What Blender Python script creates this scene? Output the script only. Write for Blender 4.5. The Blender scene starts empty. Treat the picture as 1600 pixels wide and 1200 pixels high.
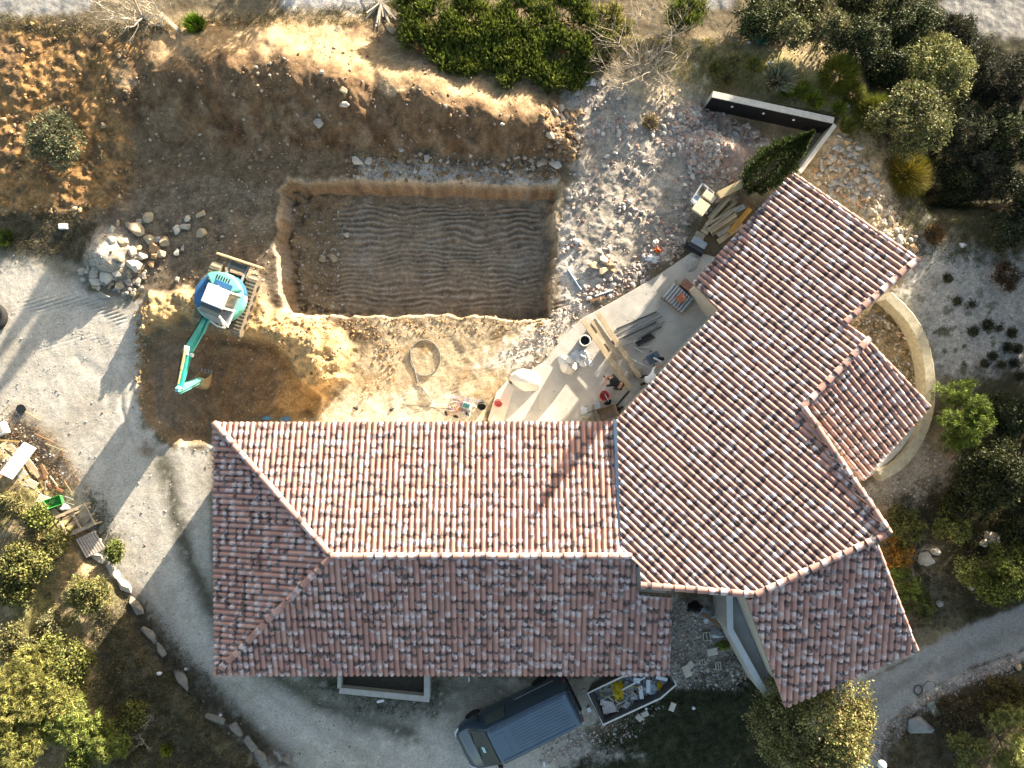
import bpy, bmesh, math, random
import numpy as np
from mathutils import Vector, Matrix

# ---------------------------------------------------------------- camera, sky, sun, exposure
SC = bpy.context.scene
COL = SC.collection
H, F = 31.5, 1200.0            # camera height (m) and focal length in photo pixels
cam = bpy.data.cameras.new('camera'); cam.sensor_width = 36; cam.lens = 36 * F / 1600
cam.clip_end = 2000
camo = bpy.data.objects.new('camera', cam); COL.objects.link(camo)
camo.location = (0, 0, H); SC.camera = camo
SUN_EL, SUN_AZ = math.radians(9.7), math.atan2(.57, .82)
SDIR = Vector((math.sin(SUN_AZ) * math.cos(SUN_EL), math.cos(SUN_AZ) * math.cos(SUN_EL), math.sin(SUN_EL)))
wd = bpy.data.worlds.new('World'); SC.world = wd; wd.use_nodes = True
nt = wd.node_tree
sky = nt.nodes.new('ShaderNodeTexSky'); sky.sky_type = 'NISHITA'; sky.sun_disc = False
sky.sun_elevation = SUN_EL; sky.sun_rotation = SUN_AZ; sky.ozone_density = .45; sky.dust_density = 2.0
bgn = nt.nodes['Background']; bgn.inputs[1].default_value = 0.085
nt.links.new(sky.outputs[0], bgn.inputs[0])
sl = bpy.data.lights.new('sun', 'SUN'); sl.energy = 5.0; sl.angle = math.radians(.5); sl.color = (1, .88, .72)
so = bpy.data.objects.new('sun', sl); COL.objects.link(so)
so.rotation_euler = SDIR.to_track_quat('Z', 'Y').to_euler(); so.location = (20, 28, 30)
SC.view_settings.view_transform = 'Standard'; SC.view_settings.look = 'None'
SC.view_settings.exposure = 2.48; SC.view_settings.gamma = 1
SC.cycles.max_bounces = 5; SC.cycles.diffuse_bounces = 3
SC.cycles.transparent_max_bounces = 4

RNG = np.random.default_rng(7)
random.seed(7)

# ---------------------------------------------------------------- pixel -> world
def W(px, py, z=0.0):
    k = (H - z) / F
    return Vector(((px - 800) * k, (600 - py) * k, z))

# ---------------------------------------------------------------- numpy noise
_perm = np.random.default_rng(3).permutation(512)
_ga = np.random.default_rng(4).uniform(0, 2 * np.pi, 512)
def perlin(x, y, seed=0):
    xi = np.floor(x).astype(np.int64); yi = np.floor(y).astype(np.int64)
    fx = x - xi; fy = y - yi
    u = fx * fx * fx * (fx * (fx * 6 - 15) + 10); v = fy * fy * fy * (fy * (fy * 6 - 15) + 10)
    def g(ix, iy, dx, dy):
        h = _perm[(_perm[(ix + seed * 17) & 511] + iy + seed * 31) & 511]
        a = _ga[h]
        return np.cos(a) * dx + np.sin(a) * dy
    n00 = g(xi, yi, fx, fy); n10 = g(xi + 1, yi, fx - 1, fy)
    n01 = g(xi, yi + 1, fx, fy - 1); n11 = g(xi + 1, yi + 1, fx - 1, fy - 1)
    return (n00 * (1 - u) + n10 * u) * (1 - v) + (n01 * (1 - u) + n11 * u) * v * 1.0
def fbm(x, y, octv=4, seed=0, gain=.5):
    s = 0; a = 1
    for o in range(octv):
        s = s + a * perlin(x * 2 ** o, y * 2 ** o, seed + o); a *= gain
    return s * 1.4
def sstep(a, b, x):
    t = np.clip((x - a) / (b - a), 0, 1); return t * t * (3 - 2 * t)
def poly_sd(x, y, poly):
    """signed distance to polygon, positive inside"""
    d = np.full(x.shape, 1e18); ins = np.zeros(x.shape, bool)
    n = len(poly)
    for i in range(n):
        ax, ay = poly[i]; bx, by = poly[(i + 1) % n]
        ex, ey = bx - ax, by - ay
        t = np.clip(((x - ax) * ex + (y - ay) * ey) / (ex * ex + ey * ey + 1e-12), 0, 1)
        d = np.minimum(d, (x - ax - t * ex) ** 2 + (y - ay - t * ey) ** 2)
        c = ((ay > y) != (by > y)) & (x < (bx - ax) * (y - ay) / ((by - ay) if by != ay else 1e-12) + ax)
        ins ^= c
    d = np.sqrt(d)
    return np.where(ins, d, -d)
def line_d(x, y, pts):
    d = np.full(x.shape, 1e18)
    for (ax, ay), (bx, by) in zip(pts[:-1], pts[1:]):
        ex, ey = bx - ax, by - ay
        t = np.clip(((x - ax) * ex + (y - ay) * ey) / (ex * ex + ey * ey + 1e-12), 0, 1)
        d = np.minimum(d, (x - ax - t * ex) ** 2 + (y - ay - t * ey) ** 2)
    return np.sqrt(d)

# ---------------------------------------------------------------- materials
MATS = {}
def _mat(name):
    m = bpy.data.materials.new(name); m.use_nodes = True
    return m, m.node_tree, m.node_tree.nodes['Principled BSDF']
def N(t, kind, **kw):
    n = t.nodes.new(kind)
    for k, v in kw.items(): setattr(n, k, v)
    return n
def mat(name, col, rough=.7, metal=0., var=.25, scale=8., bump=.0, spec=.3, coat=0.):
    """procedural painted / worn surface: colour broken by two noises, light bump"""
    key = name
    if key in MATS: return MATS[key]
    m, t, b = _mat(name)
    tc = N(t, 'ShaderNodeTexCoord')
    n1 = N(t, 'ShaderNodeTexNoise'); n1.inputs['Scale'].default_value = scale; n1.inputs['Detail'].default_value = 6
    n1.inputs['Roughness'].default_value = .65
    t.links.new(tc.outputs['Object'], n1.inputs['Vector'])
    mr = N(t, 'ShaderNodeMapRange'); mr.inputs[1].default_value = .3; mr.inputs[2].default_value = .7
    mr.inputs[3].default_value = 1 - var; mr.inputs[4].default_value = 1 + var * .6
    t.links.new(n1.outputs[0], mr.inputs[0])
    mx = N(t, 'ShaderNodeMix', data_type='RGBA', blend_type='MULTIPLY'); mx.inputs[0].default_value = 1
    mx.inputs[6].default_value = (*col, 1)
    t.links.new(mr.outputs[0], mx.inputs[7]); t.links.new(mx.outputs[2], b.inputs['Base Color'])
    b.inputs['Roughness'].default_value = rough; b.inputs['Metallic'].default_value = metal
    b.inputs['Specular IOR Level'].default_value = spec
    b.inputs['Coat Weight'].default_value = coat
    if bump:
        bp = N(t, 'ShaderNodeBump'); bp.inputs['Strength'].default_value = bump; bp.inputs['Distance'].default_value = .03
        n2 = N(t, 'ShaderNodeTexNoise'); n2.inputs['Scale'].default_value = scale * 5; n2.inputs['Detail'].default_value = 4
        t.links.new(tc.outputs['Object'], n2.inputs['Vector'])
        t.links.new(n2.outputs[0], bp.inputs['Height']); t.links.new(bp.outputs[0], b.inputs['Normal'])
    MATS[key] = m; return m
def wood(name, col, var=.35):
    if name in MATS: return MATS[name]
    m, t, b = _mat(name)
    tc = N(t, 'ShaderNodeTexCoord'); mp = N(t, 'ShaderNodeMapping'); mp.inputs['Scale'].default_value = (1.2, 14, 14)
    t.links.new(tc.outputs['Object'], mp.inputs[0])
    n1 = N(t, 'ShaderNodeTexNoise'); n1.inputs['Scale'].default_value = 2.2; n1.inputs['Detail'].default_value = 7
    t.links.new(mp.outputs[0], n1.inputs['Vector'])
    n2 = N(t, 'ShaderNodeTexNoise'); n2.inputs['Scale'].default_value = 3; t.links.new(tc.outputs['Object'], n2.inputs['Vector'])
    ad = N(t, 'ShaderNodeMath', operation='ADD'); t.links.new(n1.outputs[0], ad.inputs[0]); t.links.new(n2.outputs[0], ad.inputs[1])
    mr = N(t, 'ShaderNodeMapRange'); mr.inputs[1].default_value = .7; mr.inputs[2].default_value = 1.3
    mr.inputs[3].default_value = 1 - var; mr.inputs[4].default_value = 1 + var * .5
    t.links.new(ad.outputs[0], mr.inputs[0])
    mx = N(t, 'ShaderNodeMix', data_type='RGBA', blend_type='MULTIPLY'); mx.inputs[0].default_value = 1
    mx.inputs[6].default_value = (*col, 1); t.links.new(mr.outputs[0], mx.inputs[7])
    t.links.new(mx.outputs[2], b.inputs['Base Color']); b.inputs['Roughness'].default_value = .8
    b.inputs['Specular IOR Level'].default_value = .2
    MATS[name] = m; return m
def vcol_mat(name, scale=20., var=.3, bump=.3, rough=.9, trans=0., peb=False, spec=.15, psc=17, plo=.80):
    """surface whose own colour is stored per vertex ('Col'), broken by procedural noise"""
    if name in MATS: return MATS[name]
    m, t, b = _mat(name)
    tc = N(t, 'ShaderNodeTexCoord'); at = N(t, 'ShaderNodeAttribute', attribute_name='Col')
    fac = None
    for sc, lo, hi in ((scale, 1 - var, 1 + var * .8), (scale * .23, 1 - var * .6, 1 + var * .5)):
        n1 = N(t, 'ShaderNodeTexNoise'); n1.inputs['Scale'].default_value = sc; n1.inputs['Detail'].default_value = 5
        n1.inputs['Roughness'].default_value = .7
        t.links.new(tc.outputs['Object'], n1.inputs['Vector'])
        mr = N(t, 'ShaderNodeMapRange'); mr.inputs[1].default_value = .3; mr.inputs[2].default_value = .7
        mr.inputs[3].default_value = lo; mr.inputs[4].default_value = hi; t.links.new(n1.outputs[0], mr.inputs[0])
        if fac is None: fac = mr.outputs[0]
        else:
            mu = N(t, 'ShaderNodeMath', operation='MULTIPLY'); t.links.new(fac, mu.inputs[0]); t.links.new(mr.outputs[0], mu.inputs[1]); fac = mu.outputs[0]
    hgt = n1.outputs[0]
    if peb:
        vo = N(t, 'ShaderNodeTexVoronoi'); vo.inputs['Scale'].default_value = psc; t.links.new(tc.outputs['Object'], vo.inputs['Vector'])
        pr = N(t, 'ShaderNodeMapRange'); pr.inputs[1].default_value = 0; pr.inputs[2].default_value = 1
        pr.inputs[3].default_value = plo; pr.inputs[4].default_value = 2.02 - plo
        sp = N(t, 'ShaderNodeSeparateColor'); t.links.new(vo.outputs['Color'], sp.inputs[0]); t.links.new(sp.outputs[0], pr.inputs[0])
        mu = N(t, 'ShaderNodeMath', operation='MULTIPLY'); t.links.new(fac, mu.inputs[0]); t.links.new(pr.outputs[0], mu.inputs[1]); fac = mu.outputs[0]
    mx = N(t, 'ShaderNodeMix', data_type='RGBA', blend_type='MULTIPLY'); mx.inputs[0].default_value = 1
    t.links.new(at.outputs['Color'], mx.inputs[6]); t.links.new(fac, mx.inputs[7])
    t.links.new(mx.outputs[2], b.inputs['Base Color']); b.inputs['Roughness'].default_value = rough
    b.inputs['Specular IOR Level'].default_value = spec
    if bump:
        nb = N(t, 'ShaderNodeTexNoise'); nb.inputs['Scale'].default_value = 14 if peb else scale * 2; nb.inputs['Detail'].default_value = 8
        nb.inputs['Roughness'].default_value = .75
        t.links.new(tc.outputs['Object'], nb.inputs['Vector'])
        bp = N(t, 'ShaderNodeBump'); bp.inputs['Strength'].default_value = bump; bp.inputs['Distance'].default_value = .05
        t.links.new(nb.outputs[0], bp.inputs['Height']); t.links.new(bp.outputs[0], b.inputs['Normal'])
    if trans:
        tr = N(t, 'ShaderNodeBsdfTranslucent'); t.links.new(mx.outputs[2], tr.inputs[0])
        ms = N(t, 'ShaderNodeMixShader'); ms.inputs[0].default_value = trans
        out = t.nodes['Material Output']
        t.links.new(b.outputs[0], ms.inputs[1]); t.links.new(tr.outputs[0], ms.inputs[2]); t.links.new(ms.outputs[0], out.inputs[0])
    MATS[name] = m; return m
def glass(name, col=(.02, .03, .03), rough=.05):
    if name in MATS: return MATS[name]
    m, t, b = _mat(name)
    n1 = N(t, 'ShaderNodeTexNoise'); n1.inputs['Scale'].default_value = 3
    mr = N(t, 'ShaderNodeMapRange'); mr.inputs[3].default_value = rough; mr.inputs[4].default_value = rough + .12
    t.links.new(n1.outputs[0], mr.inputs[0]); t.links.new(mr.outputs[0], b.inputs['Roughness'])
    b.inputs['Base Color'].default_value = (*col, 1); b.inputs['Specular IOR Level'].default_value = .5
    MATS[name] = m; return m

# ---------------------------------------------------------------- mesh building
class MB:
    def __init__(s): s.v = []; s.f = []
    def add(s, verts, faces):
        o = len(s.v); s.v += [tuple(x) for x in verts]; s.f += [tuple(i + o for i in f) for f in faces]; return s
    def box(s, c, size, rz=0., rx=0., ry=0., taper=1.):
        hx, hy, hz = [d / 2 for d in size]
        M = Matrix.Rotation(rz, 3, 'Z') @ Matrix.Rotation(ry, 3, 'Y') @ Matrix.Rotation(rx, 3, 'X')
        vs = []
        for z in (-1, 1):
            k = taper if z > 0 else 1
            for x, y in ((-1, -1), (1, -1), (1, 1), (-1, 1)):
                vs.append(Vector(c) + M @ Vector((x * hx * k, y * hy * k, z * hz)))
        return s.add(vs, [(3, 2, 1, 0), (4, 5, 6, 7), (0, 1, 5, 4), (1, 2, 6, 5), (2, 3, 7, 6), (3, 0, 4, 7)])
    def beam(s, a, b, w, h):
        a, b = Vector(a), Vector(b); d = b - a; L = d.length
        if L < 1e-6: return s
        d /= L; up = Vector((0, 0, 1))
        if abs(d.z) > .95: up = Vector((0, 1, 0))
        x = d.cross(up).normalized(); y = x.cross(d).normalized()
        vs = []
        for p in (a, b):
            for i, j in ((-1, -1), (1, -1), (1, 1), (-1, 1)): vs.append(p + x * (i * w / 2) + y * (j * h / 2))
        return s.add(vs, [(3, 2, 1, 0), (4, 5, 6, 7), (0, 1, 5, 4), (1, 2, 6, 5), (2, 3, 7, 6), (3, 0, 4, 7)])
    def tube(s, pts, r, n=8, closed=False, cap=True):
        pts = [Vector(p) for p in pts]; m = len(pts)
        rs = r if isinstance(r, (list, tuple)) else [r] * m
        rings = []; prev = None
        for i, p in enumerate(pts):
            if closed: d = pts[(i + 1) % m] - pts[i - 1]
            else: d = pts[min(i + 1, m - 1)] - pts[max(i - 1, 0)]
            d = d.normalized() if d.length > 1e-9 else Vector((0, 0, 1))
            if prev is None:
                a = Vector((0, 0, 1)) if abs(d.z) < .9 else Vector((1, 0, 0)); x = d.cross(a).normalized()
            else:
                x = prev - d * prev.dot(d); x = x.normalized() if x.length > 1e-6 else d.orthogonal().normalized()
            prev = x; y = d.cross(x)
            rings.append([p + (x * math.cos(2 * math.pi * k / n) + y * math.sin(2 * math.pi * k / n)) * rs[i] for k in range(n)])
        vs = [v for rg in rings for v in rg]; fs = []
        for i in range(m if closed else m - 1):
            j = (i + 1) % m
            for k in range(n): fs.append((i * n + k, i * n + (k + 1) % n, j * n + (k + 1) % n, j * n + k))
        if cap and not closed: fs += [tuple(range(n - 1, -1, -1)), tuple((m - 1) * n + k for k in range(n))]
        return s.add(vs, fs)
    def lathe(s, prof, n=20, c=(0, 0, 0), capb=True, capt=True):
        vs = []; fs = []
        for r, z in prof:
            for k in range(n):
                a = 2 * math.pi * k / n; vs.append((c[0] + r * math.cos(a), c[1] + r * math.sin(a), c[2] + z))
        m = len(prof)
        for i in range(m - 1):
            for k in range(n): fs.append((i * n + k, i * n + (k + 1) % n, (i + 1) * n + (k + 1) % n, (i + 1) * n + k))
        if capb: fs.append(tuple(range(n - 1, -1, -1)))
        if capt: fs.append(tuple((m - 1) * n + k for k in range(n)))
        return s.add(vs, fs)
    def prism(s, poly, z0, z1):
        """poly: list of (x,y) ; z0,z1 numbers or per-vertex lists"""
        n = len(poly)
        ar = sum(poly[i][0] * poly[(i + 1) % n][1] - poly[(i + 1) % n][0] * poly[i][1] for i in range(n))
        idx = list(range(n)) if ar > 0 else list(range(n))[::-1]
        zz0 = z0 if isinstance(z0, (list, tuple)) else [z0] * n
        zz1 = z1 if isinstance(z1, (list, tuple)) else [z1] * n
        vs = [(poly[i][0], poly[i][1], zz0[i]) for i in idx] + [(poly[i][0], poly[i][1], zz1[i]) for i in idx]
        fs = [tuple(range(n - 1, -1, -1)), tuple(range(n, 2 * n))]
        for i in range(n): j = (i + 1) % n; fs.append((i, j, n + j, n + i))
        return s.add(vs, fs)
    def loft(s, rings, cap=True):
        n = len(rings[0]); m = len(rings); fs = []
        for i in range(m - 1):
            for k in range(n): fs.append((i * n + k, i * n + (k + 1) % n, (i + 1) * n + (k + 1) % n, (i + 1) * n + k))
        if cap: fs += [tuple(range(n - 1, -1, -1)), tuple((m - 1) * n + k for k in range(n))]
        return s.add([v for r in rings for v in r], fs)

def link(o, parent=None):
    COL.objects.link(o)
    if parent is not None: o.parent = parent
    return o
def obj(name, mb, m, parent=None, smooth=False, bevel=0., loc=None, rz=0.):
    me = bpy.data.meshes.new(name); me.from_pydata(mb.v, [], mb.f); me.validate()
    bm = bmesh.new(); bm.from_mesh(me)
    bmesh.ops.recalc_face_normals(bm, faces=bm.faces)
    if bevel:
        es = [e for e in bm.edges if len(e.link_faces) == 2 and e.calc_face_angle(0) > .5]
        try: bmesh.ops.bevel(bm, geom=es, offset=bevel, segments=2, affect='EDGES', profile=.6, clamp_overlap=True)
        except Exception: pass
    bm.to_mesh(me); bm.free()
    if smooth:
        me.shade_smooth()
        try: me.set_sharp_from_angle(angle=math.radians(42))
        except Exception: pass
    me.materials.append(m)
    o = bpy.data.objects.new(name, me)
    if loc is not None: o.location = loc
    o.rotation_euler = (0, 0, rz)
    return link(o, parent)
def np_mesh(name, V, Fq, m, col=None, smooth=False, nside=None):
    """fast mesh from arrays; Fq (n,3) or (n,4)"""
    V = np.asarray(V, np.float32); Fq = np.asarray(Fq, np.int32); k = Fq.shape[1]
    me = bpy.data.meshes.new(name)
    me.vertices.add(len(V)); me.vertices.foreach_set('co', V.ravel())
    me.loops.add(Fq.size); me.loops.foreach_set('vertex_index', Fq.ravel())
    me.polygons.add(len(Fq)); me.polygons.foreach_set('loop_start', np.arange(0, Fq.size, k, dtype=np.int32))
    try: me.polygons.foreach_set('loop_total', np.full(len(Fq), k, np.int32))
    except Exception: pass
    me.update(calc_edges=True)
    if col is not None:
        a = me.attributes.new('Col', 'FLOAT_COLOR', 'POINT')
        c = np.ones((len(V), 4), np.float32); c[:, :3] = col
        a.data.foreach_set('color', c.ravel())
    me.polygons.foreach_set('use_smooth', np.full(len(Fq), smooth))
    me.materials.append(m); me.update()
    return me
def tag(o, label, cat, group=None):
    o['label'] = label; o['category'] = cat
    if group: o['group'] = group
    return o
def thing(name, label, cat, loc=(0, 0, 0), rz=0., group=None):
    o = bpy.data.objects.new(name, None); o.empty_display_size = .3
    o.location = loc; o.rotation_euler = (0, 0, rz); link(o); return tag(o, label, cat, group)
def kind(o, k): o['kind'] = k; return o
def dup(root, loc, rz, label=None, group=None):
    r = root.copy(); COL.objects.link(r); r.location = loc; r.rotation_euler = (0, 0, rz)
    if label: r['label'] = label
    if group: r['group'] = group
    for ch in list(root.children):
        c = ch.copy(); COL.objects.link(c); c.parent = r
        for g in ch.children:
            d = g.copy(); COL.objects.link(d); d.parent = c
    return r
# ---------------------------------------------------------------- terrain
def axis(lo, hi, step, far, fine=None):
    a = [lo]
    while a[-1] < hi:
        st = step
        if fine and fine[0] < a[-1] < fine[1]: st = fine[2]
        a.append(a[-1] + st)
    a = np.array(a)
    out = []; d = step; p = a[-1]
    while p < far: d *= 1.25; p += d; out.append(p)
    return np.concatenate([-(np.array(out)[::-1] - a[-1]) + a[0], a, out])
AX = axis(-24.5, 25.5, .068, 120)
AY = axis(-18.5, 20.5, .066, 120, (2.4, 8.9, .042))
GXm, GYm = np.meshgrid(AX, AY)
S0 = F / H
gx = 800 + GXm * S0; gy = 600 - GYm * S0          # ground pixels
n_a = fbm(GXm * .35, GYm * .35, 4, 1); n_b = fbm(GXm * 1.6, GYm * 1.6, 4, 9); n_c = fbm(GXm * 5, GYm * 5, 3, 21)
n_d = fbm(GXm * .9, GYm * .9, 3, 33)
def zone(poly, soft=6., wob=10., px=None):
    sd = poly_sd(gx, gy, poly) + wob * n_b + wob * .5 * n_c
    return sstep(-soft, soft, sd)
def sdp(poly): return poly_sd(gx, gy, poly)

Z = np.zeros_like(GXm)
# hill rising at the lower left, beyond the row of rocks
HILL = [(-900, 640), (-40, 650), (40, 700), (95, 790), (150, 870), (200, 935), (235, 1000), (285, 1068), (340, 1130), (395, 1178), (430, 1230), (430, 2400), (-2400, 2400), (-2400, 640)]
sdh = sdp(HILL)
Z += .45 * sstep(2, 26, sdh) + 1.1 * sstep(10, 420, sdh) + .10 * n_d * sstep(0, 60, sdh)
# raised ground behind the black wall and east of it
n1 = (gx - 1112) * .2047 - (gy - 147) * .9788      # >0 north of the black wall
n2 = (gx - 1303) * .80 + (gy - 190) * .60           # >0 east of the pale wall
up = np.maximum(sstep(-3, 3, n1), sstep(-4, 4, n2))
blob = sstep(0, 110, sdp([(1085, 150), (1060, 40), (1300, 20), (1420, 120), (1440, 300), (1440, 430), (1340, 500), (1200, 420), (1190, 200)]))
RAISE = np.where((n1 > 0) | (n2 > 0), 1, 0) * 0 + up * blob
Z += .6 * RAISE
front = sstep(0, 40, sdp([(1080, 150), (1112, 150), (1303, 192), (1250, 262), (1200, 250), (1120, 205)]) + 22) * (n1 < 0); Z += -.5 * front * np.where(n2 > 0, 0, 1)
Z += .75 * sstep(1, 0, np.hypot((gx - 1125) / 75, (gy - 238) / 45)) * (n1 < 0)
# spoil mound north of the pool pit
CR = np.array([(150, 135, 0), (215, 138, .35), (260, 120, .9), (330, 122, 1.35), (430, 120, 1.5), (520, 138, 1.6), (560, 148, 1.5), (590, 156, 1.0), (625, 162, 1.2), (700, 176, 1.3), (790, 190, 1.2), (850, 205, .95), (890, 235, .35), (925, 250, 0)], float)
wob = 13 * fbm(GXm * .5, GYm * .2, 3, 5) + 5 * n_b
cy = np.interp(gx, CR[:, 0], CR[:, 1]) + wob; cz = np.interp(gx, CR[:, 0], CR[:, 2])
t = gy - cy
foot = 262 + 4 * n_b
south = 1 - sstep(0, 1, np.clip(t / np.maximum(foot - cy, 30), 0, 1)) * .999
north = 1 - .75 * sstep(0, 95, -t)
rill = np.clip(fbm((GXm * .9 + GYm * .55) * .75, (GYm - GXm * .3) * .28, 4, 44), -1, 1)
mz = cz * np.where(t > 0, south, north)
MOUNDMASK = (cz > .03) & (gy < 275) & (gy > cy - 95)
mz = mz + rill * .22 * sstep(0, .5, mz) * np.where(t > 0, 1, .45)
mz = mz * sstep(10, 60, gy) + 0
Z += np.maximum(mz, 0)
# berm / low rim north of pit
# upper left churned clods
CLOD = [(-60, 40), (60, 32), (140, 45), (230, 60), (232, 130), (215, 210), (200, 330), (120, 345), (-60, 350)]
mclod = sstep(-12, 25, sdp(CLOD) + 8 * n_b)
cl = fbm(GXm * 2.4, GYm * 2.4, 3, 61)
Z += mclod * (.10 * np.maximum(cl, -.15) + .10 * np.abs(fbm(GXm * 1.1, GYm * 1.1, 3, 63)) + .12 * n_a)
# pool excavation
PIT = [(452, 280), (480, 284), (600, 284), (760, 289), (868, 293), (866, 380), (858, 496), (780, 499), (760, 492), (560, 493), (500, 494), (452, 488), (438, 470), (434, 380), (440, 300)]
wx = gx + 5 * n_b + 1.2 * n_c + 4 * fbm(GXm * .8, GYm * .8, 2, 92); wy = gy + 3 * n_b + 1.2 * n_c + 4 * fbm(GXm * .8, GYm * .8, 2, 93)
sdpit = poly_sd(wx, wy, PIT)
DEPTH = 1.6
wl = sstep(-1.5, 6.5, sdpit)
west = sstep(560, 470, gx)
rip = np.sin(2 * np.pi * (gy + 12 * fbm(gx / 130, gy / 90, 2, 71) + 4 * fbm(gx / 40, gy / 40, 2, 77)) / 8.4 + 1.6 * fbm(gx / 60, gy / 60, 2, 73))
ripm = sstep(12, 28, sdpit) * (1 - sstep(.45, .8, west + .35 * n_d)) * (.45 + .8 * np.clip(1.4 * fbm(gx / 60, gy / 40, 3, 75) + .35, 0, 1))
floor = .033 * rip * ripm + .05 * n_a + .03 * n_b + .35 * west * sstep(40, 0, sdpit - 8) * (1 + n_b)
pit = wl * (-DEPTH + floor)
Z = Z * (1 - wl) + pit
# light soil apron, dug hollow and heap by the digger
HEAP = [(222, 480), (235, 458), (290, 450), (340, 462), (365, 505), (372, 470), (395, 425), (430, 480), (520, 505), (560, 540), (548, 590), (505, 625), (470, 600), (455, 565), (430, 545), (380, 540), (335, 498), (285, 505), (240, 520), (222, 530)]
DIG = [(228, 545), (245, 524), (290, 512), (335, 514), (372, 520), (425, 528), (452, 555), (468, 592), (505, 618), (490, 655), (330, 662), (330, 695), (262, 692), (226, 655), (216, 600)]
hz = sstep(-4, 15, sdp(HEAP) + 5 * n_b)
Z += hz * (.55 + .10 * n_b + .08 * n_d)
RIGHTHEAP = sstep(0, 45, sdp([(400, 490), (450, 492), (540, 515), (560, 545), (545, 600), (500, 640), (470, 600), (450, 560), (410, 545)]) + 5 * n_b)
Z += .35 * RIGHTHEAP
dsd = sdp(DIG) + 3 * n_b + 2 * n_c
dz = sstep(-3, 14, dsd)
Z = Z * (1 - dz) + dz * (-.55 + .12 * n_d + .05 * n_b - .25 * sstep(20, 60, dsd))
dg = np.hypot(gx - 362, (gy - 471)); fl = sstep(62, 40, dg); Z = Z * (1 - fl) + fl * .42
# gravel heap under the boulders
gh = np.clip(1 - np.hypot(gx - 172, (gy - 400) * 1.05) / 52, 0, 1)
Z += .75 * sstep(0, 1, gh) + .05 * n_b * (gh > 0)
# rubble ground north-east of the pit
RUB = [(880, 150), (960, 118), (1060, 130), (1110, 165), (1190, 215), (1165, 290), (1090, 330), (1060, 380), (1020, 420), (950, 455), (890, 480), (872, 400), (885, 300), (905, 250)]
mrub = zone(RUB, 14, 12)
Z += mrub * (.06 * n_d + .04 * np.abs(n_b))
Z += -1.9 * sstep(-420, -60, gy) * sstep(0, 55, sdp([(1150, -500), (2600, -500), (2600, 345), (1450, 345), (1375, 210), (1345, 90), (1240, 70), (1160, 45)]))
# slight tyre relief on the gravel yard
def ruts(pts, w, amp, ripple=0.):
    d = line_d(gx + 2 * n_b, gy + 2 * n_b, pts)
    r = np.exp(-(d / w) ** 2)
    along = (gx * (pts[-1][1] - pts[0][1]) - gy * (pts[-1][0] - pts[0][0])) * 0 + gx * .3 + gy
    return r * (amp + ripple * np.sin(along * 2 * np.pi / 6.0))
TRK = [([(205, 520), (206, 640), (222, 700)], 4, -.03, 0), ([(185, 560), (190, 640), (205, 690)], 3, -.03, 0), ([(246, 505), (248, 690)], 4, .05, 0), ([(262, 520), (264, 690)], 3, .04, 0),
       ([(345, 300), (335, 440)], 9, -.04, .02), ([(385, 300), (378, 420)], 9, -.05, .02), ([(60, 480), (120, 468), (150, 480)], 8, 0, .018),
       ([(45, 475), (140, 470), (190, 500)], 9, 0, .02), ([(60, 540), (140, 520), (180, 540)], 9, 0, .018), ([(120, 560), (160, 590), (175, 640)], 9, -.02, .012),
       ([(600, 640), (700, 560), (800, 520), (890, 470)], 9, -.03, .015), ([(640, 650), (740, 590), (830, 540)], 8, -.03, .015), ([(690, 500), (720, 560), (700, 640)], 8, -.02, .012)]
for a in TRK: Z += ruts(*a)
Ysm = sstep(-5, 15, poly_sd(gx, gy, [(-400, 400), (130, 420), (225, 480), (215, 640), (340, 710), (345, 1040), (1040, 1050), (860, 1230), (480, 1500), (400, 1176), (206, 935), (92, 745), (-400, 640)])); Z += (.012 * n_c + .022 * n_b) * (1 - .6 * Ysm) + .03 * n_d * sstep(20, 60, sdh)
# soften under the slab and the house
PATIO = [(748, 676), (772, 628), (800, 592), (850, 562), (880, 522), (905, 497), (960, 467), (1020, 432), (1082, 390), (1150, 400), (1150, 470), (1110, 520), (1010, 625), (960, 690), (900, 720), (760, 715)]
flat = sstep(-10, 4, sdp(PATIO)); Z = Z * (1 - flat) + flat * -.06
inner = sstep(-6, 2, sdp([(345, 690), (960, 690), (1180, 470), (1360, 430), (1380, 800), (1180, 900), (1030, 1030), (345, 1030)])); Z = Z * (1 - inner)
# right-hand slope falling away a little
Z += -.4 * sstep(1480, 1700, gx) * sstep(350, 700, gy)

# ---- albedo
C = np.empty(GXm.shape + (3,))
def col(c): return np.array(c)
C[:] = col((.17, .135, .085)) * (1 + .35 * n_a + .25 * n_b)[..., None]
def paint(mask, c, var=.2, vn=None):
    global C
    v = (1 + var * (n_b if vn is None else vn) + var * .8 * n_c)[..., None]
    C = C * (1 - mask[..., None]) + mask[..., None] * np.array(c) * np.clip(v, .3, 1.8)
DARKSOIL = (.060, .055, .032)
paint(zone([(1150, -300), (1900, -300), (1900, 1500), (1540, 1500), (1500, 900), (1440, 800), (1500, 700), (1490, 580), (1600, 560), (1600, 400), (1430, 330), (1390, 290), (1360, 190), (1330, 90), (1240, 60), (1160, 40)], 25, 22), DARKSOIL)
paint(zone([(1000, 1085), (1160, 1000), (1300, 1060), (1260, 1300), (800, 1400), (850, 1180), (960, 1140)], 16, 14), (.045, .048, .025))
paint(zone([(1330, 1115), (1420, 1110), (1600, 1040), (1750, 1000), (1750, 1400), (1200, 1400)], 12, 10), (.105, .085, .055))
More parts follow.
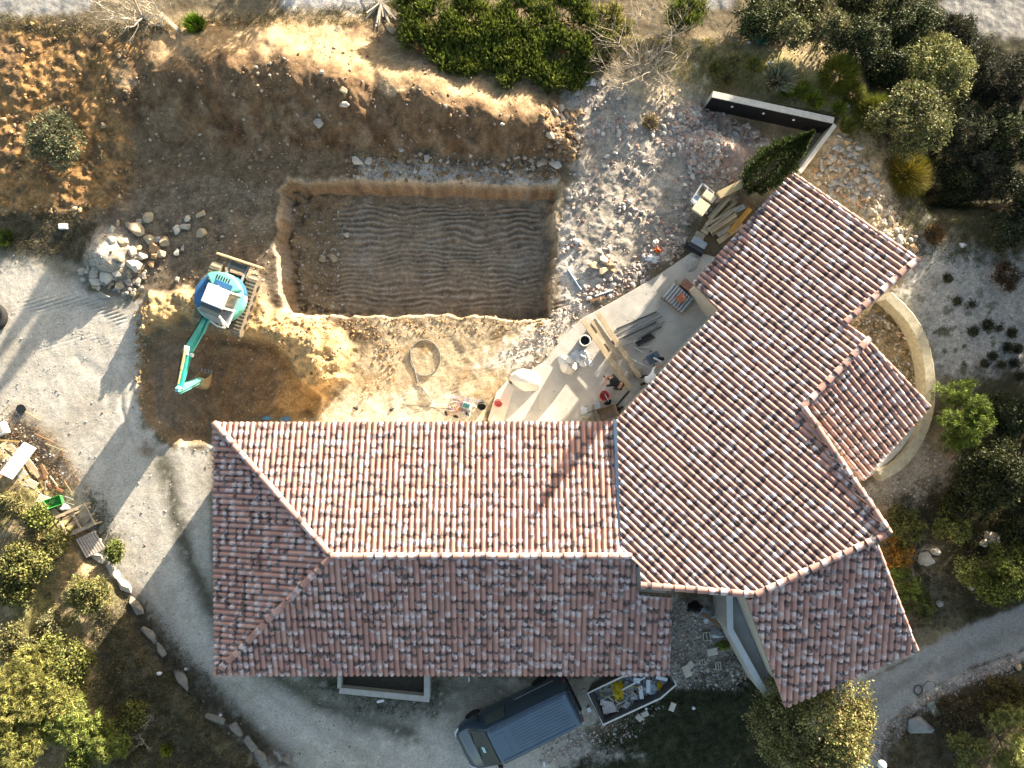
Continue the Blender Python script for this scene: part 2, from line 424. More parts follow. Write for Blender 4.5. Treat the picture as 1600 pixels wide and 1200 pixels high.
# hill
paint(sstep(0, 20, sdh + 8 * n_b), (.27, .205, .115), .35)
paint(sstep(0, 10, sdh + 8 * n_b) * sstep(.0, .4, n_a + .5 * n_d + .02), (.155, .14, .06), .4)
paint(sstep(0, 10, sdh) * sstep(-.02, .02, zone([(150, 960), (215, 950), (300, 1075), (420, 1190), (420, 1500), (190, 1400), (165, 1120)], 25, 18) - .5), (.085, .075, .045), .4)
# clods, mound, brown ground round pit
BROWN = [(210, 60), (330, 50), (620, 110), (880, 130), (905, 250), (880, 300), (900, 420), (880, 500), (560, 540), (400, 520), (330, 480), (240, 475), (120, 400), (100, 335), (215, 230)]
paint(zone(BROWN, 18, 14), (.135, .095, .058), .38)
paint(mclod, (.26, .148, .060), .45)
paint(mclod * sstep(0, .4, n_d), (.15, .095, .05), .4)
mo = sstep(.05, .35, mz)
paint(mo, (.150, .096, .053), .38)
paint(mo * sstep(0, 40, t) * sstep(-.1, .35, rill + .3 * n_a), (.105, .064, .034), .38)  # south face painted darker, its shade put into the soil colour
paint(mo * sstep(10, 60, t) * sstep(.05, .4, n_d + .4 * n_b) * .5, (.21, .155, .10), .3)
paint(mo * (t < 0) * sstep(-.2, .4, n_a + n_d * .5), (.31, .225, .13), .25)  # lit side north of the crest painted paler
paint(zone([(230, 50), (440, 40), (640, 95), (860, 140), (880, 185), (760, 165), (600, 130), (420, 95), (250, 110)], 18, 8) * .85, (.31, .22, .125), .3)  # sunlit strip along the top, brightness painted into the soil
# grey stony strip at the foot and to the left
paint(zone([(560, 255), (760, 262), (870, 280), (868, 292), (560, 284)], 8, 6) * .8, (.36, .33, .29), .25)
paint(zone([(215, 300), (330, 280), (440, 290), (440, 500), (400, 500), (330, 440), (250, 450), (200, 470), (120, 430), (150, 340)], 18, 12) * .65, (.15, .123, .09), .4)
# pale gravel yard and drive
YARD = [(-400, 392), (60, 397), (128, 415), (140, 455), (200, 470), (240, 468), (225, 500), (212, 560), (215, 620), (226, 668), (262, 700), (330, 698), (345, 1040), (560, 1062), (900, 1062), (1000, 1040), (1040, 1060), (900, 1140), (860, 1230), (820, 1500), (480, 1500), (400, 1176), (345, 1128), (290, 1065), (238, 998), (206, 935), (158, 868), (118, 800), (92, 745), (60, 700), (20, 668), (-400, 640)]
sdy = sdp(YARD); YM = zone(YARD, 9, 9)
paint(YM, (.43, .395, .335), .10)
paint(YM * sstep(.1, .7, n_a + .3 * n_d), (.37, .335, .275), .13)
paint(np.clip(1 - np.hypot(gx - 172, (gy - 400)) / 50, 0, 1) ** .5, (.36, .33, .285), .2)
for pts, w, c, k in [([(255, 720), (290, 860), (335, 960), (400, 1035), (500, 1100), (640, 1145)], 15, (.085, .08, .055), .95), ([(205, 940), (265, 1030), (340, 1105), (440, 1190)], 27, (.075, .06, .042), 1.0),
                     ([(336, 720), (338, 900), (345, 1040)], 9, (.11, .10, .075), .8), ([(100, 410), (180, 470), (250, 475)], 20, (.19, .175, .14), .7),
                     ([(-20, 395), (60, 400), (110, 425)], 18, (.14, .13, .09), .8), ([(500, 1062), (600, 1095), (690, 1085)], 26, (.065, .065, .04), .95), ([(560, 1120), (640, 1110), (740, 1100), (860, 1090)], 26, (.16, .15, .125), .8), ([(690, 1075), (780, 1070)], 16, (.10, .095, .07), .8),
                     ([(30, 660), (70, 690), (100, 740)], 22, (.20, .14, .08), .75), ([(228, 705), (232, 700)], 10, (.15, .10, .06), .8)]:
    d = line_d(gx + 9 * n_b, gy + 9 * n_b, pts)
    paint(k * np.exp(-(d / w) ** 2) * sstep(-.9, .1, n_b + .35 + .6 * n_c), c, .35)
for pts, w, f in [([(210, 500), (204, 600), (190, 690), (150, 780)], 4, .8), ([(196, 500), (190, 600), (176, 690), (135, 770)], 4, 1.12), ([(160, 520), (178, 610), (160, 700), (120, 770)], 5, .82), ([(0, 600), (70, 560), (150, 545), (205, 560)], 6, .85), ([(0, 560), (60, 500), (130, 475), (190, 490)], 6, .84), ([(20, 620), (90, 590), (160, 590)], 5, 1.1),
                  ([(290, 720), (310, 860), (370, 985), (470, 1080), (620, 1165), (800, 1200)], 9, 1.1), ([(245, 740), (262, 880), (320, 1010), (420, 1115), (560, 1200)], 11, 1.12), ([(262, 740), (280, 870), (335, 990), (430, 1095), (580, 1185)], 5, .82), ([(230, 760), (240, 900), (280, 1000)], 5, .84), ([(560, 1140), (660, 1130), (720, 1150)], 5, .85), ([(120, 640), (150, 700), (140, 790)], 4, .85)]:
    m_ = YM * np.exp(-((line_d(gx + 5 * n_d, gy + 5 * n_d, pts)) / w) ** 2) * sstep(-.7, .3, n_b + n_c * .5)
    C *= (1 + (f - 1) * m_)[..., None]
# orange heap, hollow
paint(hz, (.40, .275, .135), .22); paint(hz * sstep(.0, .5, n_b), (.34, .22, .10), .3)
paint(dz, (.185, .115, .06), .25)
paint(dz * sstep(0, 26, 26 - np.abs(dsd)) * sstep(400, 450, gx) * .9, (.36, .20, .07), .25)
paint(dz * sstep(320, 230, gx) * .5, (.27, .22, .16), .25)
paint(zone([(440, 600), (510, 590), (520, 625), (480, 660), (420, 660)], 16, 12) * .8, (.40, .235, .09), .25)
# dusty bright ground between pit and house
DUST = [(500, 672), (520, 628), (560, 570), (610, 520), (560, 498), (860, 500), (905, 480), (870, 520), (850, 560), (800, 590), (770, 625), (745, 690), (500, 690)]
paint(zone(DUST, 14, 12), (.40, .315, .205), .2)
paint(zone(DUST, 14, 12) * sstep(.1, .5, n_d + .4 * n_b), (.32, .23, .13), .25)
paint(zone([(500, 672), (525, 625), (690, 600), (760, 640), (745, 690), (500, 690)], 9, 6), (.45, .385, .285), .12)
paint(zone([(745, 570), (880, 480), (960, 455), (900, 500), (850, 555), (800, 585)], 14, 16) * .9, (.50, .45, .37), .2)
# rubble
paint(mrub, (.285, .25, .205), .25)
paint(mrub * sstep(.1, .4, n_d), (.36, .315, .26), .25)
paint(zone([(1050, 160), (1120, 170), (1200, 215), (1165, 290), (1090, 270), (1040, 215)], 14, 14) * .85, (.36, .255, .205), .35)
paint(zone([(1000, 90), (1090, 80), (1110, 140), (1060, 180), (1000, 170), (960, 130)], 16, 14) * .9, (.44, .355, .225), .25)
paint(zone([(885, 330), (905, 380), (930, 430), (950, 455), (880, 500), (870, 420)], 10, 9) * .7, (.47, .43, .37), .15)
# raised bank
paint(RAISE * sstep(.2, .6, blob), (.33, .265, .15), .35)
paint(RAISE * zone([(1080, 90), (1200, 70), (1330, 180), (1330, 260), (1300, 190), (1110, 150)], 15, 14), (.22, .195, .075), .4)
paint(zone([(1255, 270), (1310, 200), (1390, 300), (1440, 400), (1410, 385)], 12, 10), (.40, .29, .175), .35)
# grey stony clearing on the right, with moss
CLR = [(1425, 400), (1440, 350), (1500, 385), (1600, 400), (1800, 430), (1800, 590), (1560, 575), (1490, 590), (1462, 600), (1445, 530), (1400, 462)]
paint(zone(CLR, 22, 18), (.33, .315, .28), .2)
paint(zone(CLR, 22, 18) * sstep(.35, .6, n_b + .45 * n_d) * sstep(380, 520, gy), (.09, .092, .06), .3)
BED = [(1320, 505), (1385, 470), (1425, 520), (1445, 590), (1440, 660), (1390, 740), (1340, 750), (1430, 640), (1350, 530)]
paint(zone(BED, 6, 4), (.27, .20, .11), .45)
paint(zone([(1350, 770), (1380, 720), (1440, 690), (1500, 720), (1480, 770), (1390, 800)], 16, 12), (.30, .265, .21), .25)
# lane at lower right
LANE = [(1900, 900), (1600, 950), (1535, 968), (1475, 995), (1420, 1030), (1350, 1065), (1290, 1110), (1240, 1230), (1230, 1500), (1350, 1500), (1366, 1180), (1392, 1128), (1440, 1085), (1500, 1050), (1600, 1020), (1900, 960)]
LM = zone(LANE, 5, 4); sdl = sdp(LANE)
paint(LM, (.27, .26, .24), .06)
paint(LM * np.exp(-((line_d(gx, gy, [(1650, 975), (1530, 1010), (1430, 1055), (1360, 1105)]) + 3 * n_b) / 10) ** 2) * .7, (.19, .18, .16), .12)
paint(sstep(-26, -14, sdl + 3 * n_b) * (1 - sstep(-4, 0, sdl)) * (gy > 1020) * .8, (.36, .34, .31), .4)
# paths at the top
PATH = [(-300, -20), (150, -20), (140, 16), (60, 24), (-300, 30)]
PATH2 = [(1500, -200), (1900, -200), (1900, 22), (1620, 24), (1560, 26), (1520, 8)]
PATH3 = [(1098, -60), (1150, -60), (1145, 14), (1105, 16)]
PM = np.maximum.reduce([zone(PATH, 6, 5), zone(PATH2, 10, 8), zone(PATH3, 4, 3)])
paint(PM, (.29, .275, .25), .15)
paint(zone([(430, -60), (600, -60), (590, 20), (440, 14)], 10, 8), (.40, .38, .36), .2)
paint(zone([(-60, 330), (110, 335), (150, 350), (130, 410), (60, 395), (-60, 388)], 10, 10), (.11, .095, .06), .4)
# rubble yard south-east of the house
paint(zone([(1040, 930), (1150, 950), (1165, 1010), (1185, 1050), (1150, 1075), (1060, 1070), (1000, 1100), (920, 1130), (905, 1160), (1000, 1180), (870, 1200), (880, 1130), (1040, 1050)], 10, 10), (.30, .275, .235), .3)
# pit colours
paint(sstep(0, 3, sdpit) * (1 - sstep(5, 11, sdpit)), (.29, .195, .115), .35)
paint(sstep(0, 3, sdpit) * (1 - sstep(5, 11, sdpit)) * sstep(.0, .5, fbm(GXm * .8, GYm * .8, 3, 91)), (.30, .25, .19), .3)
paint(sstep(5, 11, sdpit), (.245, .185, .122), .25)
paint(sstep(5, 11, sdpit) * sstep(.05, .5, n_a + .3 * n_d) * .7, (.30, .25, .19), .2)
paint(sstep(10, 16, sdpit) * sstep(.1, -.8, rip) * np.clip(ripm, 0, 1) * .7, (.14, .108, .075), .2)  # ripple troughs painted darker to deepen their shade
paint(sstep(10, 16, sdpit) * sstep(.2, .9, rip) * np.clip(ripm, 0, 1) * .6, (.34, .31, .26), .2)  # ripple crests painted lighter, as if catching light
paint(sstep(5, 11, sdpit) * sstep(.25, .8, west + .25 * n_b), (.20, .145, .085), .25)
paint(sstep(5, 11, sdpit) * sstep(470, 495, gy + 8 * n_b) * .6, (.22, .15, .09), .25)
paint(sstep(-9, -1, sdpit + 3 * n_b) * (1 - sstep(0, 2, sdpit)) * .6, (.45, .36, .24), .2)
C = np.clip(C, .015, .75)

# ---- height lookup
_axi = AX; _ayi = AY
def gz(x, y):
    i = int(np.clip(np.searchsorted(_axi, x) - 1, 0, len(_axi) - 2)); j = int(np.clip(np.searchsorted(_ayi, y) - 1, 0, len(_ayi) - 2))
    u = (x - _axi[i]) / (_axi[i + 1] - _axi[i]); v = (y - _ayi[j]) / (_ayi[j + 1] - _ayi[j])
    return float((Z[j, i] * (1 - u) + Z[j, i + 1] * u) * (1 - v) + (Z[j + 1, i] * (1 - u) + Z[j + 1, i + 1] * u) * v)
def gza(x, y):
    i = np.clip(np.searchsorted(_axi, x) - 1, 0, len(_axi) - 2); j = np.clip(np.searchsorted(_ayi, y) - 1, 0, len(_ayi) - 2)
    u = np.clip((x - _axi[i]) / (_axi[i + 1] - _axi[i]), 0, 1); v = np.clip((y - _ayi[j]) / (_ayi[j + 1] - _ayi[j]), 0, 1)
    return (Z[j, i] * (1 - u) + Z[j, i + 1] * u) * (1 - v) + (Z[j + 1, i] * (1 - u) + Z[j + 1, i + 1] * u) * v
def G(px, py, dz=0.):
    z = 0.
    for _ in range(5): p = W(px, py, z + dz); z = gz(p.x, p.y)
    return Vector((p.x, p.y, z + dz))

# ---- split the sheet into named pieces that share their borders exactly
fc = lambda A: (A[:-1, :-1] + A[1:, :-1] + A[:-1, 1:] + A[1:, 1:]) / 4
zid = np.zeros((len(AY) - 1, len(AX) - 1), int)
zid[fc(mo) > .5] = 1
zid[fc(YM) > .5] = 2
zid[fc(LM) > .5] = 3
zid[fc(PM) > .5] = 4
zid[fc(dsd) > 0] = 5
zid[fc(sdpit) > 0] = 6
zid[fc(sdh) > 4] = np.where(zid[fc(sdh) > 4] == 2, 2, 7)
names = ['ground', 'spoil_mound', 'gravel_drive', 'lane', 'path', 'dug_hollow', 'pool_excavation', 'hillside']
gmat2 = vcol_mat('fine_gravel', 48, .24, .4, .95, peb=True, psc=24, plo=.84)
gmat = vcol_mat('earth', 26, .30, .5, .95, peb=True)
idx = np.arange(GXm.size).reshape(GXm.shape)
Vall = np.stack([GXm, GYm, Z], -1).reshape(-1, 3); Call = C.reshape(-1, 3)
Qall = np.stack([idx[:-1, :-1], idx[:-1, 1:], idx[1:, 1:], idx[1:, :-1]], -1)
# exact smooth normals for the whole sheet, so the pieces show no seam
gxn = np.gradient(Z, AX, axis=1); gyn = np.gradient(Z, AY, axis=0)
Nn = np.stack([-gxn, -gyn, np.ones_like(Z)], -1); Nn /= np.linalg.norm(Nn, axis=-1, keepdims=True); Nall = Nn.reshape(-1, 3)
for k, nm in enumerate(names):
    q = Qall[zid == k]
    if not len(q): continue
    u, inv = np.unique(q.ravel(), return_inverse=True)
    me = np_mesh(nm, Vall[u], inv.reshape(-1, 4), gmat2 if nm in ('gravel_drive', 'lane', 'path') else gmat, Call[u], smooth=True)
    me.normals_split_custom_set_from_vertices(Nall[u].astype(np.float32))
    kind(link(bpy.data.objects.new(nm, me)), 'structure')
# ---------------------------------------------------------------- roofs
TILE_COLS = 1
def tile_mat():
    m, t, b = _mat('clay_roof_tiles')
    tc = N(t, 'ShaderNodeTexCoord')
    at = N(t, 'ShaderNodeAttribute', attribute_name='Tile')       # r: random, g: along, b: random2, a: across
    sp = N(t, 'ShaderNodeSeparateColor'); t.links.new(at.outputs['Color'], sp.inputs[0])
    def math_(op, a, b_=None, c=None):
        n = N(t, 'ShaderNodeMath', operation=op)
        for i, x in enumerate((a, b_, c)):
            if x is None: continue
            if isinstance(x, (int, float)): n.inputs[i].default_value = x
            else: t.links.new(x, n.inputs[i])
        return n.outputs[0]
    def ss(x, a, b_):
        n = N(t, 'ShaderNodeMapRange', interpolation_type='SMOOTHSTEP'); n.inputs[1].default_value = a; n.inputs[2].default_value = b_
        t.links.new(x, n.inputs[0]); return n.outputs[0]
    r1, v, r2 = sp.outputs[0], sp.outputs[1], sp.outputs[2]
    nz = N(t, 'ShaderNodeTexNoise'); nz.inputs['Scale'].default_value = 7.5; nz.inputs['Detail'].default_value = 3
    t.links.new(tc.outputs['Object'], nz.inputs['Vector'])
    nf = N(t, 'ShaderNodeTexNoise'); nf.inputs['Scale'].default_value = 60; nf.inputs['Detail'].default_value = 4
    t.links.new(tc.outputs['Object'], nf.inputs['Vector'])
    cr = N(t, 'ShaderNodeValToRGB'); e = cr.color_ramp.elements
    e[0].color = (.35, .195, .16, 1); e[1].color = (.42, .262, .222, 1); e[1].position = 1
    x = e.new(.5); x.color = (.285, .165, .14, 1)
    t.links.new(r1, cr.inputs[0])
    vv = math_('ADD', v, math_('MULTIPLY', math_('SUBTRACT', nz.outputs[0], .5), 1.1))
    # pale bloom on the lower or middle part of many tiles
    c0 = math_('MULTIPLY_ADD', r2, .75, .05)
    dist = math_('ABSOLUTE', math_('SUBTRACT', vv, c0))
    wh = math_('MULTIPLY', math_('SUBTRACT', 1.0, ss(dist, .08, .34)), ss(math_('FRACT', math_('MULTIPLY', r1, 7.13)),   .40, .55))
    mx = N(t, 'ShaderNodeMix', data_type='RGBA'); mx.inputs[7].default_value = (.47, .42, .42, 1)
    t.links.new(math_('MULTIPLY', wh, .85), mx.inputs[0]); t.links.new(cr.outputs[0], mx.inputs[6])
    # dark firing stain near the head of many tiles
    nlow = N(t, 'ShaderNodeTexNoise'); nlow.inputs['Scale'].default_value = 2.1; nlow.inputs['Detail'].default_value = 2
    t.links.new(tc.outputs['Object'], nlow.inputs['Vector'])
    c1 = math_('ADD', math_('MULTIPLY_ADD', math_('FRACT', math_('MULTIPLY', r2, 5.7)), .30, .05), math_('MULTIPLY', nlow.outputs[0], 1.05))
    dist2 = math_('ABSOLUTE', math_('SUBTRACT', vv, c1))
    dk = math_('MULTIPLY', math_('SUBTRACT', 1.0, ss(dist2, .10, .28)), ss(math_('FRACT', math_('MULTIPLY', r1, 3.7)), .34, .44))
    m2 = N(t, 'ShaderNodeMix', data_type='RGBA'); m2.inputs[7].default_value = (.055, .048, .05, 1)
    t.links.new(math_('MULTIPLY', dk, .88), m2.inputs[0]); t.links.new(mx.outputs[2], m2.inputs[6])
    m3 = N(t, 'ShaderNodeMix', data_type='RGBA', blend_type='MULTIPLY'); m3.inputs[0].default_value = 1
    mr = N(t, 'ShaderNodeMapRange'); mr.inputs[1].default_value = .3; mr.inputs[2].default_value = .7; mr.inputs[3].default_value = .78; mr.inputs[4].default_value = 1.2
    t.links.new(nf.outputs[0], mr.inputs[0]); t.links.new(m2.outputs[2], m3.inputs[6]); t.links.new(mr.outputs[0], m3.inputs[7])
    t.links.new(m3.outputs[2], b.inputs['Base Color']); b.inputs['Roughness'].default_value = .75; b.inputs['Specular IOR Level'].default_value = .25
    bp = N(t, 'ShaderNodeBump'); bp.inputs['Strength'].default_value = .2; bp.inputs['Distance'].default_value = .01
    t.links.new(nf.outputs[0], bp.inputs['Height']); t.links.new(bp.outputs[0], b.inputs['Normal'])
    return m
TM = tile_mat()

class Plane:
    """roof plane z = a x + b y + c"""
    def __init__(s, p, q, r):
        n = (q - p).cross(r - p); s.a, s.b = -n.x / n.z, -n.y / n.z; s.c = p.z - s.a * p.x - s.b * p.y
    @classmethod
    def slope(cls, p, d, m):
        o = cls.__new__(cls); d = Vector(d).normalized(); o.a, o.b = d.x * m, d.y * m; o.c = p.z - o.a * p.x - o.b * p.y; return o
    def z(s, x, y): return s.a * x + s.b * y + s.c
    def at(s, px, py):
        kx, ky = (px - 800) / F, (600 - py) / F
        t = (H - s.c) / (1 + s.a * kx + s.b * ky)
        return Vector((kx * t, ky * t, H - t))

TW, TL, TEXP = .2135, .40, .357
def tiles(name, parent, pl, poly_px, phase=0., lift=0.):
    """one slope of interlocking clay tiles, cut to the outline"""
    pts = [pl.at(*p) for p in poly_px]
    g = Vector((pl.a, pl.b, 0)); m = g.length; g.normalize()
    V = Vector((g.x, g.y, m)).normalized(); n = Vector((-pl.a, -pl.b, 1)).normalized(); U = V.cross(n)
    O = pts[0]
    uv = [((p - O).dot(U), (p - O).dot(V)) for p in pts]
    u0, u1 = min(a for a, _ in uv) - TW, max(a for a, _ in uv) + TW
    v0, v1 = min(a for _, a in uv), max(a for _, a in uv)
    prof = [(0, .012), (.016, .0), (.036, .0), (.052, .012)] + [(.1328 - .0807 * math.cos(math.pi * k / 8), .012 + .084 * math.sin(math.pi * k / 8)) for k in range(1, 9)]
    k = len(prof); pu = np.array([p[0] for p in prof]); pz = np.array([p[1] for p in prof])
    nu = int((u1 - u0) / TW) + 1; nv = int((v1 - v0) / TEXP) + 2
    iu, iv = np.meshgrid(np.arange(nu), np.arange(nv)); iu = iu.ravel(); iv = iv.ravel(); nt_ = len(iu)
    jit = RNG.normal(0, 1, (nt_, 4))
    ub = u0 + iu * TW; vb = v0 + iv * TEXP - .01
    R1 = RNG.random(nt_); R2 = RNG.random(nt_)
    verts = np.zeros((nt_, 3 * k, 3)); tc = np.zeros((nt_, 3 * k, 4)); tc[..., 3] = 1
    for row, (vo, up, g_) in enumerate(((0, .020, 0), (0, -.012, 0), (TL, -.006, 1.1))):
        sl_ = slice(row * k, (row + 1) * k)
        sc = 1.0 if row < 2 else .94
        verts[:, sl_, 0] = ub[:, None] + (pu - .1067)[None] * sc + .1067 + jit[:, :1] * .004
        verts[:, sl_, 1] = (vb + vo)[:, None] + jit[:, 1:2] * .010
        verts[:, sl_, 2] = pz[None] * sc + up + jit[:, 2:3] * .004 + lift
        tc[:, sl_, 0] = R1[:, None]; tc[:, sl_, 2] = R2[:, None]; tc[:, sl_, 1] = g_
    # split top strip from riser strip: own vertices
    top = np.concatenate([verts[:, :k], verts[:, 2 * k:]], 1); rise = np.concatenate([verts[:, k:2 * k], verts[:, :k]], 1)
    ttop = np.concatenate([tc[:, :k], tc[:, 2 * k:]], 1); trise = np.concatenate([tc[:, k:2 * k], tc[:, :k]], 1)
    allv = np.concatenate([top, rise], 1).reshape(-1, 3); allt = np.concatenate([ttop, trise], 1).reshape(-1, 4)
    q = []
    for base in (0, 2 * k):
        for i in range(k - 1): q.append((base + i, base + i + 1, base + k + i + 1, base + k + i))
    q = np.array(q); Q = (q[None] + (np.arange(nt_) * 4 * k)[:, None, None]).reshape(-1, 4)
    # quick reject
    cen = np.stack([ub + TW / 2, vb + TL / 2], 1)
    keep = poly_sd(cen[:, 0], cen[:, 1], uv) > -.5
    Q = Q[np.repeat(keep, len(q))]
    un, inv = np.unique(Q.ravel(), return_inverse=True)
    me = bpy.data.meshes.new(name); me.vertices.add(len(un)); me.vertices.foreach_set('co', allv[un].astype(np.float32).ravel())
    Q = inv.reshape(-1, 4).astype(np.int32)
    me.loops.add(Q.size); me.loops.foreach_set('vertex_index', Q.ravel()); me.polygons.add(len(Q))
    me.polygons.foreach_set('loop_start', np.arange(0, Q.size, 4, dtype=np.int32)); me.update(calc_edges=True)
    a = me.attributes.new('Tile', 'FLOAT_COLOR', 'POINT'); a.data.foreach_set('color', allt[un].astype(np.float32).ravel())
    bm = bmesh.new(); bm.from_mesh(me)
    nP = len(uv)
    for i in range(nP):
        (ax, ay), (bx, by) = uv[i], uv[(i + 1) % nP]
        e = Vector((by - ay, ax - bx, 0)).normalized()
        # only cut near the edge
        lo = (min(ax, bx) - .45, min(ay, by) - .45); hi = (max(ax, bx) + .45, max(ay, by) + .45)
        fs = [f for f in bm.faces if lo[0] < f.calc_center_median().x < hi[0] and lo[1] < f.calc_center_median().y < hi[1] and abs((f.calc_center_median() - Vector((ax, ay, 0))).dot(e)) < .5]
        ge = list({x for f in fs for x in list(f.verts) + list(f.edges)}) + fs
        if ge: bmesh.ops.bisect_plane(bm, geom=ge, plane_co=(ax, ay, 0), plane_no=e, dist=1e-5)
    fl = list(bm.faces); cx = np.array([f.calc_center_median()[:2] for f in fl])
    sd = poly_sd(cx[:, 0], cx[:, 1], uv)
    bmesh.ops.delete(bm, geom=[f for f, d in zip(fl, sd) if d < -1e-4], context='FACES')
    for f in bm.faces: f.smooth = True
    bm.to_mesh(me); bm.free()
    M = Matrix(((U.x, V.x, n.x, O.x), (U.y, V.y, n.y, O.y), (U.z, V.z, n.z, O.z), (0, 0, 0, 1)))
    me.transform(M)
    me.materials.append(TM); me.update()
    o = link(bpy.data.objects.new(name, me), parent)
    # deck under the tiles
    ring = [p - n * .035 for p in pts]; low = [p - n * .16 for p in pts]
    mb = MB(); kk = len(pts)
    mb.add(ring + low, [tuple(range(kk)), tuple(range(2 * kk - 1, kk - 1, -1))] + [(i, kk + i, kk + (i + 1) % kk, (i + 1) % kk) for i in range(kk)])
    obj('roof_deck', mb, mat('rafter_boards', (.30, .22, .15), .8), o)
    return o, pts, n
def caps(name, parent, a, b, r=.115, L=.42, lift=.05, over=.02, cut=False):
    """row of overlapping half-round ridge tiles from a to b (a is the low end)"""
    a, b = Vector(a), Vector(b); d = b - a; D = d.length; d.normalize()
    x = d.cross(Vector((0, 0, 1))).normalized(); y = x.cross(d).normalized()
    cnt = max(1, int(D / (L * .9))); st = D / cnt
    V = []; Q = []; T = []
    for i in range(cnt):
        o = a + d * (i * st); R1, R2 = RNG.random(2); n = 9; jx = RNG.normal(0, .006)
        rows = []
        for tpos, rr, g_ in ((0, r * 1.10, .0), (0, r * 1.10 - .018, .0), (st * 1.12, r * .93, .9)):
            ring = []
            for k in range(n):
                an = math.pi * (k / (n - 1)) * 1.1 - .05 * math.pi
                p = o + d * tpos + x * (math.cos(an) * rr + jx) + y * (math.sin(an) * rr * .85 + lift + (.022 if tpos == 0 else 0))
                ring.append(p)
            rows.append((ring, g_))
        b0 = len(V)
        for ring, g_ in (rows[0], rows[2], rows[1], rows[0]):
            for p in ring: V.append(p); T.append((R1, g_, R2, 1))
        for s0 in (0, 2 * n):
            for k in range(n - 1): Q.append((b0 + s0 + k, b0 + s0 + k + 1, b0 + s0 + n + k + 1, b0 + s0 + n + k))
    me = bpy.data.meshes.new(name); me.from_pydata([tuple(v) for v in V], [], Q)
    at = me.attributes.new('Tile', 'FLOAT_COLOR', 'POINT'); at.data.foreach_set('color', np.array(T, np.float32).ravel())
    bm = bmesh.new(); bm.from_mesh(me); bmesh.ops.recalc_face_normals(bm, faces=bm.faces); bm.to_mesh(me); bm.free()
    for p in me.polygons: p.use_smooth = True
    me.materials.append(TM)
    return link(bpy.data.objects.new(name, me), parent)

# ---------------------------------------------------------------- the house
house = thing('house', 'large house of two wings under new terracotta tiled roofs with a hipped west end', 'house', (0, 0, 0))
ZE = 3.1; ZR = 4.55
eNW, eNE = W(334, 660, ZE), W(958, 658, ZE); eSW, eSE = W(337, 1054, ZE), W(1047, 1054, ZE)
rW, rE = W(518, 868, ZR), W(990, 868, ZR)
plN = Plane(W(400, 660, ZE), W(900, 660, ZE), W(700, 868, ZR))
plS = Plane(W(400, 1054, ZE), W(900, 1054, ZE), W(700, 868, ZR))
plW = Plane(eNW, eSW, rW)
wing_d = Vector((.73, -.683, 0))
p_e2 = (W(962, 657, 3.42) + W(1112, 497, 3.42)) / 2; p_e2.z = 3.42
plB = Plane.slope(p_e2, wing_d, .33)
roofN, ptsN, nN = tiles('north_slope_roof', house, plN, [(334, 660), (961, 659), (968, 868), (518, 868)])
roofS, ptsS, nS = tiles('south_slope_roof', house, plS, [(337, 1054), (518, 868), (992, 868), (998, 928), (1051, 932), (1045, 1054)])
roofW, ptsW, nW = tiles('west_hip_roof', house, plW, [(334, 660), (518, 868), (337, 1054)])
BIG = [(1236, 271), (1432, 405), (1320, 504), (1357, 530), (1253, 636), (1388, 832), (1181, 928), (1002, 914), (1000, 884), (971, 861), (964, 656), (1110, 498), (1123, 484), (1082, 442)]
roofB, ptsB, nB = tiles('wing_roof', house, plB, BIG)
def hip(parent, pl, a, b, **kw):
    A, B = pl.at(*a), pl.at(*b)
    if A.z > B.z: A, B = B, A
    return caps('ridge_tiles', parent, A, B, **kw)
hip(roofN, plN, (336, 661), (518, 868)); hip(roofS, plS, (338, 1052), (518, 868)); hip(roofN, plN, (518, 868), (985, 868), lift=.06)
V3 = lambda p: plB.at(*p)
for a, b in (((1320, 504), (1432, 405)), ((1253, 636), (1357, 530)), ((1002, 914), (1181, 928)), ((1181, 928), (1388, 832))):
    hip(roofB, plB, a, b, r=.12, lift=.035)
hip(roofB, plB, (1255, 638), (1388, 832), r=.10, lift=.12)
hip(roofB, plB, (1236, 271), (1430, 404), r=.075, lift=.02)
# lower roofs on the south-east side
A, B = V3((1253, 637)), V3((1357, 531))
k1, k2 = W(1452, 636, 3.75), W(1346, 752, 3.75)
plE = Plane(A - Vector((0, 0, .12)), B - Vector((0, 0, .12)), (k1 + k2) / 2 * 1.0)
roofE, ptsE, nE = tiles('east_roof', house, plE, [(1259, 638), (1357, 536), (1452, 636), (1346, 752)])
hip(roofE, plE, (1357, 536), (1451, 635), r=.075, lift=.02)
A, B = V3((1180, 929)), V3((1385, 834))
mid = W(1330, 1050, 4.75)
plT = Plane(A - Vector((0, 0, .15)), B - Vector((0, 0, .15)), mid)
roofT, ptsT, nT = tiles('south_east_roof', house, plT, [(1166, 937), (1366, 848), (1432, 1016), (1226, 1105)])
hip(roofT, plT, (1368, 850), (1431, 1015), r=.075, lift=.02)
# zinc valley between the wings
zinc = mat('zinc_sheet', (.34, .40, .47), .45, .6, .15, 4)
mb = MB()
vl = [(957, 655), (959, 760), (962, 845), (966, 866)]; vr = [(966, 655), (970, 760), (974, 860), (999, 885)]
L_ = [plN.at(*p) + Vector((0, 0, .075)) for p in vl]; R_ = [plB.at(*p) + Vector((0, 0, -.02)) for p in vr]
M_ = [(a + b) / 2 - Vector((0, 0, .03)) for a, b in zip(L_, R_)]
vs = []
for a, m_, b in zip(L_, M_, R_): vs += [a, m_, b]
mb.add(vs, [(3 * i + j, 3 * i + j + 1, 3 * i + j + 4, 3 * i + j + 3) for i in range(3) for j in range(2)])
mb.add([plN.at(966, 866) + Vector((0, 0, .08)), plN.at(990, 866) + Vector((0, 0, .1)), plB.at(1001, 886) + Vector((0, 0, 0)), plB.at(972, 858)], [(0, 1, 2, 3)])
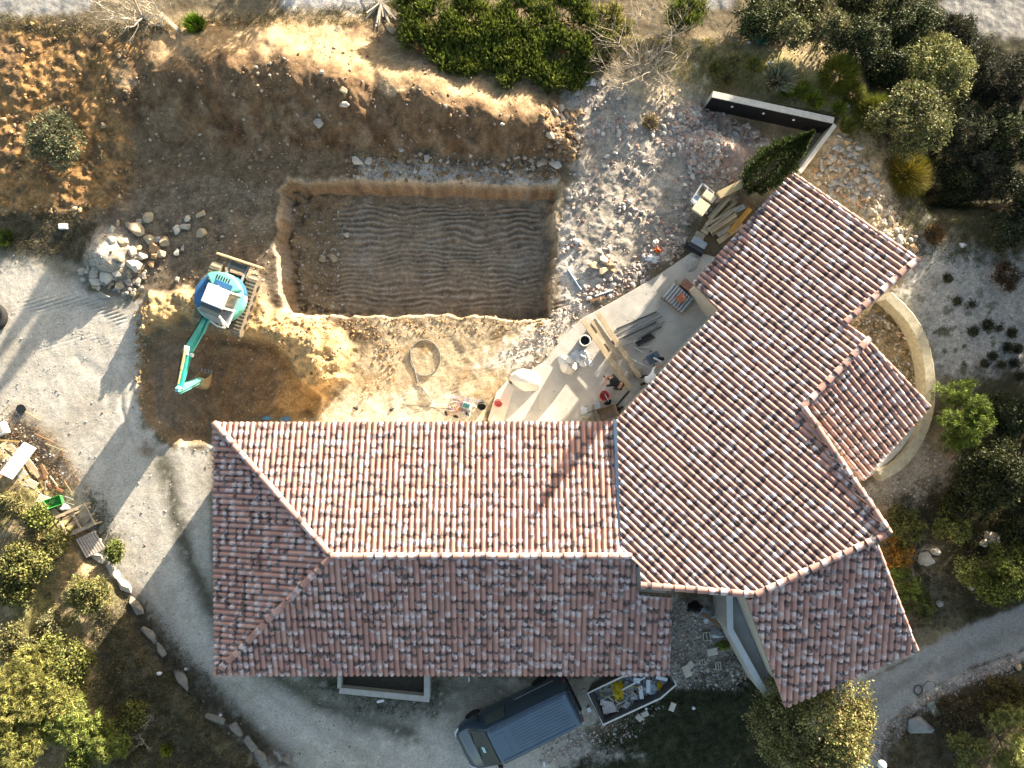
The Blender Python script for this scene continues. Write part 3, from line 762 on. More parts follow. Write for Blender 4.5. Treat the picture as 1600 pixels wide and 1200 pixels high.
a, b = plS.at(995, 872) + Vector((0, 0, .09)), plS.at(999, 918) + Vector((0, 0, .09)); c, d = plB.at(1001, 916), plB.at(1000, 886)
mb.add([a, b, c, d], [(0, 1, 2, 3)])
obj('valley_flashing', mb, zinc, house, smooth=True)
# walls (set back under the eaves)
wallm = mat('lime_render', (.46, .42, .35), .9, 0, .18, 3, .3)
def wall(pts, tops, name='wall', z0=-.3):
    mb = MB(); mb.prism([(p.x, p.y) for p in pts], z0, [t - .17 for t in tops]); return obj(name, mb, wallm, house)
i1 = [Vector((eNW.x + .45, eNW.y - .40, 0)), Vector((W(985, 660, ZE).x, eNW.y - .40, 0)), Vector((W(985, 660, ZE).x, eSW.y + .40, 0)), Vector((eNW.x + .45, eSW.y + .40, 0))]
wall(i1, [min(plN.z(p.x, p.y), plS.z(p.x, p.y), plW.z(p.x, p.y)) for p in i1])
i1b = [Vector((W(975, 660, ZE).x, rW.y - .3, 0)), Vector((eSE.x - .3, rW.y - 1.2, 0)), Vector((eSE.x - .3, eSW.y + .40, 0)), Vector((W(975, 660, ZE).x, eSW.y + .40, 0))]
wall(i1b, [plS.z(p.x, p.y) for p in i1b])
def inset(pts, d):
    n = len(pts); out = []
    P = [Vector((p.x, p.y)) for p in pts]
    ar = sum(P[i].x * P[(i + 1) % n].y - P[(i + 1) % n].x * P[i].y for i in range(n)); s = 1 if ar > 0 else -1
    for i in range(n):
        e1 = (P[i] - P[i - 1]).normalized(); e2 = (P[(i + 1) % n] - P[i]).normalized()
        n1 = Vector((-e1.y, e1.x)) * s; n2 = Vector((-e2.y, e2.x)) * s
        b = (n1 + n2); b = b / max(b.dot(n1), .35); out.append(P[i] + b * d)
    return [Vector((p.x, p.y, 0)) for p in out]
ib = inset([ptsB[i] for i in (0, 1, 2, 3, 4, 5, 6, 7, 10, 11, 12, 13)], .32)
wall(ib, [plB.z(p.x, p.y) for p in ib])
ie = inset(ptsE, .3); wall(ie, [plE.z(p.x, p.y) for p in ie], z0=-.8)
it = inset(ptsT, .3); wall(it, [plT.z(p.x, p.y) for p in it], z0=-.8)
# ---------------------------------------------------------------- walls and built edges
conc = mat('cast_concrete', (.42, .40, .36), .9, 0, .2, 5, .35)
concpale = mat('pale_concrete', (.52, .48, .41), .9, 0, .2, 4, .35)
black = mat('bitumen_coating', (.008, .008, .010), .6, 0, .3, 6, .2)
# patio slab
mb = MB(); pp = [W(x, y, .07) for x, y in [(752, 676), (778, 630), (803, 594), (852, 564), (882, 524), (907, 499), (962, 469), (1022, 434), (1084, 392), (1130, 405), (1150, 470), (1110, 520), (1010, 625), (975, 690), (900, 700)]]
mb.prism([(p.x, p.y) for p in pp], -.15, .07)
me_p = obj('patio', mb, mat('patio_concrete', (.47, .44, .385), .9, 0, .26, .9, .3), bevel=.02); kind(me_p, 'structure')
PZ = .07
def P(px, py, dz=0.): return W(px, py, PZ + dz)
# older strips of cement along the house
for poly in ([(520, 668), (536, 632), (700, 606), (742, 640), (730, 668)],):
    pass
for px_, m_, l_ in (([(762, 656), (776, 613), (793, 594), (803, 607), (786, 660)], mat('pale_board_sheet', (.56, .52, .43), .8, 0, .14, 3), 'pale sheet lying flat under the faded red bucket'), ([(790, 662), (801, 612), (842, 612), (842, 662)], mat('grey_screed', (.40, .385, .35), .9, 0, .2, 2, .2), 'grey screed patch between the sand heap and the roof edge')):
    mb = MB(); q = [P(x, y) for x, y in px_]; mb.prism([(p.x, p.y) for p in q], .071, .086); tag(obj('ground_sheet', mb, m_, bevel=.003), l_, 'sheet')
# black waterproofed wall, top right
t1 = thing('retaining_wall', 'long retaining wall coated in black bitumen with a pale concrete top', 'wall', W(1205, 190, 0))
L0 = t1.location
zt = .76
a, b = W(1112, 152, zt), W(1302, 193, zt); d = (b - a).normalized(); nrm = Vector((-d.y, d.x, 0))
def loc(v): return v - L0
mb = MB(); q = [a, b, b + nrm * .26, a + nrm * .26]; mb.prism([(loc(p).x, loc(p).y) for p in q], -.9, zt)
obj('wall_body', mb, concpale, t1, bevel=.01)
mb = MB(); q = [a - d * .0, b - d * .02, b - nrm * .02 - d * .02, a - nrm * .02]; mb.prism([(loc(p).x, loc(p).y) for p in q], -.85, zt - .015)
obj('waterproof_coating', mb, black, t1)
for px, py in ((1146, 164), (1195, 176), (1242, 188)):
    p = W(px, py, zt - .2); k = (a - p).dot(nrm); p = p + nrm * k
    p.z = .38
    mb = MB(); pl = loc(p); mb.tube([pl - nrm * .06, pl - nrm * .018], .05, 10); obj('drain_cap', mb, mat('white_plastic', (.75, .75, .74), .4, 0, .06), t1)
t2 = thing('boundary_wall', 'short pale wall running down to the corner of the roof beside the cypress', 'wall', W(1275, 228, 0)); L0 = t2.location
a, b = W(1303, 193, .7), W(1247, 268, .72); d = (b - a).normalized(); nrm = Vector((-d.y, d.x, 0))
mb = MB(); q = [a + d * .02, b, b + nrm * .13, a + d * .02 + nrm * .13]; mb.prism([(loc(p).x, loc(p).y) for p in q], -.8, .70); obj('wall_body', mb, mat('cream_render', (.56, .48, .36), .9, 0, .15, 4, .3), t2, bevel=.012)
mb = MB(); q = [a + d * .02 - nrm * .02, b - nrm * .02, b + nrm * .15, a + d * .02 + nrm * .15]; mb.prism([(loc(p).x, loc(p).y) for p in q], .703, .75); obj('coping', mb, concpale, t2, bevel=.008)
# curved garden wall on the right
t3 = thing('garden_wall', 'curved stone garden wall with rounded top beside the small east roof', 'wall', W(1440, 600, 0)); L0 = t3.location
def smooth_path(pts, n=40):
    out = []
    for i in range(len(pts) - 1):
        p0, p1, p2, p3 = pts[max(i - 1, 0)], pts[i], pts[i + 1], pts[min(i + 2, len(pts) - 1)]
        for k in range(n):
            t_ = k / n; out.append(tuple(.5 * ((2 * p1[j]) + (-p0[j] + p2[j]) * t_ + (2 * p0[j] - 5 * p1[j] + 4 * p2[j] - p3[j]) * t_ ** 2 + (-p0[j] + 3 * p1[j] - 3 * p2[j] + p3[j]) * t_ ** 3) for j in range(len(p1))))
    out.append(tuple(pts[-1])); return out
def ribbon_wall(path, th, ztop, zbot=-.3, round_=.05):
    c = [W(x, y, ztop) for x, y in path]; rings = []
    for i, p in enumerate(c):
        d = (c[min(i + 1, len(c) - 1)] - c[max(i - 1, 0)]).normalized(); nn = Vector((-d.y, d.x, 0)); h = th / 2; w_ = 1 + .05 * math.sin(i * 1.7)
        p = p - L0
        prof = [(-h, zbot), (-h, ztop - round_ * 1.4), (-h + round_, ztop - .01), (h - round_, ztop), (h, ztop - round_ * 1.4), (h, zbot)]
        rings.append([Vector((p.x, p.y, 0)) + nn * (k * w_) + Vector((0, 0, z + .008 * math.sin(i * 2.3))) for k, z in prof])
    return MB().loft(rings)
path = smooth_path([(1388, 462), (1420, 494), (1441, 530), (1452, 575), (1454, 620), (1447, 660), (1428, 700), (1404, 728), (1376, 744)], 8)
obj('wall_body', ribbon_wall(path, .46, .75), mat('rough_limestone', (.40, .355, .25), .95, 0, .3, 6, .8), t3, smooth=True)
t3b = thing('terrace_kerb', 'thin curved concrete kerb just under the eave of the small east roof', 'kerb', W(1385, 700, 0)); L0 = t3b.location
obj('kerb_body', ribbon_wall(smooth_path([(1428, 668), (1405, 700), (1376, 728), (1350, 746)], 8), .28, .55), conc, t3b, smooth=True)
# low planter box south of the house
t4 = thing('planter', 'low rectangular concrete planter against the shaded south wall', 'planter', W(602, 1075, 0)); L0 = t4.location
zt = .55
def bar(a, b, w, z0, z1):
    a, b = W(*a, z1), W(*b, z1); d = (b - a).normalized(); n_ = Vector((-d.y, d.x, 0)) * w / 2
    q = [a - n_, b - n_, b + n_, a + n_]; mb = MB(); mb.prism([(loc(p).x, loc(p).y) for p in q], z0, z1); return mb
obj('planter_wall', bar((530, 1079), (671, 1093), .24, -.2, zt), conc, t4, bevel=.01)
obj('planter_wall', bar((667, 1088), (667, 1030), .24, -.2, zt + .003), conc, t4, bevel=.01)
obj('planter_wall', bar((530, 1076), (531, 1030), .16, -.2, zt - .01), conc, t4, bevel=.01)
q = [loc(W(x, y, .2)) for x, y in ((533, 1076), (662, 1088), (662, 1035), (533, 1035))]; mb = MB(); mb.prism([(p.x, p.y) for p in q], -.1, .22); obj('planter_soil', mb, mat('potting_soil', (.05, .045, .035), .95, 0, .4, 12, .6), t4)
# parapet and terrace between the two south roofs
t5 = thing('terrace_parapet', 'angled pale concrete parapet beside a narrow terrace below the south roofs', 'wall', W(1165, 1000, 0)); L0 = t5.location
zt = 2.2
def seg(mb, pts, w, z0, z1):
    rings = []
    c = [W(x, y, z1) for x, y in pts]
    for i, p in enumerate(c):
        d = (c[min(i + 1, len(c) - 1)] - c[max(i - 1, 0)]).normalized(); n_ = Vector((-d.y, d.x, 0)) * w / 2; p = loc(p)
        rings.append([Vector((p.x - n_.x, p.y - n_.y, z0)), Vector((p.x + n_.x, p.y + n_.y, z0)), Vector((p.x + n_.x, p.y + n_.y, z1)), Vector((p.x - n_.x, p.y - n_.y, z1))])
    return mb.loft(rings)
PAR = [(1140, 915), (1141, 984), (1198, 1088)]
obj('parapet', seg(MB(), PAR, .17, -.3, zt), mat('grey_render', (.40, .385, .36), .9, 0, .2, 4, .3), t5)
obj('coping', seg(MB(), PAR, .24, zt + .003, zt + .05), mat('pale_coping', (.58, .60, .61), .7, 0, .08, 4), t5)
q = [loc(W(x, y, 1.75)) for x, y in ((1143, 915), (1145, 984), (1203, 1092), (1250, 1100), (1178, 915))]; mb = MB(); mb.prism([(p.x, p.y) for p in q], -.3, 1.75); obj('terrace_floor', mb, mat('terrace_screed', (.44, .45, .45), .85, 0, .15, 2, .2), t5)

# ---------------------------------------------------------------- rocks
def hull_mesh(name, rx, ry, rz_, m, seed, n=16, parent=None, bev=.12):
    r = np.random.default_rng(seed); v = r.normal(size=(n, 3)); v /= np.linalg.norm(v, axis=1)[:, None]; v *= r.uniform(.78, 1.05, (n, 1)) * np.array([rx, ry, rz_])
    bm = bmesh.new()
    for p in v: bm.verts.new(p)
    res = bmesh.ops.convex_hull(bm, input=bm.verts[:])
    bmesh.ops.delete(bm, geom=[e for e in bm.verts if not e.link_faces], context='VERTS')
    try: bmesh.ops.bevel(bm, geom=bm.edges[:], offset=bev * min(rx, ry, rz_), segments=1, affect='EDGES', clamp_overlap=True)
    except Exception: pass
    bmesh.ops.recalc_face_normals(bm, faces=bm.faces[:])
    me = bpy.data.meshes.new(name); bm.to_mesh(me); bm.free(); me.materials.append(m)
    return me
st_g = mat('limestone_grey', (.34, .31, .26), .95, 0, .3, 5, .5); st_t = mat('limestone_tan', (.37, .30, .20), .95, 0, .3, 5, .5)
st_p = mat('limestone_pale', (.47, .43, .36), .95, 0, .25, 5, .5); st_b = mat('shaded_edging_rock', (.23, .205, .165), .95, 0, .35, 4, .7)
st_r = mat('ochre_stone', (.38, .235, .12), .95, 0, .3, 5, .5)
def rock(px, py, rx, ry, rot, m, label, group='boulders dumped beside the gravel heap', up=.55, zoff=.0, cat='boulder'):
    base = G(px, py, 0)
    k = 1.32 / S0; hz_ = up * min(rx, ry) * k * 1.1
    p = W(px, py, base.z + hz_ * .4)
    o = bpy.data.objects.new('boulder' if cat == 'boulder' else 'stone', hull_mesh('boulder', rx * k, ry * k, hz_, m, int(px * 7 + py), parent=None))
    o.location = (p.x, p.y, gz(p.x, p.y) + hz_ * .55 + zoff); o.rotation_euler = (RNG.uniform(-.2, .2), RNG.uniform(-.2, .2), -rot)
    link(o); return tag(o, label, cat, group)
BO = [  # px,py,rx,ry,rot,mat,label
 (232, 340, 7.5, 8, .6, st_t, 'lone rounded boulder at the top edge of the boulder scatter'),
 (214, 359, 12, 10, .3, st_t, 'big brown triangular boulder below the topmost one'),
 (202, 352, 6, 5, .8, st_t, 'small brown boulder touching the left of the big triangular one'),
 (218, 346, 5, 4, .2, st_g, 'small grey boulder just above the big triangular one'),
 (275, 357, 6, 10, .05, st_p, 'upright oblong pale boulder of the touching pair'),
 (288, 354, 9, 6, .25, st_g, 'pitted grey boulder on the right of the touching pair'),
 (293, 342, 4, 5.5, .1, st_p, 'small upright pale boulder above the touching pair'),
 (313, 335, 7, 9, .1, st_t, 'round boulder at the far upper right of the scatter beside the track marks'),
 (317, 366, 8, 8, .5, st_t, 'boulder at the right end of the scatter nearest the digger blade'),
 (233, 374, 9, 6.5, .2, st_t, 'flat smooth tan boulder at the centre right of the scatter'),
 (247, 374, 4.5, 5, .5, st_g, 'small grey boulder wedged between the flat tan and the square one'),
 (257, 377, 7.5, 7.5, .75, st_t, 'square cut boulder standing on its corner'),
 (239, 387, 9, 6.5, .1, st_r, 'low dark ochre boulder half buried under the flat tan one'),
 (252, 396, 7.5, 6.5, .15, st_t, 'angular grey boulder with a flat top right of the ochre ones'),
 (239, 401, 7.5, 6.5, .2, st_r, 'round ochre boulder in the middle of the ochre column'),
 (239, 413, 8, 5, .15, st_r, 'lowest half buried ochre boulder'),
 (223, 400, 8, 7, .6, st_g, 'grey boulder with chipped corner left of the ochre column'),
 (206, 393, 7.5, 7.5, .4, st_p, 'pale faceted boulder at the middle of the scatter'),
 (217, 387, 6, 4.5, .4, st_t, 'small tan boulder above the pale faceted one'),
 (207, 414, 13, 9.5, .15, st_p, 'largest pale flat boulder of the scatter'),
 (184, 403, 10, 7, .35, st_t, 'tan boulder with a sunlit shoulder beside the gravel heap'),
 (192, 378, 7, 9, .5, st_t, 'pointed tan boulder on the right side of the gravel heap'),
 (175, 375, 6, 9, .1, st_p, 'tall sunlit boulder on the crest of the gravel heap'),
 (175, 357, 5.5, 8, .15, st_p, 'sunlit oblong boulder above the gravel heap'),
 (184, 349, 3.5, 5.5, .2, st_t, 'narrow sunlit stone at the top left of the scatter'),
 (188, 413, 6, 4.5, .3, st_g, 'small grey boulder left of the largest pale one'),
 (166, 433, 9, 9, .2, st_p, 'bright white block on the lower stone pile'),
 (183, 427, 8, 5.5, .3, st_p, 'pale slab leaning at the upper right of the lower stone pile'),
 (148, 441, 11, 7, .25, st_p, 'long sunlit slab at the left of the lower stone pile'),
 (147, 429, 7, 6.5, .2, st_g, 'grey boulder behind the long sunlit slab'),
 (128, 425, 6, 5, .2, st_g, 'grey stone at the far left end of the lower stone pile'),
 (165, 461, 12, 5.5, .06, st_g, 'rectangular cut block at the foot of the lower stone pile'),
 (185, 446, 6.5, 6.5, .6, st_t, 'brown stone at the right of the lower stone pile'),
 (199, 442, 8, 4, .5, st_g, 'long grey shard at the right end of the lower stone pile'),
 (276, 394, 5.5, 5, .2, st_p, 'small pale boulder standing alone right of the scatter'),
 (285, 388, 4, 4.5, .3, st_g, 'smallest pale stone at the right of the scatter'),
 (277, 437, 3.5, 4, .3, st_g, 'lone small stone between the scatter and the orange heap')]
for b in BO: rock(*b)
r_ = np.random.default_rng(55)
for i in range(46):
    x, y = 128 + r_.random() * 100, 418 + r_.random() * 42
    if y > 425 + (x - 128) * .7 and x < 150: y -= 10
    rock(x, y, r_.uniform(3, 5.5), r_.uniform(2.2, 4), r_.random() * 3, [st_g, st_g, st_p, st_t][i % 4], 'small rough stone in the lower stone pile by the gravel yard', 'small stones of the lower pile', cat='stone', zoff=.05 * r_.random())
for b in [(942, 405, 8, 6, .3, st_p, 'pale smooth boulder at the top of the five right of the pool pit'), (928, 415, 9, 6, .2, st_t, 'brown boulder at the left of the five right of the pool pit'), (944, 425, 7.5, 7.5, .5, st_t, 'faceted boulder at the bottom of the five right of the pool pit'),
          (952, 413, 6.5, 6, .4, st_r, 'ochre boulder at the right of the five right of the pool pit'), (957, 421, 5, 4, .1, st_r, 'smallest ochre boulder of the five right of the pool pit')]:
    rock(*b, group='boulders right of the pool pit')
for b in [(519, 404, 8, 7.5, .2, st_t, 'largest boulder lying on the pool pit floor'), (504, 405, 5.5, 6, .3, st_t, 'smaller boulder beside the largest one on the pit floor'), (541, 366, 5, 4.5, .2, st_p, 'pale boulder alone on the pit floor'), (493, 448, 4, 4.5, .2, st_t, 'small stone near the lit west wall of the pit')]:
    rock(*b, group='boulders in the pool pit')
for b in [(559, 251, 9, 6.5, .2, st_p, 'pale boulder at the foot of the spoil mound above the pit'), (576, 252, 5.5, 6, .2, st_g, 'grey boulder next to the pale one at the mound foot'), (538, 163, 6, 8, .4, st_p, 'upright pale stone on the face of the spoil mound'), (537, 141, 7, 4.5, .4, st_t, 'sunlit stone high on the mound face'),
          (498, 192, 7, 6.5, .2, st_g, 'grey block on the left of the mound face'), (503, 113, 3.5, 3.5, .2, st_p, 'white stone near the left of the mound crest'), (528, 46, 6, 4.5, .1, st_t, 'brown stone on the sunlit top of the mound'), (611, 48, 7, 7, .4, st_t, 'brown boulder beside the juniper hedge'),
          (642, 48, 12, 12, .2, st_p, 'white boulder at the lower left of the juniper hedge'), (894, 183, 6, 8, .3, st_r, 'ochre boulder at the right end of the mound'), (904, 176, 5, 6, .3, st_r, 'sunlit ochre stone at the right end of the mound'), (870, 258, 8, 6, .4, st_p, 'pale stone by the upper right corner of the pit'),
          (667, 248, 5, 5, .4, st_g, 'grey stone in the middle of the mound foot'), (785, 194, 3.5, 2.5, .4, st_p, 'small white stone on the right of the mound face'), (627, 234, 4.5, 3, .1, st_g, 'flat grey stone above the mound foot')]:
    rock(*b, group='stones on the spoil mound')
ROCKROW = [(153, 872, 14, 7, .6), (176, 893, 14, 8, .75), (193, 915, 15, 8, .8), (213, 951, 20, 8, .95), (234, 992, 19, 8, .9), (252, 1018, 18, 7, 1.0), (284, 1062, 20, 9, 1.0), (335, 1123, 18, 10, .4), (369, 1139, 15, 9, .7), (392, 1162, 17, 9, .8), (408, 1185, 18, 8, .9), (448, 1189, 8, 7, .3)]
RL = ['highest sunlit', 'second sunlit', 'third sunlit, darker', 'long shaded', 'grey lichened', 'thin slanting', 'tall pointed', 'double headed pale', 'rounded grey', 'chipped pale', 'lowest cut off', 'small isolated']
RP = ['beside the pallet', 'below the pallet', 'where the house shadow begins', 'just past the shadow line', 'left of the drive bend', 'beside the drive', 'at the drive edge near a white scrap', 'near the bottom of the drive', 'left of the bottom drive', 'beside the lower drive', 'at the lower picture edge', 'on the drive verge at the bottom']
for (x, y, rx, ry, ro), a, b in zip(ROCKROW, RL, RP):
    rock(x, y, rx * .95, ry * .8, ro, st_p if y < 930 else st_b, f'{a} rock of the drive edging, {b}', 'edging rocks along the drive', up=.75, zoff=-.08)  # past the shadow line the shade is painted in as darker stone
rock(1437, 1137, 19, 16, .3, mat('blue_grey_rock', (.22, .225, .22), .9, 0, .3, 4, .5), 'big flat blue grey boulder beside the lower right lane', None, up=.45)
rock(1518, 917, 6, 5, .3, st_g, 'grey stone beside the lane near the dark bushes', None); rock(1590, 1042, 6, 5, .3, st_t, 'tan stone below the lane at the right edge', None)
rock(1468, 943, 6, 5, .2, st_g, 'lichened stone above the lane beside the small shrub', None)
for x, y, rx, ry, l in [(1447, 873, 13, 11, 'large pale boulder under the twiggy shrub'), (1550, 838, 12, 9, 'pale boulder among the dark right hand bushes'), (1462, 862, 8, 6, 'small boulder right of the large pale one'), (1535, 846, 9, 8, 'boulder left of the pale one in the bushes'), (1360, 780, 5, 4, 'small white stone below the east roof')]:
    rock(x, y, rx, ry, .3, st_p, l, 'boulders below the garden wall')
# ---------------------------------------------------------------- excavator
teal = mat('teal_paint', (.035, .33, .28), .45, 0, .3, 3, .05, .4); teald = mat('dark_teal_paint', (.02, .20, .19), .5, 0, .25, 3)
blue = mat('blue_panel_paint', (.035, .12, .26), .45, 0, .2, 3); tealp = mat('pale_teal_paint', (.16, .50, .42), .5, 0, .2, 3)
whitep = mat('white_paint', (.68, .68, .66), .45, 0, .1, 4); greyp = mat('grey_plastic', (.22, .23, .25), .6, 0, .15, 5)
rub = mat('black_rubber', (.02, .02, .02), .85, 0, .35, 7, .3); dusty = mat('dusty_rubber', (.22, .18, .125), .9, 0, .4, 5, .4)
steel = mat('bare_steel', (.30, .29, .27), .5, .6, .3, 6); dkm = mat('dark_metal', (.05, .05, .055), .6, .3, .3, 6)
rustm = mat('worn_bucket_steel', (.36, .25, .13), .8, .1, .4, 5, .3); gl = glass('dark_glass', (.05, .065, .065), .08)
ec = W(366, 471, 0); ec.z = gz(ec.x, ec.y) + .02
ex = thing('excavator', 'teal and white tracked mini excavator on the sunlit orange heap', 'excavator', ec)
fu = Vector((-.316, -.949, 0)); lu = Vector((.949, -.316, 0)); fh = Vector((-.38, -.925, 0)).normalized(); lh = Vector((-fh.y, fh.x, 0))
Up = Vector((0, 0, 1)); au = math.atan2(fu.y, fu.x); ah = math.atan2(fh.y, fh.x)
def U_(f, l, z): return fu * f + lu * l + Up * z
def Hh(f, l, z): return fh * f + lh * l + Up * z
for sgn in (-1, 1):
    path = []; Lh, R = .98, .29
    for k in range(9): a_ = math.pi / 2 - math.pi * k / 8; path.append((Lh + R * math.cos(a_), R + R * math.sin(a_)))
    for k in range(9): a_ = -math.pi / 2 - math.pi * k / 8; path.append((-Lh + R * math.cos(a_), R + R * math.sin(a_)))
    mb = MB(); l0, l1 = sgn * .58, sgn * .98
    rings = [[U_(f * (1 if k in (1, 2) else .985), l, z) for f, z in path] for k, l in enumerate((l0, l0 + sgn * .02, l1 - sgn * .02, l1))]
    mb.loft(rings); tr = obj('track', mb, dusty, ex, smooth=False)
    mb = MB()
    for i in range(15):
        f = -1.0 + i * .143; mb.box(U_(f, (l0 + l1) / 2, R * 2 + .012), (.055, .40, .045), rz=au)
    for k in range(5):
        for s2 in (-1, 1):
            a_ = math.pi * (k + .5) / 5 - math.pi / 2; f = s2 * (Lh + (R + .01) * math.cos(a_)); z = R + (R + .01) * math.sin(a_)
            mb.box(U_(f, (l0 + l1) / 2, z), (.05, .40, .05), rz=au, ry=0)
    obj('track_pads', mb, dusty, tr)
    mb = MB()
    for k in range(5): mb.tube([U_(-.8 + .4 * k, sgn * .56, .2), U_(-.8 + .4 * k, sgn * 1.0, .2)], .12, 12)
    obj('track_rollers', mb, dkm, tr)
mb = MB(); mb.box(U_(0, 0, .42), (1.2, 1.16, .26), rz=au); mb.lathe([(.42, .5), (.42, .72)], 20); obj('undercarriage', mb, dkm, ex, bevel=.03)
mb = MB()
for i in range(7): pass
bl = [U_(-1.62 - .06 * math.sin(t_ * math.pi), 0, .04 + .40 * t_) for t_ in np.linspace(0, 1, 6)]
rings = []
for s_ in (-.96, .96): rings.append([p + lu * s_ for p in bl] + [p + lu * s_ - fu * -.05 for p in bl[::-1]])
mb.loft(rings); bld = obj('dozer_blade', mb, rustm, ex)
mb = MB()
for s_ in (-.36, .36): mb.beam(U_(-1.58, s_, .22), U_(-.7, s_ * .9, .38), .09, .14)
obj('blade_arm', mb, greyp, bld, bevel=.01)
mb = MB(); mb.box(U_(-1.35, 0, .34), (.30, .62, .12), rz=au); obj('blade_bracket', mb, dkm, bld)
# turning body
def disc_sector(r, a0, a1, z0, z1, rin=0., n=24, c=(0, 0), sx=1.):
    mb = MB(); out = [(c[0] + r * sx * math.cos(a0 + (a1 - a0) * k / n), c[1] + r * math.sin(a0 + (a1 - a0) * k / n)) for k in range(n + 1)]
    inn = [(c[0] + rin * sx * math.cos(a0 + (a1 - a0) * k / n), c[1] + rin * math.sin(a0 + (a1 - a0) * k / n)) for k in range(n, -1, -1)] if rin else []
    pts = out[:-1] if abs(a1 - a0 - 2 * math.pi) < 1e-6 else out + (inn if rin else [(c[0], c[1])])
    ar = [Hh(f, l, 0) for f, l in pts]; mb.prism([(p.x, p.y) for p in ar], z0, z1); return mb
rr = math.radians
body = obj('upper_body', disc_sector(.97, 0, 2 * math.pi, .74, 1.22, n=48), tealp, ex, smooth=True, bevel=.05)
obj('floor_plate', (lambda m: m.box(Hh(.62, .1, .82), (.75, 1.1, .10), rz=ah))(MB()), greyp, body, bevel=.02)
obj('side_panel', disc_sector(.93, rr(-185), rr(-40), 1.20, 1.30, .18, 20), blue, body, smooth=True, bevel=.025)
obj('engine_hood', disc_sector(.94, rr(128), rr(224), 1.20, 1.50, .40, 24), tealp, body, smooth=True, bevel=.05)
obj('counterweight', disc_sector(1.0, rr(118), rr(166), .80, 1.18, .6, 20), blue, body, smooth=True, bevel=.04)
obj('hood_panel', (lambda m: m.box(Hh(-.50, .10, 1.46), (.22, .72, .12), rz=ah))(MB()), blue, body, bevel=.02)
mb = MB(); mb.tube([Hh(-.48, -.52, 1.45), Hh(-.48, -.52, 1.62)], .05, 10); obj('exhaust', mb, dkm, body)
# cab
cab = obj('cab_frame', (lambda m: [m.beam(Hh(f, l, 1.2), Hh(f2, l, 2.40), .07, .07) for f, f2, l in ((-.36, -.34, -.04), (-.36, -.34, .76), (.86, .62, -.04), (.95, .62, .76), (.28, .28, .76))] and m)(MB()), whitep, ex, bevel=.012)
obj('cab_roof', (lambda m: m.box(Hh(-.02, .36, 2.42), (.74, .88, .09), rz=ah))(MB()), whitep, cab, bevel=.03)
obj('roof_window', (lambda m: m.box(Hh(.50, .36, 2.405), (.34, .80, .05), rz=ah))(MB()), gl, cab, bevel=.01)
mb = MB(); q = [Hh(.67, -.03, 2.38), Hh(.67, .75, 2.38), Hh(.92, .75, 1.55), Hh(.90, -.03, 1.55)]; mb.add(q + [p + fh * .012 for p in q], [(0, 1, 2, 3), (7, 6, 5, 4), (0, 4, 5, 1), (1, 5, 6, 2), (2, 6, 7, 3), (3, 7, 4, 0)])
obj('windscreen', mb, mat('tinted_pane', (.25, .27, .28), .25, 0, .1, 3), cab)
obj('cab_skirt', (lambda m: (m.box(Hh(.30, .36, 1.30), (1.2, .84, .24), rz=ah), m.box(Hh(-.36, .36, 1.75), (.03, .78, .8), rz=ah), m.box(Hh(.28, -.06, 1.45), (1.2, .04, .3), rz=ah))[-1])(MB()), greyp, cab, bevel=.02)
mb = MB(); mb.tube([Hh(.30, .80, 1.35), Hh(.80, .80, 1.30), Hh(1.02, .72, 1.38), Hh(1.06, .45, 1.36), Hh(.98, .10, 1.36)], .035, 8); mb.tube([Hh(1.02, .74, 1.36), Hh(.86, .80, 1.9), Hh(.62, .78, 2.40)], .035, 8); obj('door_frame', mb, whitep, cab, smooth=True)
mb = MB(); mb.box(Hh(.02, .36, 1.55), (.44, .46, .14), rz=ah); mb.box(Hh(-.20, .36, 1.82), (.12, .44, .5), rz=ah); obj('seat', mb, mat('seat_vinyl', (.06, .055, .05), .7, 0, .2, 8), cab, bevel=.05)
mb = MB(); [mb.tube([Hh(.42, l, 1.3), Hh(.40, l, 1.72)], .016, 6) for l in (.2, .34, .5)]; obj('control_levers', mb, dkm, cab)
mb = MB(); q = [Hh(-.30, .775, 1.45), Hh(.24, .775, 1.45), Hh(.24, .775, 2.34), Hh(-.30, .775, 2.34)]; mb.add(q + [p + lh * .01 for p in q], [(0, 1, 2, 3), (7, 6, 5, 4), (0, 4, 5, 1), (1, 5, 6, 2), (2, 6, 7, 3), (3, 7, 4, 0)]); obj('side_window', mb, gl, cab)
mb = MB(); [mb.box(Hh(-.72, l, 1.505), (.16, .05, .02), rz=ah) for l in (-.25, -.15, -.05, .05, .15, .25)]; obj('hood_grille', mb, dkm, body)
mb = MB(); mb.tube([Hh(-.15, -.55, 1.30), Hh(-.15, -.55, 1.36)], .06, 12); obj('fuel_cap', mb, dkm, body)
# boom, dipper, bucket (pixel stations turned into real heights)
def E(px, py, z): p = W(px, py, z); return p - ec
B0, B1, B2 = E(325, 492, 1.25), E(297, 538, 2.45), E(281, 607, 2.55)
B1 = B0 + (B2 - B0) * ((B1 - B0).dot((B2 - B0).normalized()) / (B2 - B0).length) * 1.0 + Up * (B1.z - (B0.z + (B2.z - B0.z) * .5)) * .95
bd = (B2 - B0); bd.z = 0; bd.normalize(); bs = Vector((-bd.y, bd.x, 0))
def boxchain(pts, ws, hs):
    rings = []
    for i, p in enumerate(pts):
        d = (pts[min(i + 1, len(pts) - 1)] - pts[max(i - 1, 0)]).normalized(); up = bs.cross(d); up = up if up.z > 0 or abs(up.z) < .3 else -up
        rings.append([p - bs * ws[i] / 2 - up * hs[i] / 2, p + bs * ws[i] / 2 - up * hs[i] / 2, p + bs * ws[i] / 2 + up * hs[i] / 2, p - bs * ws[i] / 2 + up * hs[i] / 2])
    return MB().loft(rings)
mid = B0.lerp(B1, .5)
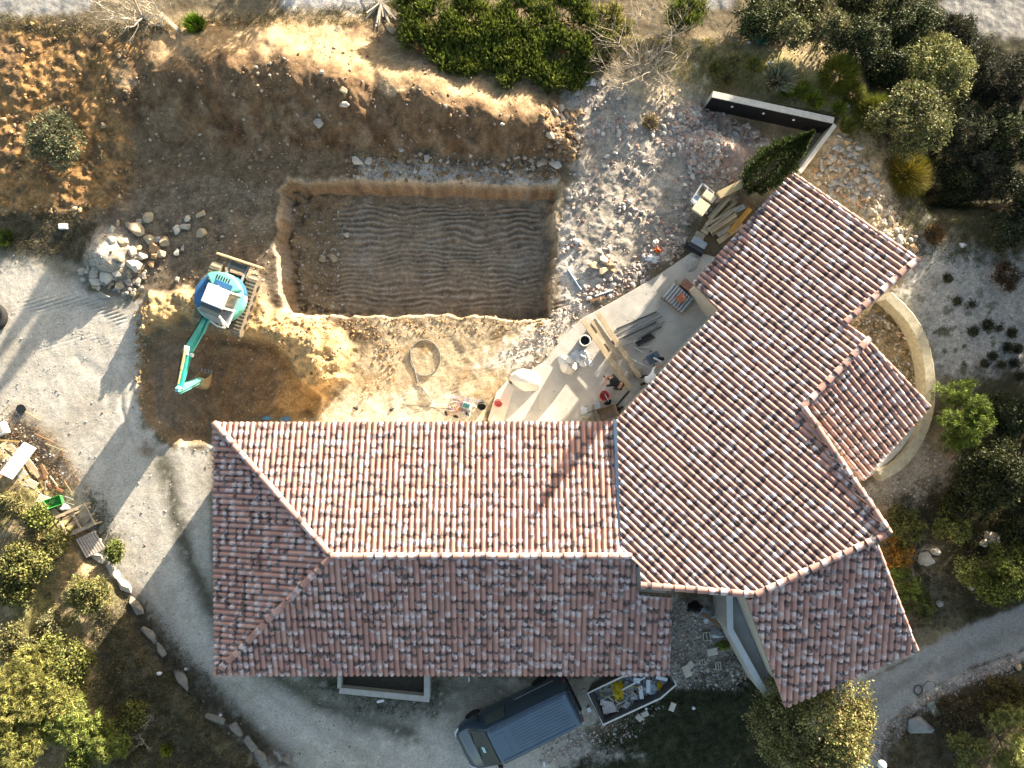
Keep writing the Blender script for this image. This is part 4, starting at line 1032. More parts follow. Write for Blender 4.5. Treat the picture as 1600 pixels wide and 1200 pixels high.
boom = obj('boom', boxchain([B0, mid, B1 + (mid - B1) * .15, B1 + (B2 - B1) * .15, B1.lerp(B2, .6), B2], [.20, .22, .22, .22, .20, .17], [.22, .28, .34, .34, .26, .17]), teal, ex, bevel=.02)
mb = MB(); mb.box(E(327, 490, 1.05), (.32, .32, .5), rz=ah); obj('swing_post', mb, teald, ex, bevel=.04)
mb = MB(); mb.tube([B0 + bs * .17 - bd * .1 + Up * .05, mid + bs * .17 - Up * .05], .055, 10); mb.tube([mid + bs * .17 - Up * .05, B1 + bs * .13 - Up * .1], .03, 8)
obj('boom_cylinder', mb, tealp, boom, smooth=True)
mb = MB(); mb.box(B1 + Up * .19, (.34, .20, .05), rz=math.atan2(bd.y, bd.x)); obj('boom_guard', mb, mat('dusty_white', (.58, .56, .5), .7, 0, .15, 4), boom, bevel=.01)
mb = MB(); mb.tube([B1 + Up * .25 + bs * -.02, B1.lerp(B2, .5) + Up * .25], .05, 10); mb.tube([B1.lerp(B2, .5) + Up * .25, B2 - bd * .18 + Up * .22], .028, 8); obj('arm_cylinder', mb, mat('dusty_orange_paint', (.50, .33, .13), .6, 0, .3, 4), boom, smooth=True)
mb = MB(); mb.box(B1 + bs * .17 + Up * .02 + bd * .15, (.14, .12, .12), rz=math.atan2(bd.y, bd.x)); obj('work_lamp', mb, whitep, boom, bevel=.02)
mb = MB(); pth = [B0 + Up * .2 - bs * .08, mid + Up * .22 - bs * .1, B1 + Up * .2 - bs * .13, B1.lerp(B2, .5) + Up * .18 - bs * .12, B2 + Up * .12 - bs * .1]
mb.tube(pth, .02, 6); obj('hydraulic_hose', mb, rub, boom, smooth=True)
D1 = E(313, 592, .62)
dip = obj('dipper', boxchain([B2 - (D1 - B2).normalized() * .28, B2, B2.lerp(D1, .5), D1], [.14, .16, .15, .13], [.14, .24, .2, .13]), tealp, ex, bevel=.015)
mb = MB(); dd = (D1 - B2).normalized(); ff = bd * .2; mb.tube([B2 + ff + dd * .1, B2.lerp(D1, .55) + ff], .045, 10); mb.tube([B2.lerp(D1, .55) + ff, D1 + ff * .9], .026, 8); obj('bucket_cylinder', mb, tealp, dip, smooth=True)
mb = MB(); mb.beam(D1 + bd * .18, D1 + bd * .05 - Up * .25, .06, .06); mb.tube([B2 - bs * .14, B2 + bs * .14], .05, 10); mb.tube([D1 - bs * .12, D1 + bs * .12], .045, 10); obj('link_pins', mb, steel, dip)
prof = [(0.02, .55), (.34, .50), (.46, .26), (.36, .03), (.10, -.06), (-.22, .02)]
bo = D1 - Up * .52 - bd * .06; mb = MB(); bw = .24
rings = []
for s_ in (-bw, bw): rings.append([bo + bs * s_ + bd * f + Up * z for f, z in prof] + [bo + bs * s_ + bd * f * .9 + Up * (z * .9 + .03) for f, z in prof[::-1]])
mb.loft(rings)
for s_ in (-bw, bw - .02):
    a_ = [bo + bs * s_ + bd * f + Up * z for f, z in prof]; b_ = [p + bs * .02 for p in a_]; n_ = len(a_)
    mb.add(a_ + b_, [tuple(range(n_ - 1, -1, -1)), tuple(range(n_, 2 * n_))] + [(i, (i + 1) % n_, n_ + (i + 1) % n_, n_ + i) for i in range(n_)])
bk = obj('bucket', mb, rustm, ex, bevel=.004)
mb = MB(); [mb.box(bo + bs * s_ - bd * .27 + Up * .02, (.14, .05, .04), rz=math.atan2(bd.y, bd.x)) for s_ in (-.2, -.07, .07, .2)]; obj('bucket_teeth', mb, steel, bk)

# ---------------------------------------------------------------- van
vc = (W(757, 1146, 1.95) + W(787, 1191, 1.95) + W(884, 1083, 1.95) + W(911, 1131, 1.95)) / 4
vd = Vector((-.896, -.444, 0)).normalized(); vc = vc + vd * .72; vc.z = gz(vc.x, vc.y)
van = thing('van', 'dark blue panel van with ribbed roof parked in the shade south of the house', 'van', vc, math.atan2(vd.y, vd.x))
vp = mat('navy_van_paint', (.030, .055, .085), .35, .2, .08, 2, 0, .5, .4); vroof = mat('skylit_roof_paint', (.095, .14, .18), .35, .3, .1, 2, 0, .5, .2)  # roof is a lighter copy of the van colour, standing for sky reflection
def sect(x, w, rw, zr, zb=.28, zw=1.05):
    pts = [(w * .95, zb), (w, zb + .25), (w, zw)]
    for t_ in (.5, .85): pts.append((w + (rw - w) * t_, zw + (zr - zw) * (t_ * .95)))
    pts += [(rw, zr - .05), (rw - .07, zr - .005), (0, zr + .012)]
    return [Vector((x, y, z)) for y, z in pts] + [Vector((x, -y, z)) for y, z in pts[::-1] if y != 0]
secs = [sect(-2.47, .88, .66, 1.80, .40), sect(-2.42, .93, .71, 1.93), sect(-2.0, .96, .76, 1.955), sect(.6, .97, .76, 1.95), sect(1.02, .97, .74, 1.90), sect(1.45, .97, .76, 1.52), sect(1.82, .96, .82, 1.20, zw=1.0), sect(2.15, .90, .78, 1.08, zw=.9), sect(2.38, .78, .66, .93, .30, .75), sect(2.47, .64, .55, .68, .34, .55)]
vb = obj('van_body', MB().loft(secs), vp, van, smooth=True)
mb = MB(); q = [(1.05, .70, 1.905), (1.05, -.70, 1.905), (1.80, -.80, 1.235), (1.80, .80, 1.235)]; mb.add([Vector(p) for p in q] + [Vector(p) + Vector((.01, 0, .015)) for p in q], [(0, 1, 2, 3), (7, 6, 5, 4), (0, 4, 5, 1), (1, 5, 6, 2), (2, 6, 7, 3), (3, 7, 4, 0)]); ws = obj('windscreen', mb, gl, van)
mb = MB(); mb.box((1.48, .05, 1.57), (.16, .24, .008), ry=.72); obj('sticker', mb, mat('pale_sticker', (.35, .6, .6), .6, 0, .05), ws)
mb = MB(); mb.tube([(1.80, .5, 1.27), (1.68, -.1, 1.40)], .012, 6); mb.tube([(1.80, -.2, 1.27), (1.70, -.7, 1.38)], .012, 6); obj('wiper', mb, rub, ws)
mb = MB(); mb.prism([(-2.36, -.66), (.92, -.66), (1.0, -.60), (1.0, .60), (.92, .66), (-2.36, .66)], 1.945, 1.972); rp = obj('roof_panel', mb, vroof, van, bevel=.012)
mb = MB(); [mb.box((-1.0, y, 1.977), (2.3, .035, .02)) for y in np.linspace(-.46, .46, 9)]; mb.box((.60, 0, 1.976), (.36, .86, .018)); obj('roof_ribs', mb, vroof, rp, bevel=.006)
mb = MB(); [mb.box((-.68, s_ * .60, 1.978), (3.1, .03, .018)) for s_ in (-1, 1)]; obj('roof_gutter', mb, vp, rp)
for s_ in (-1, 1):
    for x in (-1.45, 1.55):
        mb = MB(); mb.lathe([(.20, -.10), (.32, -.11), (.34, -.05), (.34, .05), (.32, .11), (.20, .10)], 24); w_ = obj('wheel', mb, rub, van, smooth=True); w_.location = (x, s_ * .86, .33); w_.rotation_euler = (math.pi / 2, 0, 0)
        mb = MB(); mb.lathe([(.20, -.10), (.18, .09)], 20); r__ = obj('rim', mb, steel, w_)
    mb = MB(); mb.box((1.28, s_ * 1.10, 1.12), (.14, .22, .26)); mb.beam((1.35, s_ * .92, 1.1), (1.30, s_ * 1.02, 1.1), .06, .05); obj('wing_mirror', mb, rub, van, bevel=.035)
    mb = MB(); mb.add([Vector(p) for p in ((2.16, s_ * .70, .98), (2.16, s_ * .905, .84), (2.40, s_ * .76, .74), (2.42, s_ * .60, .82))], [(0, 1, 2, 3)]); mb.add([Vector(p) + Vector((.03, s_ * .02, .02)) for p in ((2.16, s_ * .70, .98), (2.16, s_ * .905, .84), (2.40, s_ * .76, .74), (2.42, s_ * .60, .82))], [(0, 1, 2, 3)]); obj('headlight', mb, mat('lamp_glass', (.55, .58, .6), .1, 0, .05), van)
    mb = MB(); mb.box((-2.46, s_ * .86, 1.05), (.06, .10, .55)); obj('tail_light', mb, mat('red_lens', (.25, .02, .02), .2, 0, .1), van, bevel=.02)
    mb = MB(); q = [(.10, 1.02), (1.02, 1.10), (.95, 1.72), (.14, 1.74)]; mb.add([Vector((x, s_ * (.975 - .20 * (z - 1.05) / .9), z)) for x, z in q] + [Vector((x, s_ * (.99 - .20 * (z - 1.05) / .9), z)) for x, z in q], [(0, 1, 2, 3), (7, 6, 5, 4), (0, 4, 5, 1), (1, 5, 6, 2), (2, 6, 7, 3), (3, 7, 4, 0)]); obj('side_window', mb, gl, van)
mb = MB(); mb.box((-1.2, -.985, 1.02), (1.7, .03, .035)); mb.box((-1.2, .985, 1.02), (1.7, .03, .035)); obj('door_rail', mb, steel, van, bevel=.006)
mb = MB(); mb.box((2.44, 0, .48), (.12, 1.3, .22)); obj('front_bumper', mb, rub, van, bevel=.05)
mb = MB(); mb.box((2.36, 0, .88), (.04, .9, .035), ry=.5); obj('grille_trim', mb, steel, van)
mb = MB(); mb.box((-2.48, 0, .48), (.12, 1.6, .20)); obj('rear_bumper', mb, rub, van, bevel=.05)
mb = MB(); [mb.box((-2.475, s_ * .36, 1.42), (.02, .52, .46), ry=-.05) for s_ in (-1, 1)]; obj('rear_window', mb, gl, van, bevel=.01)

# ---------------------------------------------------------------- rubbish skip and what lies in it
sk0 = W(985, 1090, 0); SKZ = 1.25
skip = thing('skip', 'open steel rubbish skip with white rim under the south eave, full of scrap', 'skip', sk0)
rimp = [W(x, y, SKZ) - sk0 for x, y in [(916, 1083), (941, 1134), (1033, 1091), (1058, 1069), (1043, 1040), (972, 1056)]]
ctr = sum(rimp, Vector()) / 6
base = [Vector((ctr.x + (p.x - ctr.x) * .80, ctr.y + (p.y - ctr.y) * .84, .12)) for p in rimp]
inn = [Vector((ctr.x + (p.x - ctr.x) * .955, ctr.y + (p.y - ctr.y) * .93, SKZ)) for p in rimp]; inb = [Vector((ctr.x + (p.x - ctr.x) * .77, ctr.y + (p.y - ctr.y) * .80, .18)) for p in rimp]
mb = MB(); n_ = 6; vs = base + rimp + inn + inb
fs = [tuple(range(n_ - 1, -1, -1)), tuple(3 * n_ + i for i in range(n_))]
for r0 in range(3): fs += [(r0 * n_ + i, r0 * n_ + (i + 1) % n_, (r0 + 1) * n_ + (i + 1) % n_, (r0 + 1) * n_ + i) for i in range(n_)]
mb.add(vs, fs); obj('skip_shell', mb, mat('dull_skip_paint', (.10, .105, .10), .6, .2, .4, 4, .2), skip)
mb = MB(); c_ = [(a + b) / 2 + Up * .02 for a, b in zip(rimp, inn)]; mb.tube(c_, .035, 8, closed=True); obj('rim', mb, whitep, skip)
mb = MB(); [mb.tube([rimp[i] * .98 - Up * .35 , rimp[i] * 1.0 - Up * .35 + (rimp[i] - ctr).normalized() * .14], .05, 10) for i in (0, 1, 2, 4)]; obj('lifting_lug', mb, steel, skip)
def prop(name, mb, m, label, cat, group=None, smooth=False, bevel=0.):
    """one-mesh thing built in world coordinates; origin moved to its base"""
    v = np.array(mb.v); o0 = np.array([v[:, 0].mean(), v[:, 1].mean(), v[:, 2].min()]); mb.v = [tuple(p - o0) for p in v]
    o = obj(name, mb, m, None, smooth, bevel, loc=tuple(o0)); return tag(o, label, cat, group)
def plank(a, b, w, h, m, label, group, name='plank', cat='plank', bevel=.004):
    mb = MB(); mb.beam(a, b, w, h); v = np.array(mb.v); o0 = v.mean(0)
    # local x along the plank so the grain follows it
    d = (Vector(b) - Vector(a)).normalized(); L = (Vector(b) - Vector(a)).length
    mb = MB(); mb.box((0, 0, 0), (L, w, h)); o = obj(name, mb, m, None, bevel=bevel); o.location = tuple(o0); o.rotation_euler = d.to_track_quat('X', 'Z').to_euler()
    return tag(o, label, cat, group)
fillp = [ctr + (p - ctr) * .84 for p in rimp]
mb = MB(); rr_ = np.random.default_rng(8)
for i in range(230):
    a_, b_ = rr_.random(), rr_.random(); k = rr_.integers(0, 6); p = ctr + (fillp[k] - ctr) * math.sqrt(a_) * (1 - b_) + (fillp[(k + 1) % 6] - ctr) * math.sqrt(a_) * b_
    p = Vector((p.x, p.y, .62 + .18 * rr_.random())) + sk0; s_ = rr_.uniform(.04, .16)
    mb.box(p, (s_ * rr_.uniform(1, 2.2), s_, s_ * .5), rz=rr_.random() * 6, rx=rr_.normal() * .5, ry=rr_.normal() * .5)
mb.prism([(p.x + sk0.x, p.y + sk0.y) for p in fillp], .2, .62)
kind(tag(obj('skip_rubble', mb, mat('mixed_rubble', (.30, .31, .31), .9, 0, .5, 14, .3)), 'broken plaster and packaging filling the skip', 'rubble'), 'stuff')
def SKp(px, py, z=.9): return W(px, py, z)
wpl = mat('white_pvc', (.62, .64, .66), .5, 0, .12); card = mat('cardboard', (.40, .31, .21), .9, 0, .2, 6); yel = mat('yellow_sheet', (.52, .37, .02), .55, 0, .25, 6, .3)
def crumple(px, py, rx, ry, hgt, m, name, label, cat, group=None, zbase=None, seed=0, rough=.25, n=22, parent_z=None, rot=0.):
    z0 = gz(*W(px, py, 0).xy) if zbase is None else zbase
    c = W(px, py, z0); r = np.random.default_rng(seed); k = (H - z0) / F; mb = MB(); rings = []
    ph = r.random(6) * 6
    for i, t_ in enumerate((1, .93, .78, .55, .3, .08)):
        z = hgt * (1 - t_ ** 2.2) if i else 0
        ring = []
        for j in range(n):
            a_ = 2 * math.pi * j / n; w_ = 1 + rough * (.5 * math.sin(3 * a_ + ph[0] + i) + .35 * math.sin(5 * a_ + ph[1] - i) + .3 * r.normal() * .5)
            x, y = rx * k * t_ * w_ * math.cos(a_), ry * k * t_ * w_ * math.sin(a_)
            ring.append(c + Vector((x * math.cos(rot) + y * math.sin(rot), -x * math.sin(rot) + y * math.cos(rot), z + (hgt * rough * .25 * r.normal() if i else 0))))
        rings.append(ring)
    mb.loft(rings); return prop(name, mb, m, label, cat, group, smooth=name in ('bulk_bag', 'plastic_sheet', 'sand_heap', 'cement_sack'))
crumple(965, 1077, 11, 17, .42, yel, 'plastic_sheet', 'crumpled yellow plastic sheet in the skip', 'plastic sheet', zbase=.7, seed=3, rough=.35, rot=-.2)
crumple(1030, 1071, 5, 8, .2, yel, 'plastic_scrap', 'small yellow packaging scrap near the right end of the skip', 'packaging', zbase=.75, seed=5, rough=.4)
crumple(1016, 1077, 14, 9, .22, mat('pale_blue_bag', (.42, .52, .60), .5, 0, .2), 'plastic_bag', 'pale blue crumpled bag at the right of the skip', 'bag', zbase=.75, seed=6, rough=.45)
crumple(979, 1103, 7, 6, .2, wpl, 'plastic_bag', 'white crumpled bag in the middle of the skip', 'bag', zbase=.75, seed=7, rough=.5)
crumple(991, 1088, 6, 5, .2, wpl, 'plastic_bag', 'small white bag beside the tall white tube in the skip', 'bag', zbase=.8, seed=8, rough=.5)
def pipe(pts, r, m, label, cat='pipe', group=None, name='pipe', n=8): return prop(name, MB().tube(pts, r, n), m, label, cat, group, smooth=True)
for (a, b, w, l) in [((938, 1097), (958, 1102), .22, 'pale board lying at the left of the skip'), ((942, 1110), (962, 1106), .3, 'pinkish board below the pale one in the skip'), ((1000, 1072), (1003, 1092), .16, 'white upright tube of packing foam in the skip'), ((1013, 1062), (1013, 1082), .16, 'white foam tube right of the yellow sheet'), ((1025, 1058), (1043, 1062), .14, 'white gutter offcut near the right rim of the skip'), ((958, 1086), (1008, 1058), .06, 'long white batten lying diagonally across the skip'), ((990, 1062), (1000, 1064), .2, 'white panel scrap against the far rim of the skip')]:
    plank(SKp(*a, .92), SKp(*b, .98), w, .04, wpl if 'white' in l else mat('pale_board', (.46, .42, .40), .8, 0, .15), l, 'scrap in the skip', 'board', 'board')
for i in range(9):
    x, y = 935 + rr_.random() * 75, 1075 + rr_.random() * 40; y = min(y, 1122 - (x - 935) * .45)
    pts = [SKp(x + 9 * math.cos(k * .9 + i) + rr_.normal() * 2, y + 7 * math.sin(k * .9 + i) + rr_.normal() * 2, .92 + .06 * rr_.random()) for k in range(7)]
    prop('cable', MB().tube([tuple(p) for p in smooth_path([tuple(p) for p in pts], 4)], .012, 5), [wpl, mat('grey_cable', (.3, .32, .33), .6), yel][i % 3], 'looped offcut of thin cable among the skip rubbish', 'cable', 'cable offcuts in the skip', smooth=True)
pipe([SKp(943 + 6 * math.cos(a_), 1118 + 6 * math.sin(a_), .8) for a_ in np.linspace(.5, 5.8, 16)], .02, wpl, 'ring of white hose at the lower left of the skip', 'hose')
# small litter round the skip
for x, y, w, h, ro, l, m in [(920, 1107, .16, .2, .3, 'white crumpled cup beside the van and skip', wpl), (1007, 1114, .30, .22, .4, 'grey concrete block fallen beside the skip', conc), (998, 1120, .22, .3, .8, 'second grey block half under the first beside the skip', conc), (1050, 1103, .22, .36, -.35, 'upright grey block on the grass edge', concpale), (850, 1192, .08, .24, .1, 'white bottle lying behind the van', wpl), (1009, 1106, .1, .08, .6, 'tiny white chip at the skip rim', wpl), (733, 1060, .06, .2, 0, 'white scrap under the south eave', wpl), (595, 1094, .3, .1, .2, 'white torn packaging below the planter', wpl), (1083, 1105, .12, .1, .2, 'white can on the dark grass', wpl)]:
    g_ = G(x, y); mb = MB(); mb.box(g_ + Up * .06, (w, h, .12), rz=ro, rx=.1); prop('block' if 'block' in l else 'litter', mb, m, l, 'block' if 'block' in l else 'litter', bevel=.015)
# ---------------------------------------------------------------- things on the patio
pine = wood('pale_pine', (.46, .36, .23)); pined = wood('weathered_plank', (.33, .28, .21)); oakw = wood('brown_timber', (.24, .14, .075)); beamw = wood('orange_beam', (.46, .26, .07)); olive = wood('olive_board', (.25, .21, .12))
for a, b, w, l in [((911, 500), (984, 606), .22, 'longest left plank, running from the barrel to the workers'), ((934, 489), (1000, 590), .20, 'long plank with a bright sunlit head on the patio'), ((926, 500), (967, 558), .24, 'short wide plank in the shadow of its neighbours')]:
    z = .34 if 'short' not in l else .30
    plank(P(*a, z), P(*b, z - .05), w, .05, pine, l, 'long planks on the patio')
for i, (a, b) in enumerate([((930, 520), (930, 500)), ((985, 585), (1004, 578)), ((945, 540), (962, 533))]):
    plank(P(a[0], a[1], .13), P(b[0], b[1], .13), .16, .26, pined, ['block carrying the heads of the long planks', 'block carrying the ends of the long planks', 'middle block under the long planks'][i], 'blocks under the planks', 'block', 'block')
# steel bars
for i, (a, b) in enumerate([((963, 514), (1026, 487)), ((966, 519), (1031, 489)), ((970, 524), (1035, 494)), ((974, 528), (1026, 503)), ((980, 530), (1039, 502)), ((990, 525), (1030, 505)), ((996, 531), (1034, 510)), ((1000, 524), (1028, 508)), ((972, 543), (1002, 529))]):
    plank(P(*a, .03 + .012 * i), P(*b, .03 + .012 * i), .045, .04, [dkm, steel, mat('grey_tube', (.22, .23, .22), .6, .3, .3)][i % 3], ['topmost bar of the fanned steel bars', 'second bar from the top of the fan', 'third bar of the fan', 'fourth bar of the fan', 'longest bar at the fan middle with a socket end', 'light grey tube inside the fan', 'lower grey tube of the fan', 'short dark tube of the fan', 'lowest bar sticking out of the fan to the left'][i], 'steel bars fanned on the patio', 'steel_bar', 'bar')
t_ = thing('folded_trestle', 'folded dark metal trestle at the foot of the steel bars', 'trestle', P(1007, 530))
for i in range(6): mb = MB(); mb.tube([P(992 + i * 1.2, 534 + i * 1.3, .05 + .01 * i) - t_.location, P(1016 + i * 1.4, 522 + i * 1.1, .05 + .01 * i) - t_.location], .02, 6); obj('trestle_tube', mb, dkm, t_, smooth=True)
mb = MB(); mb.tube([P(992, 534, .06) - t_.location, P(999, 542, .1) - t_.location], .022, 6); mb.tube([P(1016, 522, .06) - t_.location, P(1024, 528, .1) - t_.location], .022, 6); obj('trestle_foot', mb, dkm, t_)
for a, b, l in [((989, 544), (1019, 541), 'thin pale batten left of the machine'), ((991, 543), (1004, 550), 'short pale batten crossing the thin one'), ((979, 557), (1019, 577), 'long pale batten pointing at the white shirted worker'), ((980, 560), (993, 585), 'white batten leaning beside the long plank')]:
    plank(P(*a, .05), P(*b, .12), .035, .03, wpl if 'white' in l else mat('pale_batten', (.5, .48, .42), .7), l, 'pale battens on the patio', 'batten', 'batten')
t_ = thing('site_saw', 'blue grey tile saw on wheels in the patio shade', 'saw', P(1018, 560)); L0 = t_.location
mb = MB(); mb.box((0, 0, .42), (.55, .40, .10), rz=.5); obj('saw_table', mb, mat('saw_grey', (.12, .15, .19), .6, .3, .2), t_, bevel=.02)
mb = MB(); [mb.tube([(x, y, .4), (x * 1.3, y * 1.3, 0)], .02, 6) for x, y in ((-.25, -.05), (.05, -.25), (.25, .05), (-.05, .25))]; obj('saw_leg', mb, dkm, t_)
mb = MB(); mb.lathe([(.17, -.03), (.17, .03)], 18); w_ = obj('wheel', mb, rub, t_); w_.location = (.27, -.05, .45); w_.rotation_euler = (1.2, .3, 0)
mb = MB(); mb.beam((-.2, .1, .52), (.3, -.15, .55), .07, .06); obj('saw_rail', mb, whitep, t_); mb = MB(); mb.box((-.1, .08, .55), (.2, .16, .18), rz=.5); obj('motor', mb, mat('saw_blue', (.03, .08, .15), .5), t_, bevel=.03)
# barrel, bag, sand, buckets
t_ = thing('barrel', 'open black barrel with pale rim standing at the head of the planks', 'barrel', P(911, 534)); mb = MB()
mb.lathe([(.20, 0), (.215, .25), (.20, .5), (.215, .78)], 28, capt=False); mb.lathe([(.195, .78), (.185, .3), (.0, .3)], 28, capb=False, capt=False); obj('barrel_body', mb, mat('grey_drum', (.16, .16, .15), .6, 0, .2), t_, smooth=True)
mb = MB(); mb.tube([(.21 * math.cos(a_), .21 * math.sin(a_), .785) for a_ in np.linspace(0, 2 * math.pi, 29)[:-1]], .028, 8, closed=True); obj('rim', mb, concpale, t_, smooth=True)
mb = MB(); mb.lathe([(.19, .50), (.19, .505)], 24); obj('barrel_water', mb, mat('black_water', (.012, .016, .016), .15, 0, .1), t_)
crumple(887, 570, 17, 13, .62, mat('bag_fabric', (.62, .60, .56), .7, 0, .15, 5, .4), 'bulk_bag', 'big slumped white bulk bag of sand with fringed lifting straps', 'bag', zbase=PZ, seed=21, rough=.16, n=30, rot=.8)
crumple(907, 560, 17, 12, .16, mat('bag_skirt', (.70, .69, .66), .6, 0, .12, 5, .4), 'plastic_sheet', 'white plastic sheet spread beside the bulk bag', 'plastic sheet', zbase=PZ, seed=22, rough=.35, n=30, rot=.5)
crumple(822, 594, 25, 17, .40, mat('white_sand', (.70, .66, .58), .95, 0, .1, 8, .4), 'sand_heap', 'rounded heap of white sand on the pale patio corner', 'sand heap', zbase=PZ - .02, seed=23, rough=.09, n=36, rot=.3)
def bucket(px, py, r, h, m, label, inner=None):
    b0 = P(px, py) if px > 775 else G(px, py); t_ = thing('bucket', label, 'bucket', b0)
    mb = MB(); mb.lathe([(r * .8, 0), (r, h)], 24, capt=False); mb.lathe([(r * .93, h), (r * .76, h * .3), (0, h * .3)], 24, capb=False, capt=False); obj('bucket_body', mb, m, t_, smooth=True)
    mb = MB(); mb.tube([(r * math.cos(a_), r * math.sin(a_), h) for a_ in np.linspace(0, 2 * math.pi, 25)[:-1]], .012, 6, closed=True); obj('rim', mb, m, t_, smooth=True)
    mb = MB(); mb.tube([(r * math.cos(a_), .02 + r * .55 * math.sin(a_), h + .01) for a_ in np.linspace(0, math.pi, 13)], .007, 5); obj('handle', mb, steel, t_)
    if inner: mb = MB(); mb.lathe([(r * .86, h * .62), (r * .86, h * .63)], 20); obj('bucket_filling', mb, inner, t_)
    return t_
redp = mat('red_plastic', (.50, .035, .035), .5, 0, .12); blkp = mat('black_plastic', (.015, .015, .016), .5, 0, .2)
bucket(753, 634, .17, .32, blkp, 'round black bucket beside the cable tangle', mat('dark_mortar', (.02, .02, .02), .8)); bucket(778.5, 630, .17, .28, mat('faded_red_plastic', (.55, .13, .11), .5, 0, .12), 'faded red bucket on the sunlit patio corner', mat('pink_mortar', (.52, .14, .12), .8))
bk2 = bucket(943, 618, .19, .32, redp, 'bright red bucket with a mixing tool in the shade near the workers', mat('red_mortar', (.40, .04, .04), .8))
pipe([P(945, 616, .33), P(948, 622, .45), P(951, 627, .5)], .022, mat('tool_blue_grey', (.2, .26, .32), .5, .3), 'grey mixing tool leaning out of the bright red bucket', 'tool', None, 'mixing_tool')
# wheelbarrow
t_ = thing('wheelbarrow', 'brown wheelbarrow with black handles in the corner between the roofs', 'wheelbarrow', P(947, 645), .35)
mb = MB(); rb, rt = [(-.28, -.2), (.22, -.2), (.22, .2), (-.28, .2)], [(-.45, -.32), (.40, -.26), (.40, .26), (-.45, .32)]
vs = [(x, y, .32) for x, y in rb] + [(x, y, .62) for x, y in rt] + [(x * .94, y * .92, .61) for x, y in rt] + [(x, y, .35) for x, y in rb]
mb.add(vs, [(3, 2, 1, 0), (12, 13, 14, 15)] + [(4 * r0 + i, 4 * r0 + (i + 1) % 4, 4 * r0 + 4 + (i + 1) % 4, 4 * r0 + 4 + i) for r0 in range(3) for i in range(4)]); obj('tray', mb, mat('brown_tray', (.26, .20, .14), .8, .1, .3), t_, bevel=.004)
mb = MB(); [mb.tube([(.55, s_ * .05, .25), (.1, s_ * .2, .3), (-.5, s_ * .28, .45), (-.85, s_ * .30, .62)], .018, 6) for s_ in (-1, 1)]; [mb.tube([(-.35, s_ * .24, .38), (-.45, s_ * .26, 0)], .018, 6) for s_ in (-1, 1)]; obj('handle_frame', mb, dkm, t_, smooth=True)
mb = MB(); mb.lathe([(.10, -.04), (.18, -.04), (.19, 0), (.18, .04), (.10, .04)], 20); w_ = obj('wheel', mb, rub, t_, smooth=True); w_.location = (.55, 0, .19); w_.rotation_euler = (math.pi / 2, 0, 0)
crumple(950, 629, 6, 3.5, .2, mat('black_fabric', (.012, .012, .014), .9, 0, .3), 'tool_bag', 'small black tool bag between the red bucket and the wheelbarrow', 'bag', zbase=PZ, seed=31, rough=.25, rot=-.5)
pipe([P(983, 611, .06), P(970, 626, .06), P(958, 640, .08), P(948, 656, .06)], .035, blkp, 'black drain pipe along the wing wall', 'pipe')
for x, y, l in [(912.5, 642, 'left one of two white floor tiles by the west roof'), (933, 634, 'right one of two white floor tiles, beside the brown post')]:
    mb = MB(); mb.box(P(x, y, .02), (.26, .28, .03), rz=.1); prop('floor_tile', mb, wpl, l, 'tile', 'white floor tiles on the patio', bevel=.004)
plank(P(927, 632, .1), P(925, 660, .1), .09, .09, pined, 'brown timber post lying beside the white tiles', None, 'post', 'post')
crumple(917, 654, 8, 5, .14, mat('paper_sack', (.42, .36, .26), .85, 0, .2), 'cement_sack', 'half opened paper cement sack at the west roof edge', 'sack', zbase=PZ, seed=33, rough=.15, rot=.6)
# pallet of slabs with tiles on it
t_ = thing('pallet', 'dark pallet loaded with grey kerb slabs in the patio shade', 'pallet', P(1058, 466), math.atan2(-.64, .77))
mb = MB(); [mb.box((-.48 + .16 * i, 0, .13), (.12, .82, .03)) for i in range(7)]; obj('top_boards', mb, pined, t_); mb = MB(); [mb.box((0, y, .06), (1.08, .1, .11)) for y in (-.36, 0, .36)]; obj('bearers', mb, oakw, t_)
slab = thing('slab_stack', 'grey kerb slabs standing in rows on the patio pallet', 'slabs', P(1058, 466, .15), math.atan2(-.64, .77))
for i in range(8): mb = MB(); mb.box((-.46 + i * .13, 0, .13), (.09, .70, .26)); obj('slab', mb, mat('blue_grey_slab', (.36, .38, .40), .8, 0, .15), slab, bevel=.008)
t_ = thing('tile_stack', 'stack of orange roof tiles on top of the grey slabs', 'tiles', P(1063, 466, .42), .5)
for i in range(5): mb = MB(); mb.tube([(-.13 + i * .065, -.16, .06), (-.13 + i * .065, .16, .06)], .05, 8); obj('roof_tile', mb, mat('new_clay', (.40, .16, .09), .8, 0, .2), t_, smooth=True)
mb = MB(); mb.box(P(1073, 447, .22), (.50, .34, .44), rz=-.7 + math.pi / 2 * 0); prop('brick_stack', mb, mat('stacked_bricks', (.28, .15, .11), .9, 0, .4, 14, .5), 'short stack of brown bricks under the wing eave', 'bricks', bevel=.02)
crumple(1082, 412, 10, 14, .1, mat('cracked_slab', (.37, .35, .31), .9, 0, .25, 6, .5), 'broken_slab', 'cracked concrete slab at the upper end of the patio', 'slab', zbase=PZ, seed=40, rough=.12, rot=.6)
